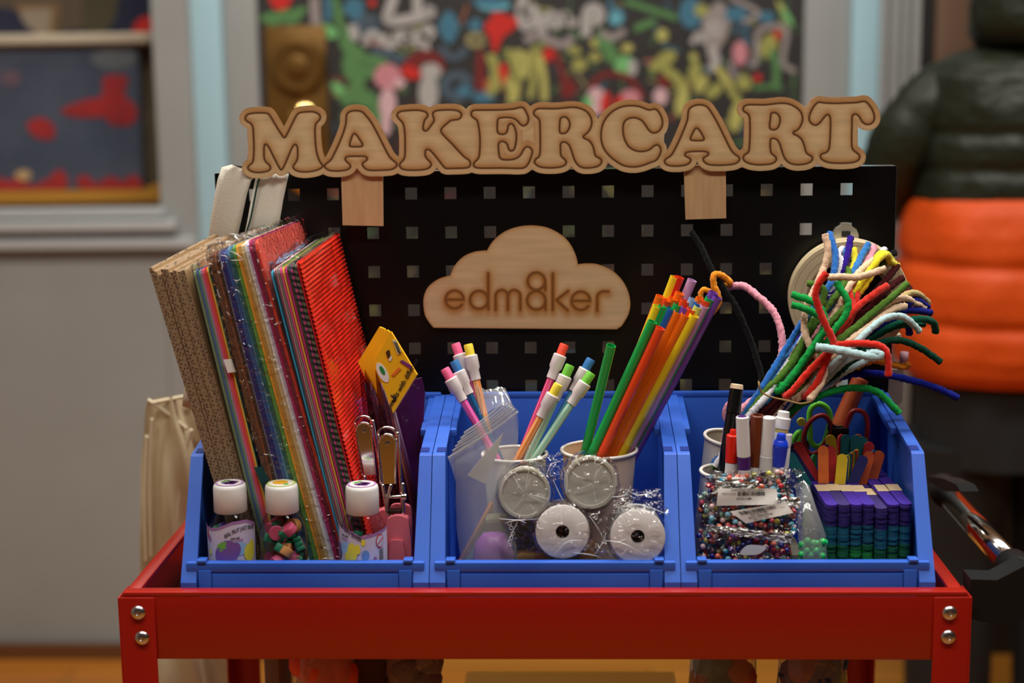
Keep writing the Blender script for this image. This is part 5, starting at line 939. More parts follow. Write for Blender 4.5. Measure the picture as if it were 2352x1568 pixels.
bun = [
 ('blue', 0.0, [(760, 1040), (890, 830), (1000, 690), (1090, 560), (1135, 470), (1150, 380), (1155, 290), (1130, 190), (1110, 118)], .125, .185, 'blue pipe cleaner along the left edge, rising beside the bent cream one'),
 ('violet', .05, [(860, 950), (1080, 640), (1200, 420), (1250, 290), (1275, 150)], .145, .190, 'dark violet pipe cleaner standing tall in the bunch'),
 ('sky', .1, [(900, 930), (1060, 670), (1160, 480), (1230, 330), (1240, 250)], .145, .194, 'blue pipe cleaner beside the dark violet one'),
 ('sky', .15, [(1000, 860), (1200, 600), (1300, 420), (1350, 320), (1415, 205)], .145, .192, 'blue pipe cleaner with its tip right of the violet one'),
 ('yellow', .2, [(1050, 820), (1220, 560), (1290, 400), (1305, 320), (1300, 250)], .150, .196, 'yellow pipe cleaner upright behind the blue tips'),
 ('white', .2, [(1000, 780), (1150, 500), (1200, 350), (1175, 290), (1215, 240)], .150, .197, 'white pipe cleaner tip near the top left'),
 ('pink', .25, [(1100, 760), (1300, 500), (1400, 350), (1460, 225)], .150, .197, 'pink pipe cleaner tip at the top of the bunch'),
 ('white', .3, [(1120, 780), (1350, 500), (1480, 330), (1540, 245)], .150, .196, 'white pipe cleaner tip at the top right'),
 ('black', .4, [(1150, 780), (1400, 450), (1520, 320), (1620, 275)], .150, .198, 'black pipe cleaner tip at the top right'),
 ('cream', .3, [(1080, 850), (1250, 560), (1340, 430), (1430, 350), (1525, 290)], .140, .186, 'cream pipe cleaner behind the horizontal cream one'),
 ('yellow', .35, [(1180, 760), (1400, 450), (1500, 320), (1560, 290), (1580, 340), (1640, 375)], .150, .188, 'yellow pipe cleaner curled at the upper right'),
 ('yellow', .38, [(1180, 790), (1420, 480), (1490, 300), (1550, 285), (1600, 340)], .150, .190, 'second yellow pipe cleaner curled at the upper right'),
 ('olive', .3, [(1050, 900), (1250, 680), (1330, 560), (1420, 430), (1535, 345)], .135, .182, 'olive pipe cleaner reaching the upper right under the yellow curl'),
 ('olive', .2, [(930, 930), (1070, 720), (1160, 610), (1230, 500), (1260, 430), (1205, 370)], .130, .175, 'olive pipe cleaner with a short hooked tip'),
 ('maroon', .45, [(1150, 870), (1400, 650), (1530, 510), (1640, 375)], .140, .186, 'dark maroon pipe cleaner ending below the yellow curls'),
 ('maroon', .5, [(1180, 900), (1420, 700), (1560, 560), (1680, 470)], .138, .184, 'dark maroon pipe cleaner with its tip above the olive one'),
 ('maroon', .55, [(1200, 930), (1450, 740), (1620, 600), (1740, 555)], .136, .184, 'dark maroon pipe cleaner ending beside the magenta tip'),
 ('magenta', .55, [(1300, 880), (1500, 720), (1680, 600), (1775, 600)], .140, .188, 'magenta pipe cleaner tip at the right'),
 ('gold', .6, [(1300, 900), (1560, 700), (1740, 590), (1830, 620), (1880, 670)], .142, .190, 'gold pipe cleaner tip bent over at the right'),
 ('lilac', .6, [(1300, 920), (1560, 730), (1760, 620), (1860, 655)], .144, .190, 'lilac pipe cleaner tip at the right'),
 ('cream', .6, [(1250, 930), (1450, 760), (1600, 650), (1700, 630), (1780, 670), (1850, 705)], .132, .176, 'cream pipe cleaner curving to a ragged tip at the right'),
 ('red', .45, [(950, 1180), (1100, 1000), (1250, 790), (1350, 680), (1470, 590), (1560, 530)], .118, .158, 'long red pipe cleaner reaching to the upper right'),
 ('red', .4, [(1000, 1060), (1200, 830), (1280, 700), (1270, 600), (1245, 500)], .122, .162, 'red pipe cleaner with an upright tip in the middle'),
 ('red', .42, [(1020, 1080), (1240, 840), (1310, 680), (1320, 570), (1285, 500)], .126, .168, 'red pipe cleaner looping beside the upright red tip'),
 ('olive', .7, [(1050, 1080), (1150, 985), (1300, 865), (1450, 740), (1600, 620), (1720, 512)], .108, .150, 'long olive pipe cleaner crossing to the right'),
 ('cream', .65, [(1100, 1120), (1280, 955), (1390, 870), (1510, 780), (1610, 715), (1705, 690)], .112, .150, 'cream pipe cleaner ending right of the long olive one'),
 ('paleblue', .75, [(1130, 1160), (1330, 965), (1440, 860), (1540, 790), (1650, 768), (1735, 810), (1815, 890)], .108, .140, 'pale blue pipe cleaner arching down at the right'),
 ('dkgreen', .8, [(1200, 1130), (1420, 955), (1570, 870), (1690, 835), (1850, 832)], .125, .160, 'dark green pipe cleaner ending at the right'),
 ('dkgreen', .82, [(1220, 1140), (1500, 900), (1750, 800), (1880, 800), (1930, 835), (1940, 895)], .130, .165, 'dark green pipe cleaner curling down at the far right'),
 ('navy', .6, [(1250, 1000), (1480, 820), (1650, 735), (1780, 725), (1905, 745)], .135, .175, 'navy pipe cleaner with a tip over the orange jacket'),
 ('navy', .62, [(1250, 1030), (1500, 850), (1660, 780), (1720, 840), (1735, 905)], .130, .168, 'navy pipe cleaner bending downward at the right'),
 ('navy', .64, [(1250, 1010), (1500, 810), (1700, 690), (1790, 650), (1880, 700)], .140, .180, 'navy pipe cleaner behind the gold tip'),
 ('vdkgreen', .85, [(1200, 1200), (1400, 1030), (1520, 975), (1640, 958), (1750, 985), (1860, 1045), (1980, 1130)], .120, .130, 'very dark green pipe cleaner trailing out to the right'),
 ('green', .15, [(780, 1290), (930, 1080), (1040, 930), (1080, 860), (1060, 790), (960, 730), (890, 702), (812, 680)], .105, .118, 'bright green pipe cleaner, lower of two pointing left'),
 ('green', .18, [(800, 1290), (950, 1060), (1060, 880), (1070, 780), (1020, 690), (940, 640), (880, 622), (812, 600)], .112, .126, 'bright green pipe cleaner, upper of two pointing left'),
 ('olive', .12, [(780, 1150), (930, 940), (1010, 780), (1060, 640), (1060, 560), (1000, 525), (940, 515)], .128, .150, 'olive pipe cleaner with a short stub pointing left'),
 ('olive', .1, [(700, 1270), (830, 1110), (920, 930), (975, 790)], .110, .135, 'olive pipe cleaner in front at the left of the bundle'),
 ('green', .4, [(900, 1250), (1050, 1060), (1130, 900), (1210, 800), (1255, 700), (1240, 620), (1195, 560), (1165, 503)], .110, .130, 'green pipe cleaner hooking upward in the middle'),
 ('green', .2, [(720, 1350), (850, 1200), (960, 1060), (1060, 960)], .104, .116, 'green pipe cleaner low in the bundle'),
 ('red', .4, [(780, 1390), (950, 1200), (1060, 1090), (1140, 1000), (1115, 910), (1060, 800), (1020, 690), (1000, 590), (1035, 500), (1088, 428)], .100, .100, 'red pipe cleaner snaking upward in front of the bunch'),
 ('red', .75, [(930, 1390), (1030, 1250), (1090, 1100), (1150, 1005), (1300, 985), (1450, 990), (1530, 1020), (1565, 1090), (1570, 1240)], .102, .096, 'red pipe cleaner bent down at the right like a hook'),
 ('cream', .6, [(850, 1420), (960, 1280), (1050, 1130)], .108, .122, 'cream pipe cleaner low in the bundle'),
 ('olive', .55, [(850, 1350), (940, 1240), (1010, 1150)], .110, .124, 'olive pipe cleaner low in the bundle between red ones'),
 ('paleblue', .9, [(1050, 1300), (1150, 1190), (1290, 1090), (1430, 1090)], .118, .118, 'pale blue pipe cleaner low at the right of the bundle'),
 ('paleblue', .95, [(1090, 1310), (1240, 1200), (1400, 1110), (1480, 1060)], .124, .112, 'second pale blue pipe cleaner low at the right'),
 ('dkgreen', .9, [(1060, 1290), (1180, 1170), (1330, 1085), (1450, 1000)], .122, .130, 'dark green pipe cleaner behind the pale blue ones'),
 ('navy', 1.0, [(1080, 1310), (1200, 1245), (1400, 1215), (1600, 1238), (1800, 1285), (1950, 1335), (2115, 1410)], .125, .130, 'long navy pipe cleaner reaching out to the far right'),
 ('green', 1.05, [(960, 1430), (1100, 1370), (1250, 1335), (1380, 1335), (1480, 1362), (1570, 1440), (1655, 1530)], .112, .110, 'green pipe cleaner arching over the scissors to the right'),
 ('orange', .95, [(1200, 1250), (1400, 1130), (1500, 1122), (1600, 1150), (1690, 1165), (1735, 1150)], .132, .140, 'orange pipe cleaner end lying at the right'),
 ('sky', .25, [(900, 1010), (1100, 760), (1150, 600), (1190, 470)], .150, .190, 'blue pipe cleaner hidden mostly behind the red ones'),
]
for c, k, pts, Ya, Yb, lb in bun:
    jx, jy = random.uniform(-9, 9), random.uniform(-.006, .006)
    b_ = [(x+jx*4, y+jx*2) for x, y in base(k)[:2]]+[(base(k)[2][0]+jx, base(k)[2][1])]; allp = b_+pts; nb = len(b_); n = len(allp)
    Ys = [.105+.02*k+jy*3, .106+.02*k+jy*2, .108+.02*k+jy]+[Ya+(Yb-Ya)*i/max(1, len(pts)-1) for i in range(len(pts))]
    pipe(allp, c, 0, 0, lb, grp=G, Ys=Ys)
pipe([(1072, 128), (1095, 250), (1070, 380), (1030, 480), (975, 600), (930, 700), (908, 830), (922, 920), (960, 1010), (1020, 1110), (1068, 1200), (1045, 1290), (980, 1390), (950, 1425)], 'cream', .150, .094, 'long wavy cream pipe cleaner hanging in front of the bunch', grp=G)
pipe([(1105, 118), (1078, 122), (1062, 150), (1070, 210)], 'cream', .170, .152, 'cream pipe cleaner tip folded over at the top', grp=G) if False else None
pipe([(1100, 465), (1200, 462), (1320, 465), (1430, 438), (1545, 395)], 'cream', .128, .140, 'cream pipe cleaner lying sideways across the top of the bunch', grp=G)
pipe([(1005, 1012), (1150, 1032), (1300, 1062), (1420, 1085), (1512, 1082), (1470, 1058), (1400, 1062)], 'paleblue', .092, .096, 'pale blue pipe cleaner lying sideways across the bunch', grp=G, r=.0036)
# rubber band
bd = [(555, 1290), (565, 1345), (600, 1380), (680, 1410), (780, 1430), (880, 1455), (960, 1440)]
o = tube('rubber_band', [P(*ZP(*p), .092) for p in bd]+[P(*ZP(*p), .14) for p in bd[::-1]], .0008, M('rubber_band', (150, 116, 60), .6), None, n=8, closed=True); tag(o, 'thin tan rubber band tied around the pipe cleaner bunch', 'rubber band')
# loose ones by the straws
pid = lambda x, y: (x, y)
pipe([(1588, 533), (1612, 570), (1630, 610), (1655, 650), (1690, 705), (1722, 775), (1740, 830), (1751, 880), (1748, 950), (1725, 1030)], 'black', .21, .12, 'black pipe cleaner leaning against the pegboard between straws and tape', conv=pid, r=.0028)
pipe([(1662, 660), (1690, 656), (1712, 658), (1740, 680), (1772, 710), (1790, 745), (1797, 790), (1792, 830), (1770, 890), (1715, 930), (1678, 965), (1660, 1030)], 'pink', .19, .118, 'pink pipe cleaner arching right of the straws', conv=pid, r=.0034)
pipe([(1633, 720), (1652, 690), (1640, 655), (1640, 632), (1656, 632), (1676, 648), (1664, 652), (1648, 640)], 'orange', .175, .185, 'orange pipe cleaner curled beside the straw tips', conv=pid, r=.0030)
pipe([(1620, 715), (1610, 690), (1612, 668), (1628, 668), (1640, 684)], 'orange', .178, .178, 'small orange pipe cleaner loop behind the straws', conv=pid, r=.0026)
pipe([(1625, 720), (1636, 672), (1655, 640), (1662, 628)], 'green', .185, .186, 'green pipe cleaner tip beside the orange curl', conv=pid, r=.0022)
pipe([(1700, 1000), (1668, 960), (1672, 930), (1690, 925)], 'pink', .12, .125, 'pink pipe cleaner end beside the black marker', conv=pid, r=.0028)
# masking tape on its hook
TP = M('masking_tape', (200, 178, 140), .7, noise=(2, (180, 156, 116), .3, (1, 300, 1))); TPR = M('masking_tape_side', (204, 184, 146), .65)
tc = P(1951, 690, .200); Rt = 137*mm(tc); Ri = Rt*.68
tp = empty('tape_roll', A(tc[0], .218, tc[2]-Rt), 'large roll of cream masking tape hanging on the pegboard behind the pipe cleaners', 'tape')
dt = nrm(A(.10, 1, .02)); o = A(tc[0], .203, tc[2])
lathe('tape', o, dt, [(0, Ri+.0015), (0, Rt-.0006), (.0008, Rt), (.024, Rt), (.0245, Ri+.0015), (0, Ri+.0015)], TPR, tp, n=72, caps=(False, False), sharp=35)
lathe('tape_core', o-dt*.0005, dt, [(0, Ri-.002), (0, Ri+.0013), (.025, Ri+.0013), (.025, Ri-.002), (0, Ri-.002)], M('tape_core', (150, 120, 90), .7), tp, n=64, caps=(False, False), sharp=35)
for k in (2, 5):
    R_ = Ri+(Rt-Ri)*(k+.6)/7.4; lathe('wound_layer', o-dt*.0002, dt, [(0, R_), (-.0001, R_+.0004), (0, R_+.0008)], TP, tp, n=64, caps=(False, False))
ZK = Zm(1580, 500, 3.409)
hkp = pxpoly([(1135, 130), (1160, 85), (1200, 60), (1210, 42), (1270, 42), (1280, 62), (1320, 90), (1337, 130), (1337, 190), (1135, 190)], .2265, ZK)
hk = empty('tape_hook', A(hkp[:, 0].mean(), YP, hkp[:, 2].min()), 'silver domed hook on the pegboard above the tape roll', 'hook')
prism('hook_plate', hkp, A(0, .0078, 0), M('pale_silver', (196, 192, 176), .3, .6), hk); prism('hook_slot', pxpoly([(1206, 105), (1272, 105), (1272, 150), (1206, 150)], .2255, ZK), A(0, .0012, 0), M('slot_dark', (20, 26, 26), .6), hk)
tube('hook_arm', [A(tc[0], YP, tc[2]+Ri-.006), A(tc[0], .19, tc[2]+Ri-.006), A(tc[0], .188, tc[2]+Ri+.002)], .0035, STEEL, hk, n=12, smooth=False)
cl = empty('clip', P(2055, 900, .2), 'pale grey plastic clip at the right edge of the pegboard', 'clip')
prism('clip_body', pxpoly([(1580, 1190), (1690, 1190), (1680, 1440), (1650, 1470), (1560, 1470)], .232, ZK), A(0, .012, 0), M('pale_grey', (150, 146, 146), .5), cl); prism('clip_tip', pxpoly([(1545, 955), (1600, 925), (1670, 912), (1675, 945), (1560, 970)], .228, ZK), A(0, .01, 0), M('cream_tip', (216, 208, 180), .5), cl)
tube('clip_pin', [P(*ZK(1695, 1050), .232), P(*ZK(1690, 1140), .232)], .0042, M('mauve_pin', (176, 130, 140), .5), cl, n=12, smooth=False)

# ------------------------------------------------------------------ middle bin front: spools, jars and the zip bag
ax = nrm(A(0, .95, -.16)); WS = M('spool_white', (214, 206, 204), .4); HOLE = M('spool_hole', (150, 148, 150), .4)
def spool(cx, cy, Y, rpx, lab, L=.045, hole=True, cord=(120, 40, 40)):
    c = P(cx, cy, Y); R = rpx*mm(c); r = empty('cord_spool' if hole else 'bead_jar', c+ax*L/2-A(0, 0, R), lab, 'spool' if hole else 'jar')
    if hole:
        rh = R*.25
        lathe('front_flange', c, ax, [(0, rh), (0, R-.0012), (.0008, R), (.0022, R), (.0028, rh)], WS, r, n=56, caps=(False, False)); lathe('back_flange', c+ax*(L-.003), ax, [(0, rh), (0, R), (.0028, R), (.0028, rh)], WS, r, n=48, caps=(False, False))
        lathe('hub', c+ax*.0005, ax, [(0, rh), (L-.002, rh)], HOLE, r, n=32, caps=(False, True)); lathe('wound_cord', c+ax*.003, ax, [(0, rh), (0, R*.82), (L-.006, R*.82), (L-.006, rh)], M('cord_%d' % cord[0], cord, .7, bump=(700, .6, .001)), r, n=40, caps=(False, False))
    else:
        lathe('lid', c, ax, [(0, 0), (0, R*.84), (-.0016, R*.86), (-.002, R*.93), (-.0015, R*.99), (.0, R), (.009, R)], M('milky_lid', (206, 202, 192), .3, alpha=.7, coat=.3), r, n=56, caps=(False, False)); lathe('lid_disc', c+ax*.0012, ax, [(0, 0), (0, R*.86)], M('lid_disc', (156, 152, 148), .22, bump=(50, .3, .004)), r, n=48, caps=(False, False))
        lathe('jar_body', c+ax*.009, ax, [(0, R*.96), (L-.01, R*.96), (L-.009, 0)], film('jar_plastic', scale=15, strength=.2, base=.08, tint=(214, 206, 180)), r, n=48, caps=(False, False)); lathe('cord', c+ax*.010, ax, [(0, 0), (0, R*.86), (L-.013, R*.86), (L-.013, 0)], M('cord_%d' % cord[0], cord, .7, bump=(500, .8, .002)), r, n=40, caps=(False, False))
    return c, R
s1 = spool(1292, 1221, .034, 62, 'white spool lying at the front left of the middle bin', cord=(96, 42, 40)); s2 = spool(1465, 1232, .028, 63, 'white spool lying at the front right of the middle bin', cord=(90, 100, 84))
s3 = spool(1205, 1132, .058, 60, 'jar with a clear lid, left of the two above the spools', hole=False, cord=(168, 160, 90)); s4 = spool(1356, 1108, .056, 61, 'jar with a clear lid beneath the straws', hole=False, cord=(150, 140, 112))
def bagmesh(nm, cs, mt, par, seed=0, amp=.0022):
    """film pulled over a cylinder front: cs = (centre, R, L)"""
    rs = np.random.RandomState(seed); c, R, L = cs; a, b, d = frame(ax); v = []; f = []; n = 40
    prof = [(-.0040, .0), (-.0042, R*.25), (-.0036, R*.55), (-.0034, R*.85), (-.0024, R*1.03), (.002, R*1.09), (.010, R*1.12), (.022, R*1.13), (.034, R*1.12), (L, R*1.1)]
    for i, (t, r_) in enumerate(prof):
        for k in range(n):
            q = 2*PI*k/n; rr = r_*(1+rs.uniform(-.035, .05)*(i > 3)); v.append(c+ax*(t+rs.uniform(-.4, .3)*amp*(i > 0))+(a*math.cos(q)+b*math.sin(q))*rr)
    for i in range(len(prof)-1):
        for k in range(n): f.append((i*n+k, i*n+(k+1) % n, (i+1)*n+(k+1) % n, (i+1)*n+k))
    mesh(nm, v, f, mt, par, True)
wr = empty('clear_wrap', A(.03, .045, .915), 'crinkled clear plastic wrapped over the four spools and jars', 'plastic wrap')
for i, (c, R) in enumerate([s1, s2, s3, s4]): bagmesh('film', (c, R, .045), FILM2, wr, i)
def sheet(nm, pts, Yf, mt, par, n=14, amp=.003, seed=1, conv=None):
    """crumpled sheet spanning a pixel quad; Yf = four corner depths"""
    rs = np.random.RandomState(seed); q = [P(*(conv(*p) if conv else p), y) for p, y in zip(pts, Yf)]; v = []; f = []
    for j in range(n+1):
        for i in range(n+1):
            u, w_ = i/n, j/n; p = q[0]*(1-u)*(1-w_)+q[1]*u*(1-w_)+q[2]*u*w_+q[3]*(1-u)*w_; v.append(p+rs.uniform(-1, 1, 3)*amp*A(.5, 1, .5))
    for j in range(n):
        for i in range(n): a = j*(n+1)+i; f.append((a, a+1, a+n+2, a+n+1))
    return mesh(nm, v, f, mt, par, True)
Z3 = Zm(960, 780, 2.8)
sheet('film', [(520, 1130), (780, 1110), (800, 1390), (590, 1350)], [.040, .036, .034, .05], FILM2, wr, seed=3, conv=Z3)
sheet('film', [(1050, 1110), (1290, 1110), (1290, 1410), (1060, 1350)], [.040, .034, .026, .032], FILM2, wr, seed=4, conv=Z3)
sheet('film', [(1290, 960), (1560, 960), (1600, 1120), (1250, 1110)], [.062, .060, .034, .04], FILM2, wr, seed=5, conv=Z3, amp=.004)
sheet('film', [(640, 760), (920, 730), (960, 900), (850, 900)], [.075, .075, .058, .06], FILM2, wr, seed=6, conv=Z3, amp=.004)
for k, (x, y) in enumerate([(590, 1180), (600, 1210), (610, 1245), (600, 1275), (588, 1300)]):
    c = P(*Z3(x, y), .036); tube('printed_ring', [c+A(.0016*math.cos(t), 0, .0016*math.sin(t)) for t in np.linspace(0, 2*PI, 10, endpoint=False)], .0002, M('print_white', (210, 210, 210), .5), wr, closed=True, n=6, step=.002)
CRE = M('crease_highlight', (236, 238, 240), .12, alpha=.75, coat=1.)  # white ridges along the wrinkles, painting in the film's highlights
def bright_crease(pts, Y, r=.00035, conv=Z3): tube('crease_highlight', [P(*conv(*p), Y) for p in pts], [r*.3, r, r*.3], CRE, wr, n=6)
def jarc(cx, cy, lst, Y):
    for (a, l0, l1) in lst: bright_crease([(cx+l0*math.cos(math.radians(a)), cy-l0*math.sin(math.radians(a))), (cx+(l0+l1)/2*math.cos(math.radians(a+3)), cy-(l0+l1)/2*math.sin(math.radians(a+3))), (cx+l1*math.cos(math.radians(a)), cy-l1*math.sin(math.radians(a)))], Y)
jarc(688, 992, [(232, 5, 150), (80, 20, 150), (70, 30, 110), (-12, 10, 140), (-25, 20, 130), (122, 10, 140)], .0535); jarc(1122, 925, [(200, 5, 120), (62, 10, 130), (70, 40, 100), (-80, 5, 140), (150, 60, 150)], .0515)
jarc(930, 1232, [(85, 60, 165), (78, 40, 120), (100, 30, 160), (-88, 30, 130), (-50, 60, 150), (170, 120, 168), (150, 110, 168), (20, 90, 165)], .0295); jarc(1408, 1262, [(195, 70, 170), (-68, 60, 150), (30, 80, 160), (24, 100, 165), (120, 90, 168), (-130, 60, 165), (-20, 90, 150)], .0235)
for pts, Y in [([(520, 1150), (650, 1160), (780, 1150)], .036), ([(560, 1180), (640, 1160), (700, 1180)], .036), ([(870, 900), (910, 990), (960, 1080)], .052), ([(830, 860), (860, 800), (920, 780)], .06), ([(1100, 1130), (1150, 1200), (1200, 1290)], .034), ([(1130, 1390), (1190, 1300), (1210, 1240)], .030), ([(1200, 1290), (1320, 1310), (1460, 1385)], .0225), ([(1290, 1080), (1420, 1060), (1580, 1110)], .033), ([(1340, 960), (1420, 1000), (1560, 960)], .05), ([(1240, 1010), (1330, 1000), (1370, 940)], .05), ([(1000, 1370), (1100, 1380), (1180, 1400)], .03), ([(575, 1340), (590, 1280), (640, 1170)], .036), ([(880, 1380), (960, 1300), (1060, 1290)], .0285), ([(640, 840), (560, 900), (530, 1000)], .05), ([(940, 830), (960, 900), (950, 1000)], .05)]: bright_crease(pts, Y, .0005)
sp = mesh('craft_pack', *slabvf(P(1185, 1290, .06)*A(1, 1, 0)+A(0, 0, ZF+.001), A(.07, 0, 0), A(0, .055, 0), A(0, 0, .058), .004), M('rust_contents', (92, 42, 30), .7, noise=(60, (110, 84, 40), .2))); tag(sp, 'rust brown packet beneath the jars and spools', 'packet')
zb = empty('zip_bag', P(1130, 1290, .075)*A(1, 1, 0)+A(0, 0, ZF), 'clear zip bag with white paper inside, at the left of the middle bin', 'zip bag')
def loft(nm, rows, mt, par, smooth=True):
    n = len(rows[0]); v = [q for r_ in rows for q in r_]; f = []
    for i in range(len(rows)-1):
        for k in range(n-1): f.append((i*n+k, i*n+k+1, (i+1)*n+k+1, (i+1)*n+k))
    return mesh(nm, v, f, mt, par, smooth)
def zrow(pts): 
    q = cr(np.array([(*Z3(x, y), Y*3000) for x, y, Y in pts]), 6.); q = q[np.linspace(0, len(q)-1, 24).astype(int)]; return [P(a, b, c/3000)+A(*np.random.uniform(-.0006, .0006, 3)) for a, b, c in q]
loft('bag_front', [zrow([(192, 758, .070), (330, 650, .072), (480, 545, .075), (640, 458, .085)]), zrow([(215, 820, .066), (360, 760, .064), (500, 640, .070), (648, 540, .085)]), zrow([(245, 920, .066), (380, 900, .060), (520, 820, .066), (645, 680, .085)]), zrow([(235, 1060, .070), (360, 1060, .056), (480, 1020, .060), (600, 900, .080)]), zrow([(255, 1240, .072), (380, 1250, .052), (500, 1240, .052), (610, 1150, .07)]), zrow([(280, 1430, .07), (390, 1440, .05), (520, 1440, .05), (640, 1420, .06)])], FILMK, zb)
loft('bag_back', [zrow([(230, 700, .080), (350, 600, .084), (480, 500, .088), (620, 440, .092)]), zrow([(250, 900, .095), (380, 850, .10), (500, 780, .10), (648, 600, .10)]), zrow([(250, 1200, .10), (380, 1200, .1), (500, 1200, .1), (620, 1100, .1)]), zrow([(280, 1430, .09), (390, 1440, .09), (520, 1440, .09), (640, 1420, .09)])], FILMK, zb)
zs_ = M('zip_plastic', (206, 208, 208), .3, alpha=.5)
ZT0, ZT1 = [(192, 758), (300, 598), (430, 500), (545, 405), (640, 460)], None
loft('zip_band', [zrow([(296, 598, .066), (400, 520, .068), (500, 440, .07), (556, 398, .074)]), zrow([(250, 680, .066), (380, 600, .066), (500, 510, .068), (610, 425, .074)]), zrow([(192, 758, .066), (330, 690, .064), (480, 580, .066), (645, 462, .076)])], M('zip_band', (190, 192, 192), .35, alpha=.42), zb)
for k, t in enumerate([.0, .22, .4, .55, .72, 1.0]):
    a = [(296, 598), (430, 505), (556, 398)]; b = [(192, 758), (440, 610), (645, 462)]
    tube('zip_ridge', [P(*Z3(a[i][0]*(1-t)+b[i][0]*t, a[i][1]*(1-t)+b[i][1]*t), .0645) for i in range(3)], .0007, zs_, zb, n=6)
prism('inner_paper', pxpoly([(548, 598), (505, 745), (430, 925), (318, 872), (400, 770)], .082, Z3), A(0, .001, 0), M('white_paper', (216, 216, 212), .6), zb)
loft('bag_flap', [zrow([(370, 290, .11), (440, 320, .10), (545, 300, .10), (560, 330, .10)]), zrow([(390, 400, .10), (450, 400, .09), (540, 360, .09), (620, 440, .09)]), zrow([(400, 480, .09), (450, 470, .08), (540, 420, .08), (640, 470, .085)])], FILMK, zb)
mesh('bag_contents', *slabvf(P(*Z3(430, 1440), .075)*A(1, 1, 0)+A(0, 0, ZF+.002), A(.045, .01, 0), A(0, .02, 0), A(.0, 0, .085), .004), M('grey_contents', (116, 112, 100), .7, noise=(30, (140, 132, 90), .3)), zb)
pb = lathe('purple_comb', P(*Z3(480, 1340), .068)*A(1, 1, 0)+A(0, 0, ZF+.002), A(.02, .02, 1), [(0, .018), (.056, .018), (.066, .016), (.073, .010), (.075, 0)], M('purple_plastic', (150, 84, 160), .35), None, n=28); pb.name = 'plastic_egg'; tag(pb, 'purple rounded plastic piece low inside the zip bag', 'craft piece')

# ------------------------------------------------------------------ right bin: cups, markers, scissors, sticks, beads
Z4 = Zm(1540, 860, 3.136)
def cup4(x, y, Y, r_, lab, tilt): 
    a, b = Z4(x, y); return cup(a, b, Y, r_/3.136, lab, tilt=tilt, col=M('paper_cup', (0, 0, 0)))
cup4(425, 450, .120, 178, 'white paper cup at the left of the right bin, tilted behind the black marker', (.14, -.10)); cup4(415, 690, .082, 196, 'white paper cup in front of the tilted cup, holding upright markers', (.03, -.02))
def marker(x0, y0, x1, y1, Y0, Y1, segs, lab, nm='marker'):
    """segs: (length fraction from the top, radius px top, radius px bottom, material)"""
    a = P(*Z4(x0, y0), Y0); b = P(*Z4(x1, y1), Y1); d = a-b; L = np.linalg.norm(d); d /= L; s = mm(a)/3.136
    r = empty(nm, b, lab, 'marker'); prev = 0
    for (t0, t1, w0, w1, mt, pn, *opt) in segs:
        n_ = opt[0] if opt else 24; e = min(.0008, (t1-t0)*L*.2)
        pr = [(L*(1-t1), w1/2*s), (L*(1-t0)-e, w0/2*s), (L*(1-t0), w0/2*s*.86)]
        if len(opt) > 1: pr += [(L*(1-t0), w0/2*s*.7), (L*(1-t0)-.006, w0/2*s*.66), (L*(1-t0)-.006, 0)]
        else: pr += [(L*(1-t0), 0)]
        lathe(pn, b, d, pr, mt, r, n=n_)
    return r
WH = M('marker_white', (226, 224, 224), .35); BK = M('marker_black_body', (14, 13, 14), .25, coat=.3); RDC = M('cap_red', (226, 36, 16), .35); PUR = M('cap_purple', (74, 26, 110), .35); BRN = M('cap_brown', (112, 48, 20), .4); BLC = M('cap_blue', (22, 60, 210), .3); CRM = M('cream_tip2', (226, 196, 164), .45); YLW = M('yellow_print', (226, 200, 110), .45)
marker(480, 68, 385, 760, .105, .088, [(0, .05, 92, 98, CRM, 'tip_cap'), (.05, .30, 96, 106, BK, 'cap'), (.30, 1, 104, 118, BK, 'barrel')], 'tall black marker with a cream end, leftmost of the markers')
marker(452, 395, 430, 760, .078, .078, [(0, .10, 44, 52, RDC, 'cap_knob'), (.10, .64, 94, 88, RDC, 'cap'), (.64, 1, 84, 90, WH, 'barrel')], 'marker with a bright red stepped cap')
marker(517, 298, 534, 760, .068, .070, [(0, .012, 70, 74, PUR, 'end_plug', 8), (.006, .62, 96, 100, WH, 'barrel', 10), (.62, .82, 96, 96, PUR, 'cap', 10), (.82, 1, 90, 90, WH, 'cap')], 'white marker with a purple end and a purple band')
marker(628, 290, 604, 760, .076, .078, [(0, .78, 100, 88, BRN, 'cap', 12, 1), (.78, 1, 84, 84, WH, 'barrel')], 'brown marker with a hollow cap end')
marker(712, 305, 682, 760, .072, .074, [(0, .60, 94, 98, WH, 'cap', 12), (.60, 1, 102, 100, M('marker_white2', (214, 212, 214), .35), 'barrel')], 'plain white marker beside the brown one')
marker(818, 262, 760, 640, .085, .080, [(0, .12, 84, 92, WH, 'cap_knob'), (.12, .33, 118, 112, WH, 'cap'), (.33, .40, 104, 100, YLW, 'printed_band'), (.40, 1, 100, 90, WH, 'barrel')], 'white paint marker with a stepped cap and yellow band, tilted right')
marker(800, 425, 770, 760, .070, .072, [(0, .13, 62, 72, BLC, 'cap_knob'), (.13, .24, 90, 112, BLC, 'cap_collar'), (.24, .70, 112, 88, BLC, 'cap'), (.70, 1, 84, 84, WH, 'barrel')], 'marker with a bright blue stepped cap')
marker(845, 425, 815, 740, .082, .080, [(0, .3, 70, 62, WH, 'cap'), (.3, 1, 60, 60, WH, 'barrel')], 'short white capped marker behind the blue one')
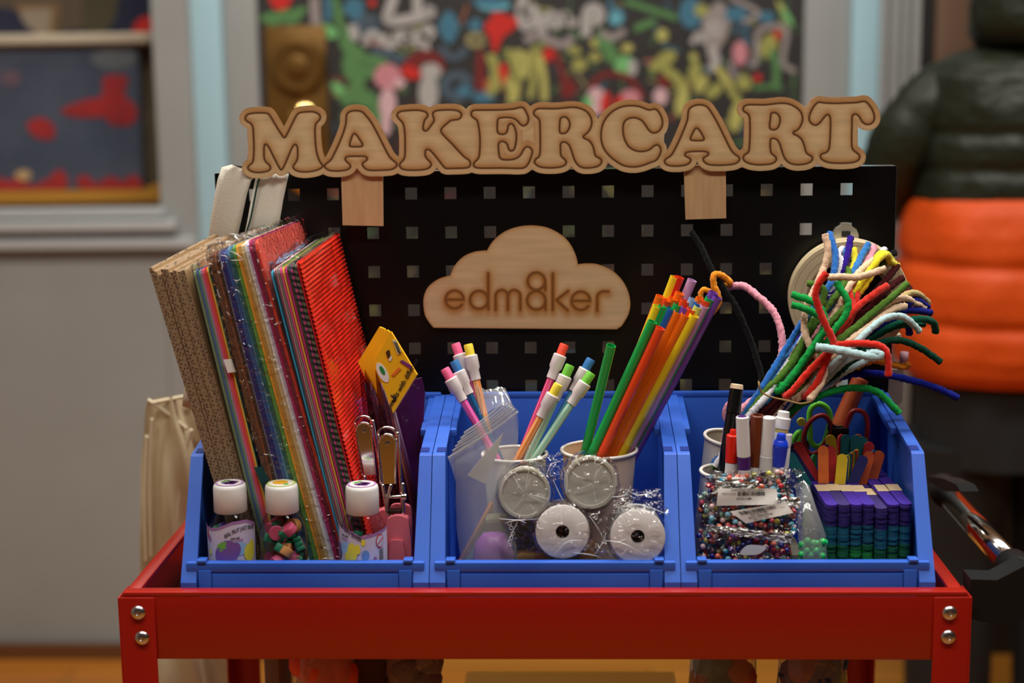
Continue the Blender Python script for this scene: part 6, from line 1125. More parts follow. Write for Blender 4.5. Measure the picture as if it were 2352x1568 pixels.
# scissors
def scis(nm, lab, loops, blade, mt, wpx, Y):
    r = empty('scissors', P(*Z4(*blade[-1]), Y)*A(1, 1, 0)+A(0, 0, ZF), lab, 'scissors')
    for lp_ in loops:
        pts, cl = lp_; q = [P(*Z4(x, y), Y) for x, y in pts]; tube('handle_loop', q, wpx/2*mm(q[0])/3.136, mt, r, n=12, closed=cl, step=.003, flat=1.)
    prism('blade', pxpoly(blade, Y+.001, Z4), A(0, .0025, 0), M('scissor_steel', (120, 120, 124), .3, 1.), r)
    c = P(*Z4(*[(blade[0][0]+blade[-1][0])/2, blade[0][1]+20]), Y-.002); lathe('pivot', c, A(0, 1, 0), [(0, .004), (.005, .004), (.005, 0)], M('pivot_black', (14, 14, 14), .4), r, n=20); return r
DR = M('dark_red_plastic', (150, 30, 30), .4); LG = M('lime_plastic', (116, 224, 60), .4, sub=.05)
r = scis('s', 'dark red handled scissors standing behind the craft sticks', [([(1150, 350), (1105, 295), (1040, 310), (985, 370), (962, 450), (970, 535), (1015, 572), (1070, 550), (1120, 480), (1152, 420)], True), ([(1270, 350), (1300, 275), (1350, 258), (1400, 285), (1420, 350), (1415, 440), (1400, 560), (1330, 640), (1280, 560), (1262, 450)], True)], [(1150, 370), (1270, 370), (1240, 900), (1180, 900)], DR, 36, .165)
box('black_guard', P(*Z4(1160, 470), .162), P(*Z4(1280, 375), .168), M('pivot_black', (0, 0, 0)), r, bev=.001)
r = scis('s', 'lime green handled scissors behind the dark red ones', [([(1000, 300), (1015, 240), (1070, 210), (1130, 245), (1150, 320), (1130, 420), (1100, 500), (1050, 520), (1010, 480), (1005, 400)], True), ([(870, 500), (900, 440), (935, 410), (930, 470), (900, 520), (870, 530)], True)], [(960, 480), (1000, 480), (1010, 900), (970, 900)], LG, 42, .182)
lathe('yellow_knob', P(*Z4(945, 345), .176), A(0, 1, 0), [(0, .0), (0, .0038), (.004, .004), (.006, .003), (.006, 0)], M('yellow_plastic', (206, 200, 60), .4), r, n=20)
o = tube('orange_marker', [P(*Z4(1395, 0), .198), P(*Z4(1350, -60), .198)][:0]+[P(*Z4(1370, 30), .200), P(*Z4(1195, 420), .188), P(*Z4(1150, 560), .185)], [.0078, .0080, .0080], M('terracotta_plastic', (196, 88, 44), .45), None, n=20); tag(o, 'terracotta orange tube leaning at the back of the right bin', 'tube')
# craft sticks
TWH = .0051; SL = .114; STH = .0021
def stickvf(L=SL, w_=TWH, t=STH, n=8):
    p = [A(w_*math.sin(q), L-w_+w_*math.cos(q), 0) for q in np.linspace(-PI/2, PI/2, n)]+[A(-w_*math.sin(q), w_-w_*math.cos(q), 0)*A(1, 1, 1) for q in np.linspace(-PI/2, PI/2, n)]
    return prismvf(p, A(0, 0, t))
sv, sf = stickvf()
def stick_mesh(c, col):
    me = bpy.data.meshes.new('craft_stick_'+c); me.from_pydata([tuple(q) for q in sv], [], sf); me.materials.append(M('dyed_'+c, col, .7, noise=(4, [v*.86 for v in col], .3, (40, 3, 40)))); me.update(); return me
DY = {'purple': (60, 26, 150), 'indigo': (50, 32, 104), 'dpurple': (40, 22, 104), 'teal': (8, 92, 120), 'dteal': (6, 78, 104), 'green': (10, 96, 62), 'lgreen': (22, 130, 58)}
SM = {k: stick_mesh(k, v) for k, v in DY.items()}
ztop = .9585
cols_x = [P((1540+x/3.136), 1163, .052)[0] for x in (1168, 1258, 1346, 1436, 1527, 1617, 1706)]
zoff = [0, .0002, 0, .0001, -.0028, 0, .0003]; yoff = [0, -.001, .000, .0008, -.002, .0005, .001]
ORD = 'first second third fourth fifth sixth seventh eighth ninth tenth eleventh twelfth thirteenth fourteenth fifteenth sixteenth seventeenth eighteenth nineteenth twentieth twenty-first twenty-second twenty-third twenty-fourth'.split()
WN = ['leftmost', 'second from the left', 'third from the left', 'middle', 'third from the right', 'second from the right', 'rightmost']
for i, cx in enumerate(cols_x):
    cx = cols_x[0]+(cols_x[-1]-cols_x[0])*i/6.
    for k in range(24):
        c = ('purple' if i in (0, 2, 3, 5, 6) else 'indigo') if k == 0 else ('dpurple' if k < 9 else (('teal' if k % 3 else 'dteal') if k < 17 else ('lgreen' if (i in (2, 3) and k > 18) else 'green')))
        o = bpy.data.objects.new('craft_stick', SM[c]); COL.objects.link(o)
        yy = .053+yoff[i]+random.uniform(-.0007, .0007)+(-.0000 if i else 0); z = ztop+zoff[i]-STH*(k+1)
        xo = 0 if (i or k < 9) else -.0006*min(k-8, 6)
        o.location = (cx+random.uniform(-.0003, .0003)+xo*0, yy, z); o.rotation_euler = (0, 0, random.uniform(-.006, .006)+.03)
        cn = {'purple': 'bright purple', 'indigo': 'dull indigo', 'dpurple': 'dark purple', 'teal': 'teal', 'dteal': 'teal', 'green': 'green', 'lgreen': 'green'}[c]
        if k == 0: tag(o, f'{cn} craft stick on top of the {WN[i]} banded stack', 'craft stick', 'banded craft sticks')
        else: tag(o, f'{cn} craft stick, {ORD[k]} from the top of the {WN[i]} banded stack', 'craft stick', 'banded craft sticks')
sb_ = MB()
for i in range(7):
    cx = cols_x[0]+(cols_x[-1]-cols_x[0])*i/6.; zt_ = ztop-STH*24-.004; n = int((zt_-ZF)/STH); z0 = ztop+zoff[i]-STH*24
    while z0-STH > ZF+.0005: z0 -= STH; sb_.add(sv*A(1, 1, .97)+A(cx, .053+yoff[i], z0), sf)
o = sb_.out('craft_sticks', M('dyed_dkgreen', (8, 60, 44), .7)); tag(o, 'dark green craft sticks at the bottom of the banded stacks', 'craft sticks', kind='stuff')
BAND = M('kraft_band', (230, 202, 160), .6)
for i in range(7):
    cx = cols_x[0]+(cols_x[-1]-cols_x[0])*i/6.; ya = .098+[0, .001, -.001, -.0025, -.0028, -.001, 0][i]; zt_ = ztop+zoff[i]; hw = TWH+.0003
    v = []; 
    for (x, z) in [(-hw, ZF+.02), (-hw, zt_+.0003), (hw, zt_+.0003), (hw, ZF+.02)]: v += [A(cx+x, ya, z), A(cx+x, ya+.021, z)]
    o = mesh('paper_band', v, [(0, 2, 3, 1), (2, 4, 5, 3), (4, 6, 7, 5)], BAND); o.modifiers.new('thick', 'SOLIDIFY').thickness = .0003
    tag(o, f'cream paper band around the {WN[i]} stack of purple sticks', 'paper band', 'paper bands around the craft sticks')
LC = {'orange': (230, 110, 40), 'red': (196, 40, 40), 'yellow': (226, 190, 30), 'green': (30, 120, 60), 'blue': (20, 90, 140), 'teal': (10, 104, 110), 'purple': (50, 24, 120), 'navy': (24, 24, 90), 'rust': (196, 80, 30)}
def loose(x, y, x2, y2, c, Y, lab, edge=0, w_=None):
    """stick standing with its round end at x,y (zoomed px)"""
    a = P(*Z4(x, y), Y); b = P(*Z4(x2, y2), Y-.002); d = nrm(b-a); L = min(SL, (a[2]-ZF-.004)/max(1e-3, -d[2])); hw = TWH*.92
    s = nrm(np.cross(d, A(0, 1, 0))); s = s if s[0] > 0 else -s; s = nrm(s*math.cos(edge)+A(0, 1, 0)*math.sin(edge)); t = np.cross(s, d); t = nrm(t if t[1] > 0 else -t)
    p = [a+d*hw-d*hw*math.sin(q)-s*hw*math.cos(q) for q in np.linspace(0, PI, 11)]+[a+d*L+s*hw, a+d*L-s*hw]
    o = prism('craft_stick', p, t*.0021, M('dyed_loose_'+c, LC[c], .6, noise=(4, [q*.85 for q in LC[c]], .3, (30, 30, 30)))); tag(o, lab, 'craft stick', 'loose coloured craft sticks'); return o
for a in [(850, 565, 950, 740, 'teal', .128, 'teal craft stick leaning left beside the banded stacks'), (855, 540, 985, 740, 'navy', .134, 'navy craft stick edge behind the teal one'), (880, 500, 1000, 700, 'purple', .140, 'purple craft stick behind the left red one'), (905, 488, 1020, 700, 'red', .136, 'red craft stick leaning left below the red scissors'), (1042, 575, 1030, 700, 'green', .140, 'green craft stick edge left of the orange stick', .9), (1100, 512, 1102, 700, 'orange', .126, 'orange craft stick standing at the front'), (1122, 505, 1130, 700, 'purple', .140, 'purple craft stick behind the orange and red pair'), (1152, 515, 1165, 700, 'red', .132, 'red craft stick right of the front orange one'), (1150, 435, 1170, 600, 'yellow', .150, 'yellow craft stick behind the red scissors pivot'), (1190, 575, 1185, 700, 'yellow', .136, 'yellow craft stick edge left of the front yellow one', .8), (1242, 572, 1230, 700, 'yellow', .124, 'yellow craft stick standing at the front'), (1240, 430, 1235, 600, 'red', .156, 'red craft stick left of the teal fan', .5), (1268, 433, 1262, 600, 'teal', .153, 'teal craft stick, left in the teal fan'), (1340, 436, 1335, 600, 'teal', .150, 'teal craft stick, middle of the teal fan'), (1355, 430, 1352, 600, 'orange', .158, 'orange craft stick behind the teal fan'), (1388, 448, 1380, 600, 'teal', .154, 'teal craft stick, right in the teal fan'), (1440, 486, 1410, 640, 'red', .150, 'red craft stick right of the teal fan'), (1400, 586, 1350, 700, 'navy', .126, 'navy craft stick leaning at the front right'), (1440, 556, 1400, 700, 'rust', .134, 'rust craft stick behind the navy one'), (1462, 560, 1425, 700, 'red', .140, 'red craft stick edge at the right', .7), (1478, 545, 1440, 700, 'blue', .146, 'blue craft stick at the right', .6), (1495, 548, 1455, 700, 'green', .148, 'green craft stick at the right', .6), (1515, 550, 1470, 700, 'rust', .142, 'rust craft stick nearest the right wall of the bin')]:
    loose(*a[:7], edge=a[7] if len(a) > 7 else 0)
fan = ['blue', 'yellow', 'green', 'blue', 'rust', 'yellow', 'green', 'red', 'orange', 'yellow', 'navy', 'yellow']
for k, c in enumerate(fan):
    loose(1270+k*9.2, 585-k*5.2, 1262+k*8, 710, c, .128+k*.0022, f'{c} craft stick seen edge-on in the fan, number {["one", "two", "three", "four", "five", "six", "seven", "eight", "nine", "ten", "eleven", "twelve"][k]} from the left', edge=.95)
# bags of beads
BC = {'red': (206, 30, 50), 'rose': (226, 90, 110), 'sky': (130, 190, 214), 'mint': (160, 206, 180), 'navy': (30, 34, 130), 'coral': (226, 110, 80), 'blush': (230, 190, 190), 'teal': (40, 150, 180), 'yellow': (216, 206, 90), 'violet': (130, 90, 170), 'dark': (60, 50, 70)}
bead_me = {}
for k, c in BC.items():
    v, f = lathevf(A(0, 0, 0), A(0, 0, 1), [(-.0025*math.cos(q), max(1e-5, .0026*math.sin(q))) for q in np.linspace(0, PI, 9)], 14)
    me = bpy.data.meshes.new('bead_'+k); me.from_pydata([tuple(q) for q in v], [], f); me.materials.append(M('bead_'+k, c, .2, coat=.5)); me.polygons.foreach_set('use_smooth', [True]*len(me.polygons)); me.update(); bead_me[k] = me
def beads(region, Yf, cols, where, n, dmin=.0047, thick=.008):
    pl = []; xs_ = [p[0] for p in region]; ys_ = [p[1] for p in region]
    for t in range(16000):
        if len(pl) >= n: break
        x, y = random.uniform(min(xs_), max(xs_)), random.uniform(min(ys_), max(ys_))
        if not inside(np.array([x]), np.array([y]), region)[0]: continue
        p = P(*Z4(x, y), Yf(x, y)+random.uniform(0, thick))
        if p[2] < ZF+.003 or any(np.linalg.norm(p-q) < dmin for q in pl): continue
        pl.append(p); c = random.choice(cols); o = bpy.data.objects.new('bead', bead_me[c]); COL.objects.link(o); o.location = tuple(p)
        nm = {'rose': 'rose pink', 'sky': 'pale blue', 'mint': 'mint green', 'navy': 'navy blue', 'blush': 'pale blush', 'dark': 'dark grey'}.get(c, c); tag(o, f'{nm} bead {where}', 'bead', f'{nm} beads {where}')
CL_ = ['red', 'red', 'rose', 'sky', 'mint', 'navy', 'coral', 'blush', 'teal', 'yellow', 'blush', 'coral', 'dark']
YB1 = lambda x, y: .060-.00003*(y-700)
beads([(260, 740), (800, 700), (860, 820), (890, 960), (900, 1150), (500, 1150), (290, 1080), (300, 900)], YB1, CL_, 'in the upper clear bead bag', 185)
beads([(205, 1130), (300, 1100), (520, 1140), (860, 1230), (850, 1420), (210, 1420)], lambda x, y: .046, CL_+['violet', 'navy'], 'in the lower bead bag', 90)
beads([(215, 860), (290, 850), (300, 960), (290, 1080), (215, 1080)], lambda x, y: .066, ['yellow', 'coral', 'red', 'rose', 'dark', 'mint'], 'at the left side of the bead bags', 22)
gm = bpy.data.meshes.new('bead_green'); gm.from_pydata([tuple(v_.co*1.25) for v_ in bead_me['red'].vertices], [], [tuple(p.vertices) for p in bead_me['red'].polygons]); gm.materials.append(M('bead_greenx', (40, 200, 100), .2, coat=.4, sub=.2)); gm.polygons.foreach_set('use_smooth', [True]*len(gm.polygons)); bead_me['bright green'] = gm
beads([(935, 1195), (1110, 1195), (1115, 1420), (935, 1420)], lambda x, y: .040, ['bright green'], 'in the small clear bag beside the sticks', 46, dmin=.0052, thick=.006)
b1 = empty('bead_bag', P(*Z4(580, 1150), .05), 'upper clear bag of mixed beads with two barcode labels', 'bead bag')
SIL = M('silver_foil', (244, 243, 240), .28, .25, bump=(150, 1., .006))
sheet('bag_film', [(245, 700), (905, 670), (925, 1160), (265, 1110)], [.056, .060, .040, .044], FILM2, b1, n=18, seed=11, conv=Z4, amp=.0022)
sheet('heat_seal', [(262, 1080), (560, 1110), (560, 1170), (262, 1120)], [.042, .040, .039, .042], SIL, b1, n=14, seed=12, conv=Z4, amp=.0018); sheet('heat_seal', [(480, 1110), (885, 1150), (865, 1210), (480, 1165)], [.040, .038, .038, .040], SIL, b1, n=14, seed=13, conv=Z4, amp=.0018)
sheet('painted_glare', [(330, 770), (640, 770), (600, 815), (300, 860)], [.054, .054, .052, .052], SIL, b1, n=12, seed=14, conv=Z4, amp=.002); sheet('painted_glare', [(760, 890), (930, 880), (930, 960), (780, 930)], [.046, .046, .044, .044], SIL, b1, n=10, seed=15, conv=Z4, amp=.002); sheet('top_seal', [(240, 690), (760, 700), (750, 745), (250, 745)], [.062, .064, .060, .058], FILM2, b1, n=12, seed=16, conv=Z4, amp=.003); sheet('top_seal', [(800, 670), (960, 690), (950, 830), (820, 800)], [.064, .066, .06, .06], FILM2, b1, n=12, seed=17, conv=Z4, amp=.004)  # silver glare sheets stand in for highlights on the bag film
LW = M('label_white', (220, 214, 208), .5)
def label(quad, Y, lines, bars, par):
    q = [P(*Z4(*p), y) for p, y in zip(quad, Y)]; n_ = nrm(np.cross(q[1]-q[0], q[3]-q[0])); n_ = n_ if n_[1] < 0 else -n_
    v = []; N = 10
    for j in range(N+1):
        for i in range(N+1):
            u, w_ = i/N, j/N; v.append(q[0]*(1-u)*(1-w_)+q[1]*u*(1-w_)+q[2]*u*w_+q[3]*(1-u)*w_+n_*.0008*math.sin(u*5+w_*3))
    mesh('barcode_label', v, [(j*(N+1)+i, j*(N+1)+i+1, (j+1)*(N+1)+i+1, (j+1)*(N+1)+i) for j in range(N) for i in range(N)], LW, par, True)
    at = lambda u, w_, e=.0006: q[0]*(1-u)*(1-w_)+q[1]*u*(1-w_)+q[2]*u*w_+q[3]*(1-u)*w_+n_*(.0008*math.sin(u*5+w_*3)+e)
    rs = np.random.RandomState(5); u = bars[0]; mb = MB()
    while u < bars[1]:
        wv = rs.choice([.006, .010, .016]); mb.add([at(u, bars[2]), at(u+wv, bars[2]), at(u+wv, bars[3]), at(u, bars[3])], [(0, 1, 2, 3)]); u += wv+rs.choice([.006, .010, .014])
    mb.out('barcode', INK, par)
    for (s_, u0, w0, h) in lines:
        tv, tf = textvf(s_, 1.0, .01); U = np.linalg.norm(q[1]-q[0]); W_ = np.linalg.norm(q[3]-q[0]); hh_ = h*W_
        mesh('printed_text', [at(u0+x*hh_/U, w0-y*h, .0007) for x, y, _ in tv], tf, INK, par)
label([(345, 818), (765, 822), (775, 935), (330, 945)], [.050, .050, .047, .047], [('BD345-01MK', .45, .60, .15), ('QUINNTANA  VARIOUS  BEADS', .5, .08, .13), ('MIXED COLOUR', .19, .30, .10)], (.34, .80, .18, .42), b1)
label([(425, 985), (830, 920), (885, 995), (545, 1072)], [.042, .042, .040, .040], [('BBD345-01MK', .42, .47, .15), ('8mm 200pcs/bag', .40, .66, .19), ('SSH-LD  2.03', .36, .87, .16), ('mixed', .88, .35, .11)], (.12, .78, .10, .36), b1)
def bead_mass():
    m = bpy.data.materials.new('mixed_bead_mass'); m.use_nodes = True; nt = m.node_tree; b = nt.nodes['Principled BSDF']; b.inputs['Roughness'].default_value = .3
    tc_ = nt.nodes.new('ShaderNodeTexCoord'); v_ = nt.nodes.new('ShaderNodeTexVoronoi'); v_.inputs['Scale'].default_value = 210; nt.links.new(tc_.outputs['Object'], v_.inputs['Vector'])
    sp_ = nt.nodes.new('ShaderNodeSeparateColor'); nt.links.new(v_.outputs['Color'], sp_.inputs[0]); r_ = nt.nodes.new('ShaderNodeValToRGB'); r_.color_ramp.interpolation = 'CONSTANT'
    cs = [BC[k] for k in ('red', 'blush', 'teal', 'coral', 'mint', 'navy', 'rose', 'dark', 'sky', 'red')]
    while len(r_.color_ramp.elements) < 10: r_.color_ramp.elements.new(.5)
    for i, c in enumerate(cs): r_.color_ramp.elements[i].position = i/10.; r_.color_ramp.elements[i].color = (*lin([q*.8 for q in c]), 1)
    nt.links.new(sp_.outputs[0], r_.inputs[0]); nt.links.new(r_.outputs[0], b.inputs[0]); bp_ = nt.nodes.new('ShaderNodeBump'); bp_.invert = True; bp_.inputs['Distance'].default_value = .004; nt.links.new(v_.outputs['Distance'], bp_.inputs['Height']); nt.links.new(bp_.outputs[0], b.inputs['Normal']); return m
BMM = bead_mass()
def pillow(nm, quad, Y, th, mt, par, n=12):
    q = [P(*Z4(*p), y) for p, y in zip(quad, Y)]; v = []; f = []
    for s_ in (-1, 1):
        for j in range(n+1):
            for i in range(n+1):
                u, w_ = i/n, j/n; p = q[0]*(1-u)*(1-w_)+q[1]*u*(1-w_)+q[2]*u*w_+q[3]*(1-u)*w_; v.append(p+A(0, s_*th*(max(0, math.sin(u*PI)*math.sin(w_*PI)))**.4, 0))
    N = (n+1)**2
    for s_ in (0, 1):
        for j in range(n):
            for i in range(n): a = s_*N+j*(n+1)+i; t_ = (a, a+1, a+n+2, a+n+1); f.append(t_ if s_ == 0 else t_[::-1])
    o = mesh(nm, v, f, mt, par, True); o['kind'] = 'stuff'; return o
pillow('bead_filling', [(262, 745), (860, 720), (895, 1140), (280, 1100)], [.078, .080, .062, .064], .009, BMM, b1)
b2 = empty('bead_bag', P(*Z4(520, 1400), .045), 'lower clear bag of mixed beads beneath the labelled one', 'bead bag')
sheet('bag_film', [(200, 1120), (860, 1200), (890, 1430), (190, 1430)], [.044, .040, .034, .036], FILM2, b2, n=16, seed=21, conv=Z4, amp=.0022); sheet('bag_film', [(190, 850), (300, 850), (300, 1130), (195, 1130)], [.058, .056, .05, .05], FILM2, b2, n=10, seed=22, conv=Z4, amp=.003)
pillow('bead_filling', [(205, 1110), (860, 1160), (880, 1425), (205, 1425)], [.062, .060, .058, .060], .010, BMM, b2)
prism('torn_label', pxpoly([(500, 1290), (545, 1235), (620, 1228), (690, 1245), (640, 1290), (560, 1300)], .037, Z4, True, 4), A(0, .0003, 0), LW, b2)
b3 = empty('bead_bag', P(*Z4(1020, 1400), .04), 'small clear bag of bright green beads beside the craft stick stacks', 'bead bag')
loft('bag_film', [[P(*Z4(x, y), Y) for x, y, Y in rw] for rw in ([(900, 800, .07), (960, 760, .066), (1000, 800, .066), (1010, 900, .07)], [(910, 960, .05), (980, 930, .046), (1050, 960, .045), (1060, 1000, .05)], [(920, 1150, .042), (980, 1130, .036), (1060, 1120, .036), (1118, 1150, .042)], [(925, 1320, .042), (980, 1320, .034), (1060, 1320, .034), (1128, 1320, .042)], [(925, 1430, .042), (980, 1430, .034), (1060, 1430, .034), (1128, 1430, .042)])], FILMK, b3)
sheet('bag_corner', [(860, 900), (990, 860), (1090, 1180), (930, 1200)], [.048, .05, .036, .038], FILM2, b3, n=12, seed=23, conv=Z4, amp=.003)
# twine bits of clear bag left of markers
o = mesh('grey_card', *slabvf(P(*Z4(870, 1430), .055)*A(1, 1, 0)+A(0, 0, ZF+.001), A(.010, 0, 0), A(0, .05, 0), A(0, 0, .06), .001), M('grey_card', (120, 116, 104), .7)); tag(o, 'grey card edge between the bead bags and green beads', 'card')

# ------------------------------------------------------------------ canvas tote bag hanging at the left
CAN = M('canvas', (206, 190, 156), .85, noise=(60, (192, 174, 138), .3), bump=(700, .5, .0008)); CANL = M('canvas_strap', (222, 214, 198), .85, bump=(700, .5, .0008))
tb = empty('tote_bag', (-.385, .2, .45), 'cream canvas tote bag hung over the left corner of the pegboard', 'tote bag')
def ribbon(nm, left, right, Y, mt, par, th=.0025, conv=None, dp=None):
    n = 22; Lq = cr(np.array([(*((conv(*p[:2])) if conv else p[:2]), (p[2] if len(p) > 2 else Y)*4000) for p in left], float), 5); Rq = cr(np.array([(*((conv(*p[:2])) if conv else p[:2]), (p[2] if len(p) > 2 else Y)*4000) for p in right], float), 5)
    Lq = Lq[np.linspace(0, len(Lq)-1, n).astype(int)]; Rq = Rq[np.linspace(0, len(Rq)-1, n).astype(int)]; v = []; f = []; m_ = 6
    for i in range(n):
        for k in range(m_):
            q = Lq[i]*(1-k/(m_-1))+Rq[i]*k/(m_-1); v.append(P(q[0], q[1], q[2]/4000)+A(0, .0012*math.sin(k*2.2+i*.5), 0))
    for i in range(n-1):
        for k in range(m_-1): a = i*m_+k; f.append((a, a+1, a+m_+1, a+m_))
    o = mesh(nm, v, f, mt, par, True); md = o.modifiers.new('thick', 'SOLIDIFY'); md.thickness = th; return o
ribbon('strap', [(560, 384, .225), (520, 378, .225), (505, 400, .224), (492, 470, .228), (478, 560, .235), (455, 700, .24), (430, 850, .245), (420, 930, .25)], [(592, 398, .225), (575, 420, .225), (562, 470, .226), (548, 530, .228), (535, 600, .235), (510, 730, .24), (480, 870, .245), (470, 950, .25)], .225, CANL, tb)
ribbon('strap', [(590, 400, .228), (582, 440, .229), (570, 510, .23), (552, 580, .235), (530, 700, .24), (500, 860, .25)], [(664, 398, .228), (655, 440, .229), (642, 500, .23), (625, 600, .235), (600, 700, .24), (560, 860, .25)], .225, CANL, tb)
tube('strap_edge_thread', [P(600, 400, .222), P(590, 430, .223), P(576, 500, .224), (P(562, 545, .226))], .0010, M('dark_green_thread', (16, 62, 48), .7), tb, n=6)
def totebody():
    rows = []
    for i in range(26):
        t = i/25.; z = .995-t*.42
        front = []
        for k in range(28):
            u = k/27.; X = -.398+.012*math.sin(t*5)-.004+ .052*u+ (.030*t*u); Y = .215-.145*math.sin(u*PI*.5)*0 + 0
            front.append((u, X))
        rows.append(front)
    return rows
rows = []
lft = [(340, 918), (333, 945), (330, 1000), (324, 1060), (323, 1130), (322, 1200), (322, 1300), (330, 1420), (345, 1600), (360, 1800)]
rgt = [(434, 905), (450, 960), (470, 1000), (490, 1060), (500, 1130), (510, 1200), (520, 1300), (540, 1420), (600, 1600), (620, 1800)]
n = 40; Lq = cr(np.array(lft, float), 6)[:]; Rq = cr(np.array(rgt, float), 6); Lq = Lq[np.linspace(0, len(Lq)-1, n).astype(int)]; Rq = Rq[np.linspace(0, len(Rq)-1, n).astype(int)]
v = []; f = []; m_ = 30
for side in (0, 1):
    for i in range(n):
        for k in range(m_):
            u = k/(m_-1); q = Lq[i]*(1-u)+Rq[i]*u; bul = math.sin(u*PI); t = i/n
            fold = .006*math.sin(u*9+t*3)+.005*math.sin(u*17-t*6+1)*(.5+t)+.004*math.sin(t*14+u*4)
            Y = (.428+.0-.012*bul+fold) if side == 0 else (.475+.010*bul+fold*.5)
            v.append(P(q[0], q[1], Y))
for side in (0, 1):
    o_ = side*n*m_
    for i in range(n-1):
        for k in range(m_-1):
            a = o_+i*m_+k; f.append((a, a+1, a+m_+1, a+m_) if side == 0 else (a, a+m_, a+m_+1, a+1))
for i in range(n-1):
    for kk, fl_ in ((0, 0), (m_-1, 1)): a = i*m_+kk; b_ = a+n*m_; q = (a, a+m_, b_+m_, b_); f.append(q if fl_ == 0 else q[::-1])
a = (n-1)*m_
for k in range(m_-1): f.append((a+k, a+k+1, a+n*m_+k+1, a+n*m_+k))
mesh('bag_body', v, f, CAN, tb, True)
for pts in ([(340, 918), (380, 945), (430, 985)], [(345, 926), (436, 908)], [(350, 960), (345, 1100), (348, 1280)], [(338, 1000), (333, 1150), (336, 1290)], [(440, 985), (420, 1060), (405, 1180), (395, 1280)]):
    tube('seam', [P(x, y, .4135) for x, y in pts], .0022, M('canvas_seam', (220, 206, 174), .85), tb, n=8)

# ------------------------------------------------------------------ things on the middle shelf, seen below the top tray
ZM = .5065
def shelfbag(x0, x1, ytop, Y, lab, cols, seed, filmmt=FILMK, nm='bag_of_foam_pieces', cat='bag of craft pieces'):
    rs = np.random.RandomState(seed); a = P(x0, 1540, Y); b = P(x1, 1540, Y); zt_ = P((x0+x1)/2, ytop, Y)[2]; c = (a+b)/2; hw = (b[0]-a[0])/2
    r = empty(nm, A(c[0], Y+.05, ZM), lab, cat)
    prof = [(0, .0), (0, .9), (.06, 1.04), ((zt_-ZM)*.7, 1.0), ((zt_-ZM)*.92, .9), (zt_-ZM, .7)]
    lathe('clear_bag', A(c[0], Y+.05, ZM+.002), A(0, 0, 1), [(t, s*hw) for t, s in prof], filmmt, r, n=36, caps=(True, False), sharp=None, wave=lambda q, t: 1+.05*math.sin(q*5+t*40)+.03*math.sin(q*11))
    for k in range(64):
        q = rs.uniform(0, 2*PI); rr = hw*.72*math.sqrt(rs.rand()); z = ZM+.02+rs.rand()**.5*((zt_-ZM)*.97-.03); s = .016
        if z > ZM+(zt_-ZM)*.7: rr *= .8
        v, f = lathevf(A(c[0]+rr*math.cos(q), Y+.05+rr*math.sin(q)*.8, z), rs.uniform(-1, 1, 3), [(-s, s*.3), (-s*.6, s*.9), (0, s*1.1), (s*.6, s*.9), (s, s*.3)], 10); mesh('foam_piece', v, f, M('foam_%d_%d' % (seed, k % len(cols)), [min(255, q*1.25+10) for q in cols[k % len(cols)]], .7), r, True)
shelfbag(640, 800, 1500, .12, 'clear bag of orange foam pieces on the middle shelf', [(214, 78, 30), (196, 70, 40), (170, 110, 130), (206, 140, 50)], 1, nm='foam_piece_bag')
shelfbag(1590, 1760, 1500, .12, 'clear bag of teal and orange pieces on the middle shelf', [(40, 104, 100), (60, 120, 112), (150, 84, 40)], 2, nm='foam_piece_bag')
shelfbag(1800, 1975, 1490, .10, 'clear bag of green and blue pieces on the middle shelf, at the right', [(60, 110, 50), (30, 50, 110), (70, 120, 60), (110, 40, 40)], 3, nm='foam_piece_bag')
shelfbag(880, 1000, 1510, .14, 'crumpled clear bag near the middle of the middle shelf', [(120, 110, 110), (96, 90, 96)], 4, filmmt=FILM, nm='foam_piece_bag')
pb_ = box('paper_bundle', P(608, 1600, .16)*A(1, 1, 0)+A(0, 0, ZM), P(640, 1500, .16)*A(1, 0, 1)+A(0, .22, 0), M('grey_mauve', (150, 138, 140), .8), bev=.004); tag(pb_, 'grey paper bundle beside the bag of orange foam pieces', 'paper')
pb_ = box('paper_bundle', P(805, 1600, .20)*A(1, 1, 0)+A(0, 0, ZM), P(890, 1500, .20)*A(1, 0, 1)+A(0, .24, 0), M('brown_bundle', (104, 80, 72), .8), bev=.004); tag(pb_, 'brown paper bundle between two clear bags on the middle shelf', 'paper')
yb = empty('storage_box', (.05, .30, ZM), 'yellow storage box standing on the middle shelf', 'storage box'); yx0, yx1, yz = P(1060, 1556, .28)[0], P(1560, 1556, .28)[0], P(1300, 1553, .40)[2]
b_ = MB(); Yq = M('yellow_box', (226, 170, 30), .5)
for lo, hi in [((yx0, .28, ZM), (yx1, .283, yz)), ((yx0, .37, ZM), (yx1, .373, yz)), ((yx0, .283, ZM), (yx0+.003, .37, yz)), ((yx1-.003, .283, ZM), (yx1, .37, yz)), ((yx0, .28, ZM), (yx1, .373, ZM+.003))]: b_.add(*boxvf(lo, hi))
b_.out('box_wall', Yq, yb); box('box_lid', (yx0-.003, .276, yz+.0002), (yx1+.003, .40, yz+.006), Yq, yb, bev=.001)

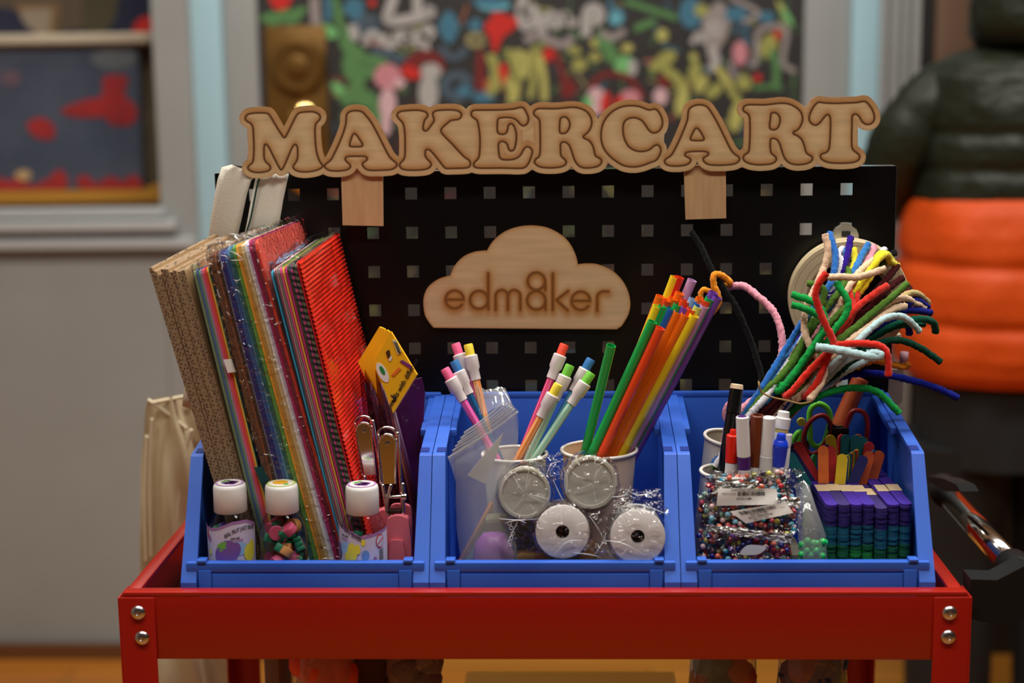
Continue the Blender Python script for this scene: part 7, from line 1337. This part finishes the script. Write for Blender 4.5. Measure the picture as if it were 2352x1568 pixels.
# ------------------------------------------------------------------ person in a green and orange puffer jacket, seen from behind
YPn = 1.55
pc0 = P(2335, 700, YPn); sx_ = mm(pc0)
def pxz(y): return P(2335, y, YPn)[2]
PCX = pc0[0]
who = empty('person', (PCX, YPn, 0.0), 'person seen from behind in a dark green and orange puffer jacket and black trousers', 'person')
OLV = M('jacket_olive', (27, 31, 18), .5, bump=(14, .5, .03), spec=.35); ORG = M('jacket_orange', (206, 74, 12), .55, bump=(12, .4, .02), spec=.3); PNT = M('black_trousers', (14, 13, 13), .8); SKIN = M('skin', (176, 128, 104), .6, sub=.05); HAIR = M('dark_hair', (34, 24, 20), .6)
def skin_body():
    zsh = pxz(170); J = [((0, 0, .86), .13), ((0, 0, 1.0), .125), ((0, 0, 1.14), .14), ((0, .0, zsh-.01), .11), ((0, 0, zsh+.07), .055), ((0, .01, zsh+.13), .07), ((0, .01, zsh+.22), .092), ((0, .01, zsh+.28), .06)]
    vs_ = [j[0] for j in J]; rs = [j[1] for j in J]; es = [(i, i+1) for i in range(len(J)-1)]
    for s in (-1, 1):
        k = len(vs_); hq = lambda q: q*sx_
        pts = [((s*hq(120), 0, pxz(205)), .050), ((s*hq(215), .0, pxz(262)), .042), ((s*hq(262), .01, pxz(335)), .038), ((s*hq(268), .04, pxz(385)), .034), ((s*hq(235), .13, pxz(460)), .028), ((s*hq(215), .20, pxz(480)), .03)]
        vs_ += [p[0] for p in pts]; rs += [p[1] for p in pts]; es += [(3, k)]+[(k+i, k+i+1) for i in range(len(pts)-1)]
        k = len(vs_); pts = [((s*.09, 0, .78), .095), ((s*.10, -.01, .46), .062), ((s*.10, .0, .10), .042), ((s*.11, .10, .045), .040), ((s*.115, .17, .035), .03)]
        vs_ += [p[0] for p in pts]; rs += [p[1] for p in pts]; es += [(0, k)]+[(k+i, k+i+1) for i in range(len(pts)-1)]
    me = bpy.data.meshes.new('body'); me.from_pydata(vs_, es, []); me.update(); o = bpy.data.objects.new('body', me); COL.objects.link(o); o.parent = who
    md = o.modifiers.new('skin', 'SKIN'); sd = o.modifiers.new('sub', 'SUBSURF'); sd.levels = sd.render_levels = 2
    for i, r_ in enumerate(rs): me.skin_vertices[0].data[i].radius = (r_, r_*.85)
    me.skin_vertices[0].data[0].use_root = True; me.materials.append(SKIN); 
    dg = bpy.context.evaluated_depsgraph_get(); ev = o.evaluated_get(dg); m2 = bpy.data.meshes.new_from_object(ev); m2.materials.clear(); m2.materials.append(SKIN); o.modifiers.clear(); o.data = m2; m2.polygons.foreach_set('use_smooth', [True]*len(m2.polygons)); return zsh
zsh = skin_body()
def rings(nm, prof, mt, n=56, seams=(), cx=0., cy=0., caps=True, amp=.006):
    """prof: (z, half width, half depth)"""
    zz = np.array([p[0] for p in prof])[::-1]; hw = np.array([p[1] for p in prof])[::-1]; hd = np.array([p[2] for p in prof])[::-1]
    Z = np.linspace(zz[0], zz[-1], 70); v = []; f = []; rs = np.random.RandomState(3)
    for i, z in enumerate(Z):
        a = np.interp(z, zz, hw); b = np.interp(z, zz, hd); q = 0
        for s_ in seams: q = max(q, math.exp(-((z-s_)/.012)**2))
        a -= amp*q; b -= amp*q
        for k in range(n):
            t = 2*PI*k/n; w_ = 1+.012*math.sin(t*7+z*23)+.01*math.sin(t*13-z*31)
            c_, s2 = math.cos(t), math.sin(t); v.append((PCX+cx+a*w_*math.copysign(abs(c_)**.85, c_), YPn+cy+b*w_*math.copysign(abs(s2)**.85, s2), z))
    for i in range(len(Z)-1):
        for k in range(n): f.append((i*n+k, i*n+(k+1) % n, (i+1)*n+(k+1) % n, (i+1)*n+k))
    f.append(tuple(range(n))[::-1]); f.append(tuple((len(Z)-1)*n+k for k in range(n)))
    return mesh(nm, v, f, mt, who, True, sharp=60)
h = lambda px: px*sx_
seamsO = [pxz(y) for y in (300, 380)]
rings('jacket_upper', [(pxz(102), h(100), .08), (pxz(118), h(150), .11), (pxz(140), h(195), .14), (pxz(175), h(222), .16), (pxz(240), h(230), .17), (pxz(330), h(232), .175), (pxz(445), h(244), .17), (pxz(475), h(236), .155)], OLV, seams=seamsO)
def org():
    o = rings('jacket_lower', [(pxz(436), h(214), .165), (pxz(448), h(240), .178), (pxz(475), h(252), .188), (pxz(520), h(262), .195), (pxz(588), h(268), .195), (pxz(650), h(276), .20), (pxz(718), h(276), .195), (pxz(790), h(272), .195), (pxz(830), h(262), .185), (pxz(855), h(240), .165)], ORG, seams=[pxz(590), pxz(722)], amp=.007)
    return o
org()
rings('trousers_hip', [(pxz(840), h(225), .15), (pxz(930), h(220), .15), (pxz(1040), h(222), .15)], PNT)
for s in (-1, 1):
    cx = s*.10
    rings('trouser_leg', [(pxz(1000), .105, .12), (.45, .085, .09), (.07, .07, .08)], PNT, cx=cx, n=32)
    lathe('shoe', A(PCX+s*.11, YPn-.06, .035), A(0, 1, 0), [(0, .02), (.02, .036), (.1, .038), (.2, .034), (.235, .015)], M('black_shoe', (20, 18, 18), .5), who, n=20)
    # sleeve
    pts = [(2225, 190, 0), (2160, 215, 0), (2112, 265, 0), (2075, 325, .01), (2062, 375, .03), (2080, 430, .09), (2110, 480, .15)]
    pr = [A(PCX+s*h(a-2335)*-1, YPn+y, pxz(b)) for a, b, y in pts]; v, f = tubevf(pr, [h(72), h(80), h(84), h(84), h(80), h(68), h(55)], n=28, step=.01)
    v = np.array(v); c = cr(np.array(pr), .01); 
    for i in range(len(c)): 
        k = 1-.05*math.exp(-(((i*.01) % .085-.0425)/.010)**2); v[i*28:(i+1)*28] = c[i]+(v[i*28:(i+1)*28]-c[i])*k
    mesh('sleeve', v, f, OLV, who, True)
# hood lying on the neck, hair above
v, f = lathevf(A(PCX+.01, YPn-.05, pxz(105)), A(0, .12, 1), [(-.012, .05), (.0, .105), (.03, .122), (.07, .120), (.11, .112), (.135, .10), (.14, .08)], 40, (True, True), 1.0, lambda q, t: 1+.03*math.sin(q*9+t*60)+.02*math.sin(q*5))
mesh('hood', v, f, OLV, who, True)
v, f = lathevf(A(PCX, YPn-.0, pxz(20)), A(0, 0, 1), [(0, .07), (.04, .095), (.12, .105), (.19, .09), (.23, .05), (.24, 0)], 32, (True, True)); mesh('hair', v, f, HAIR, who, True)
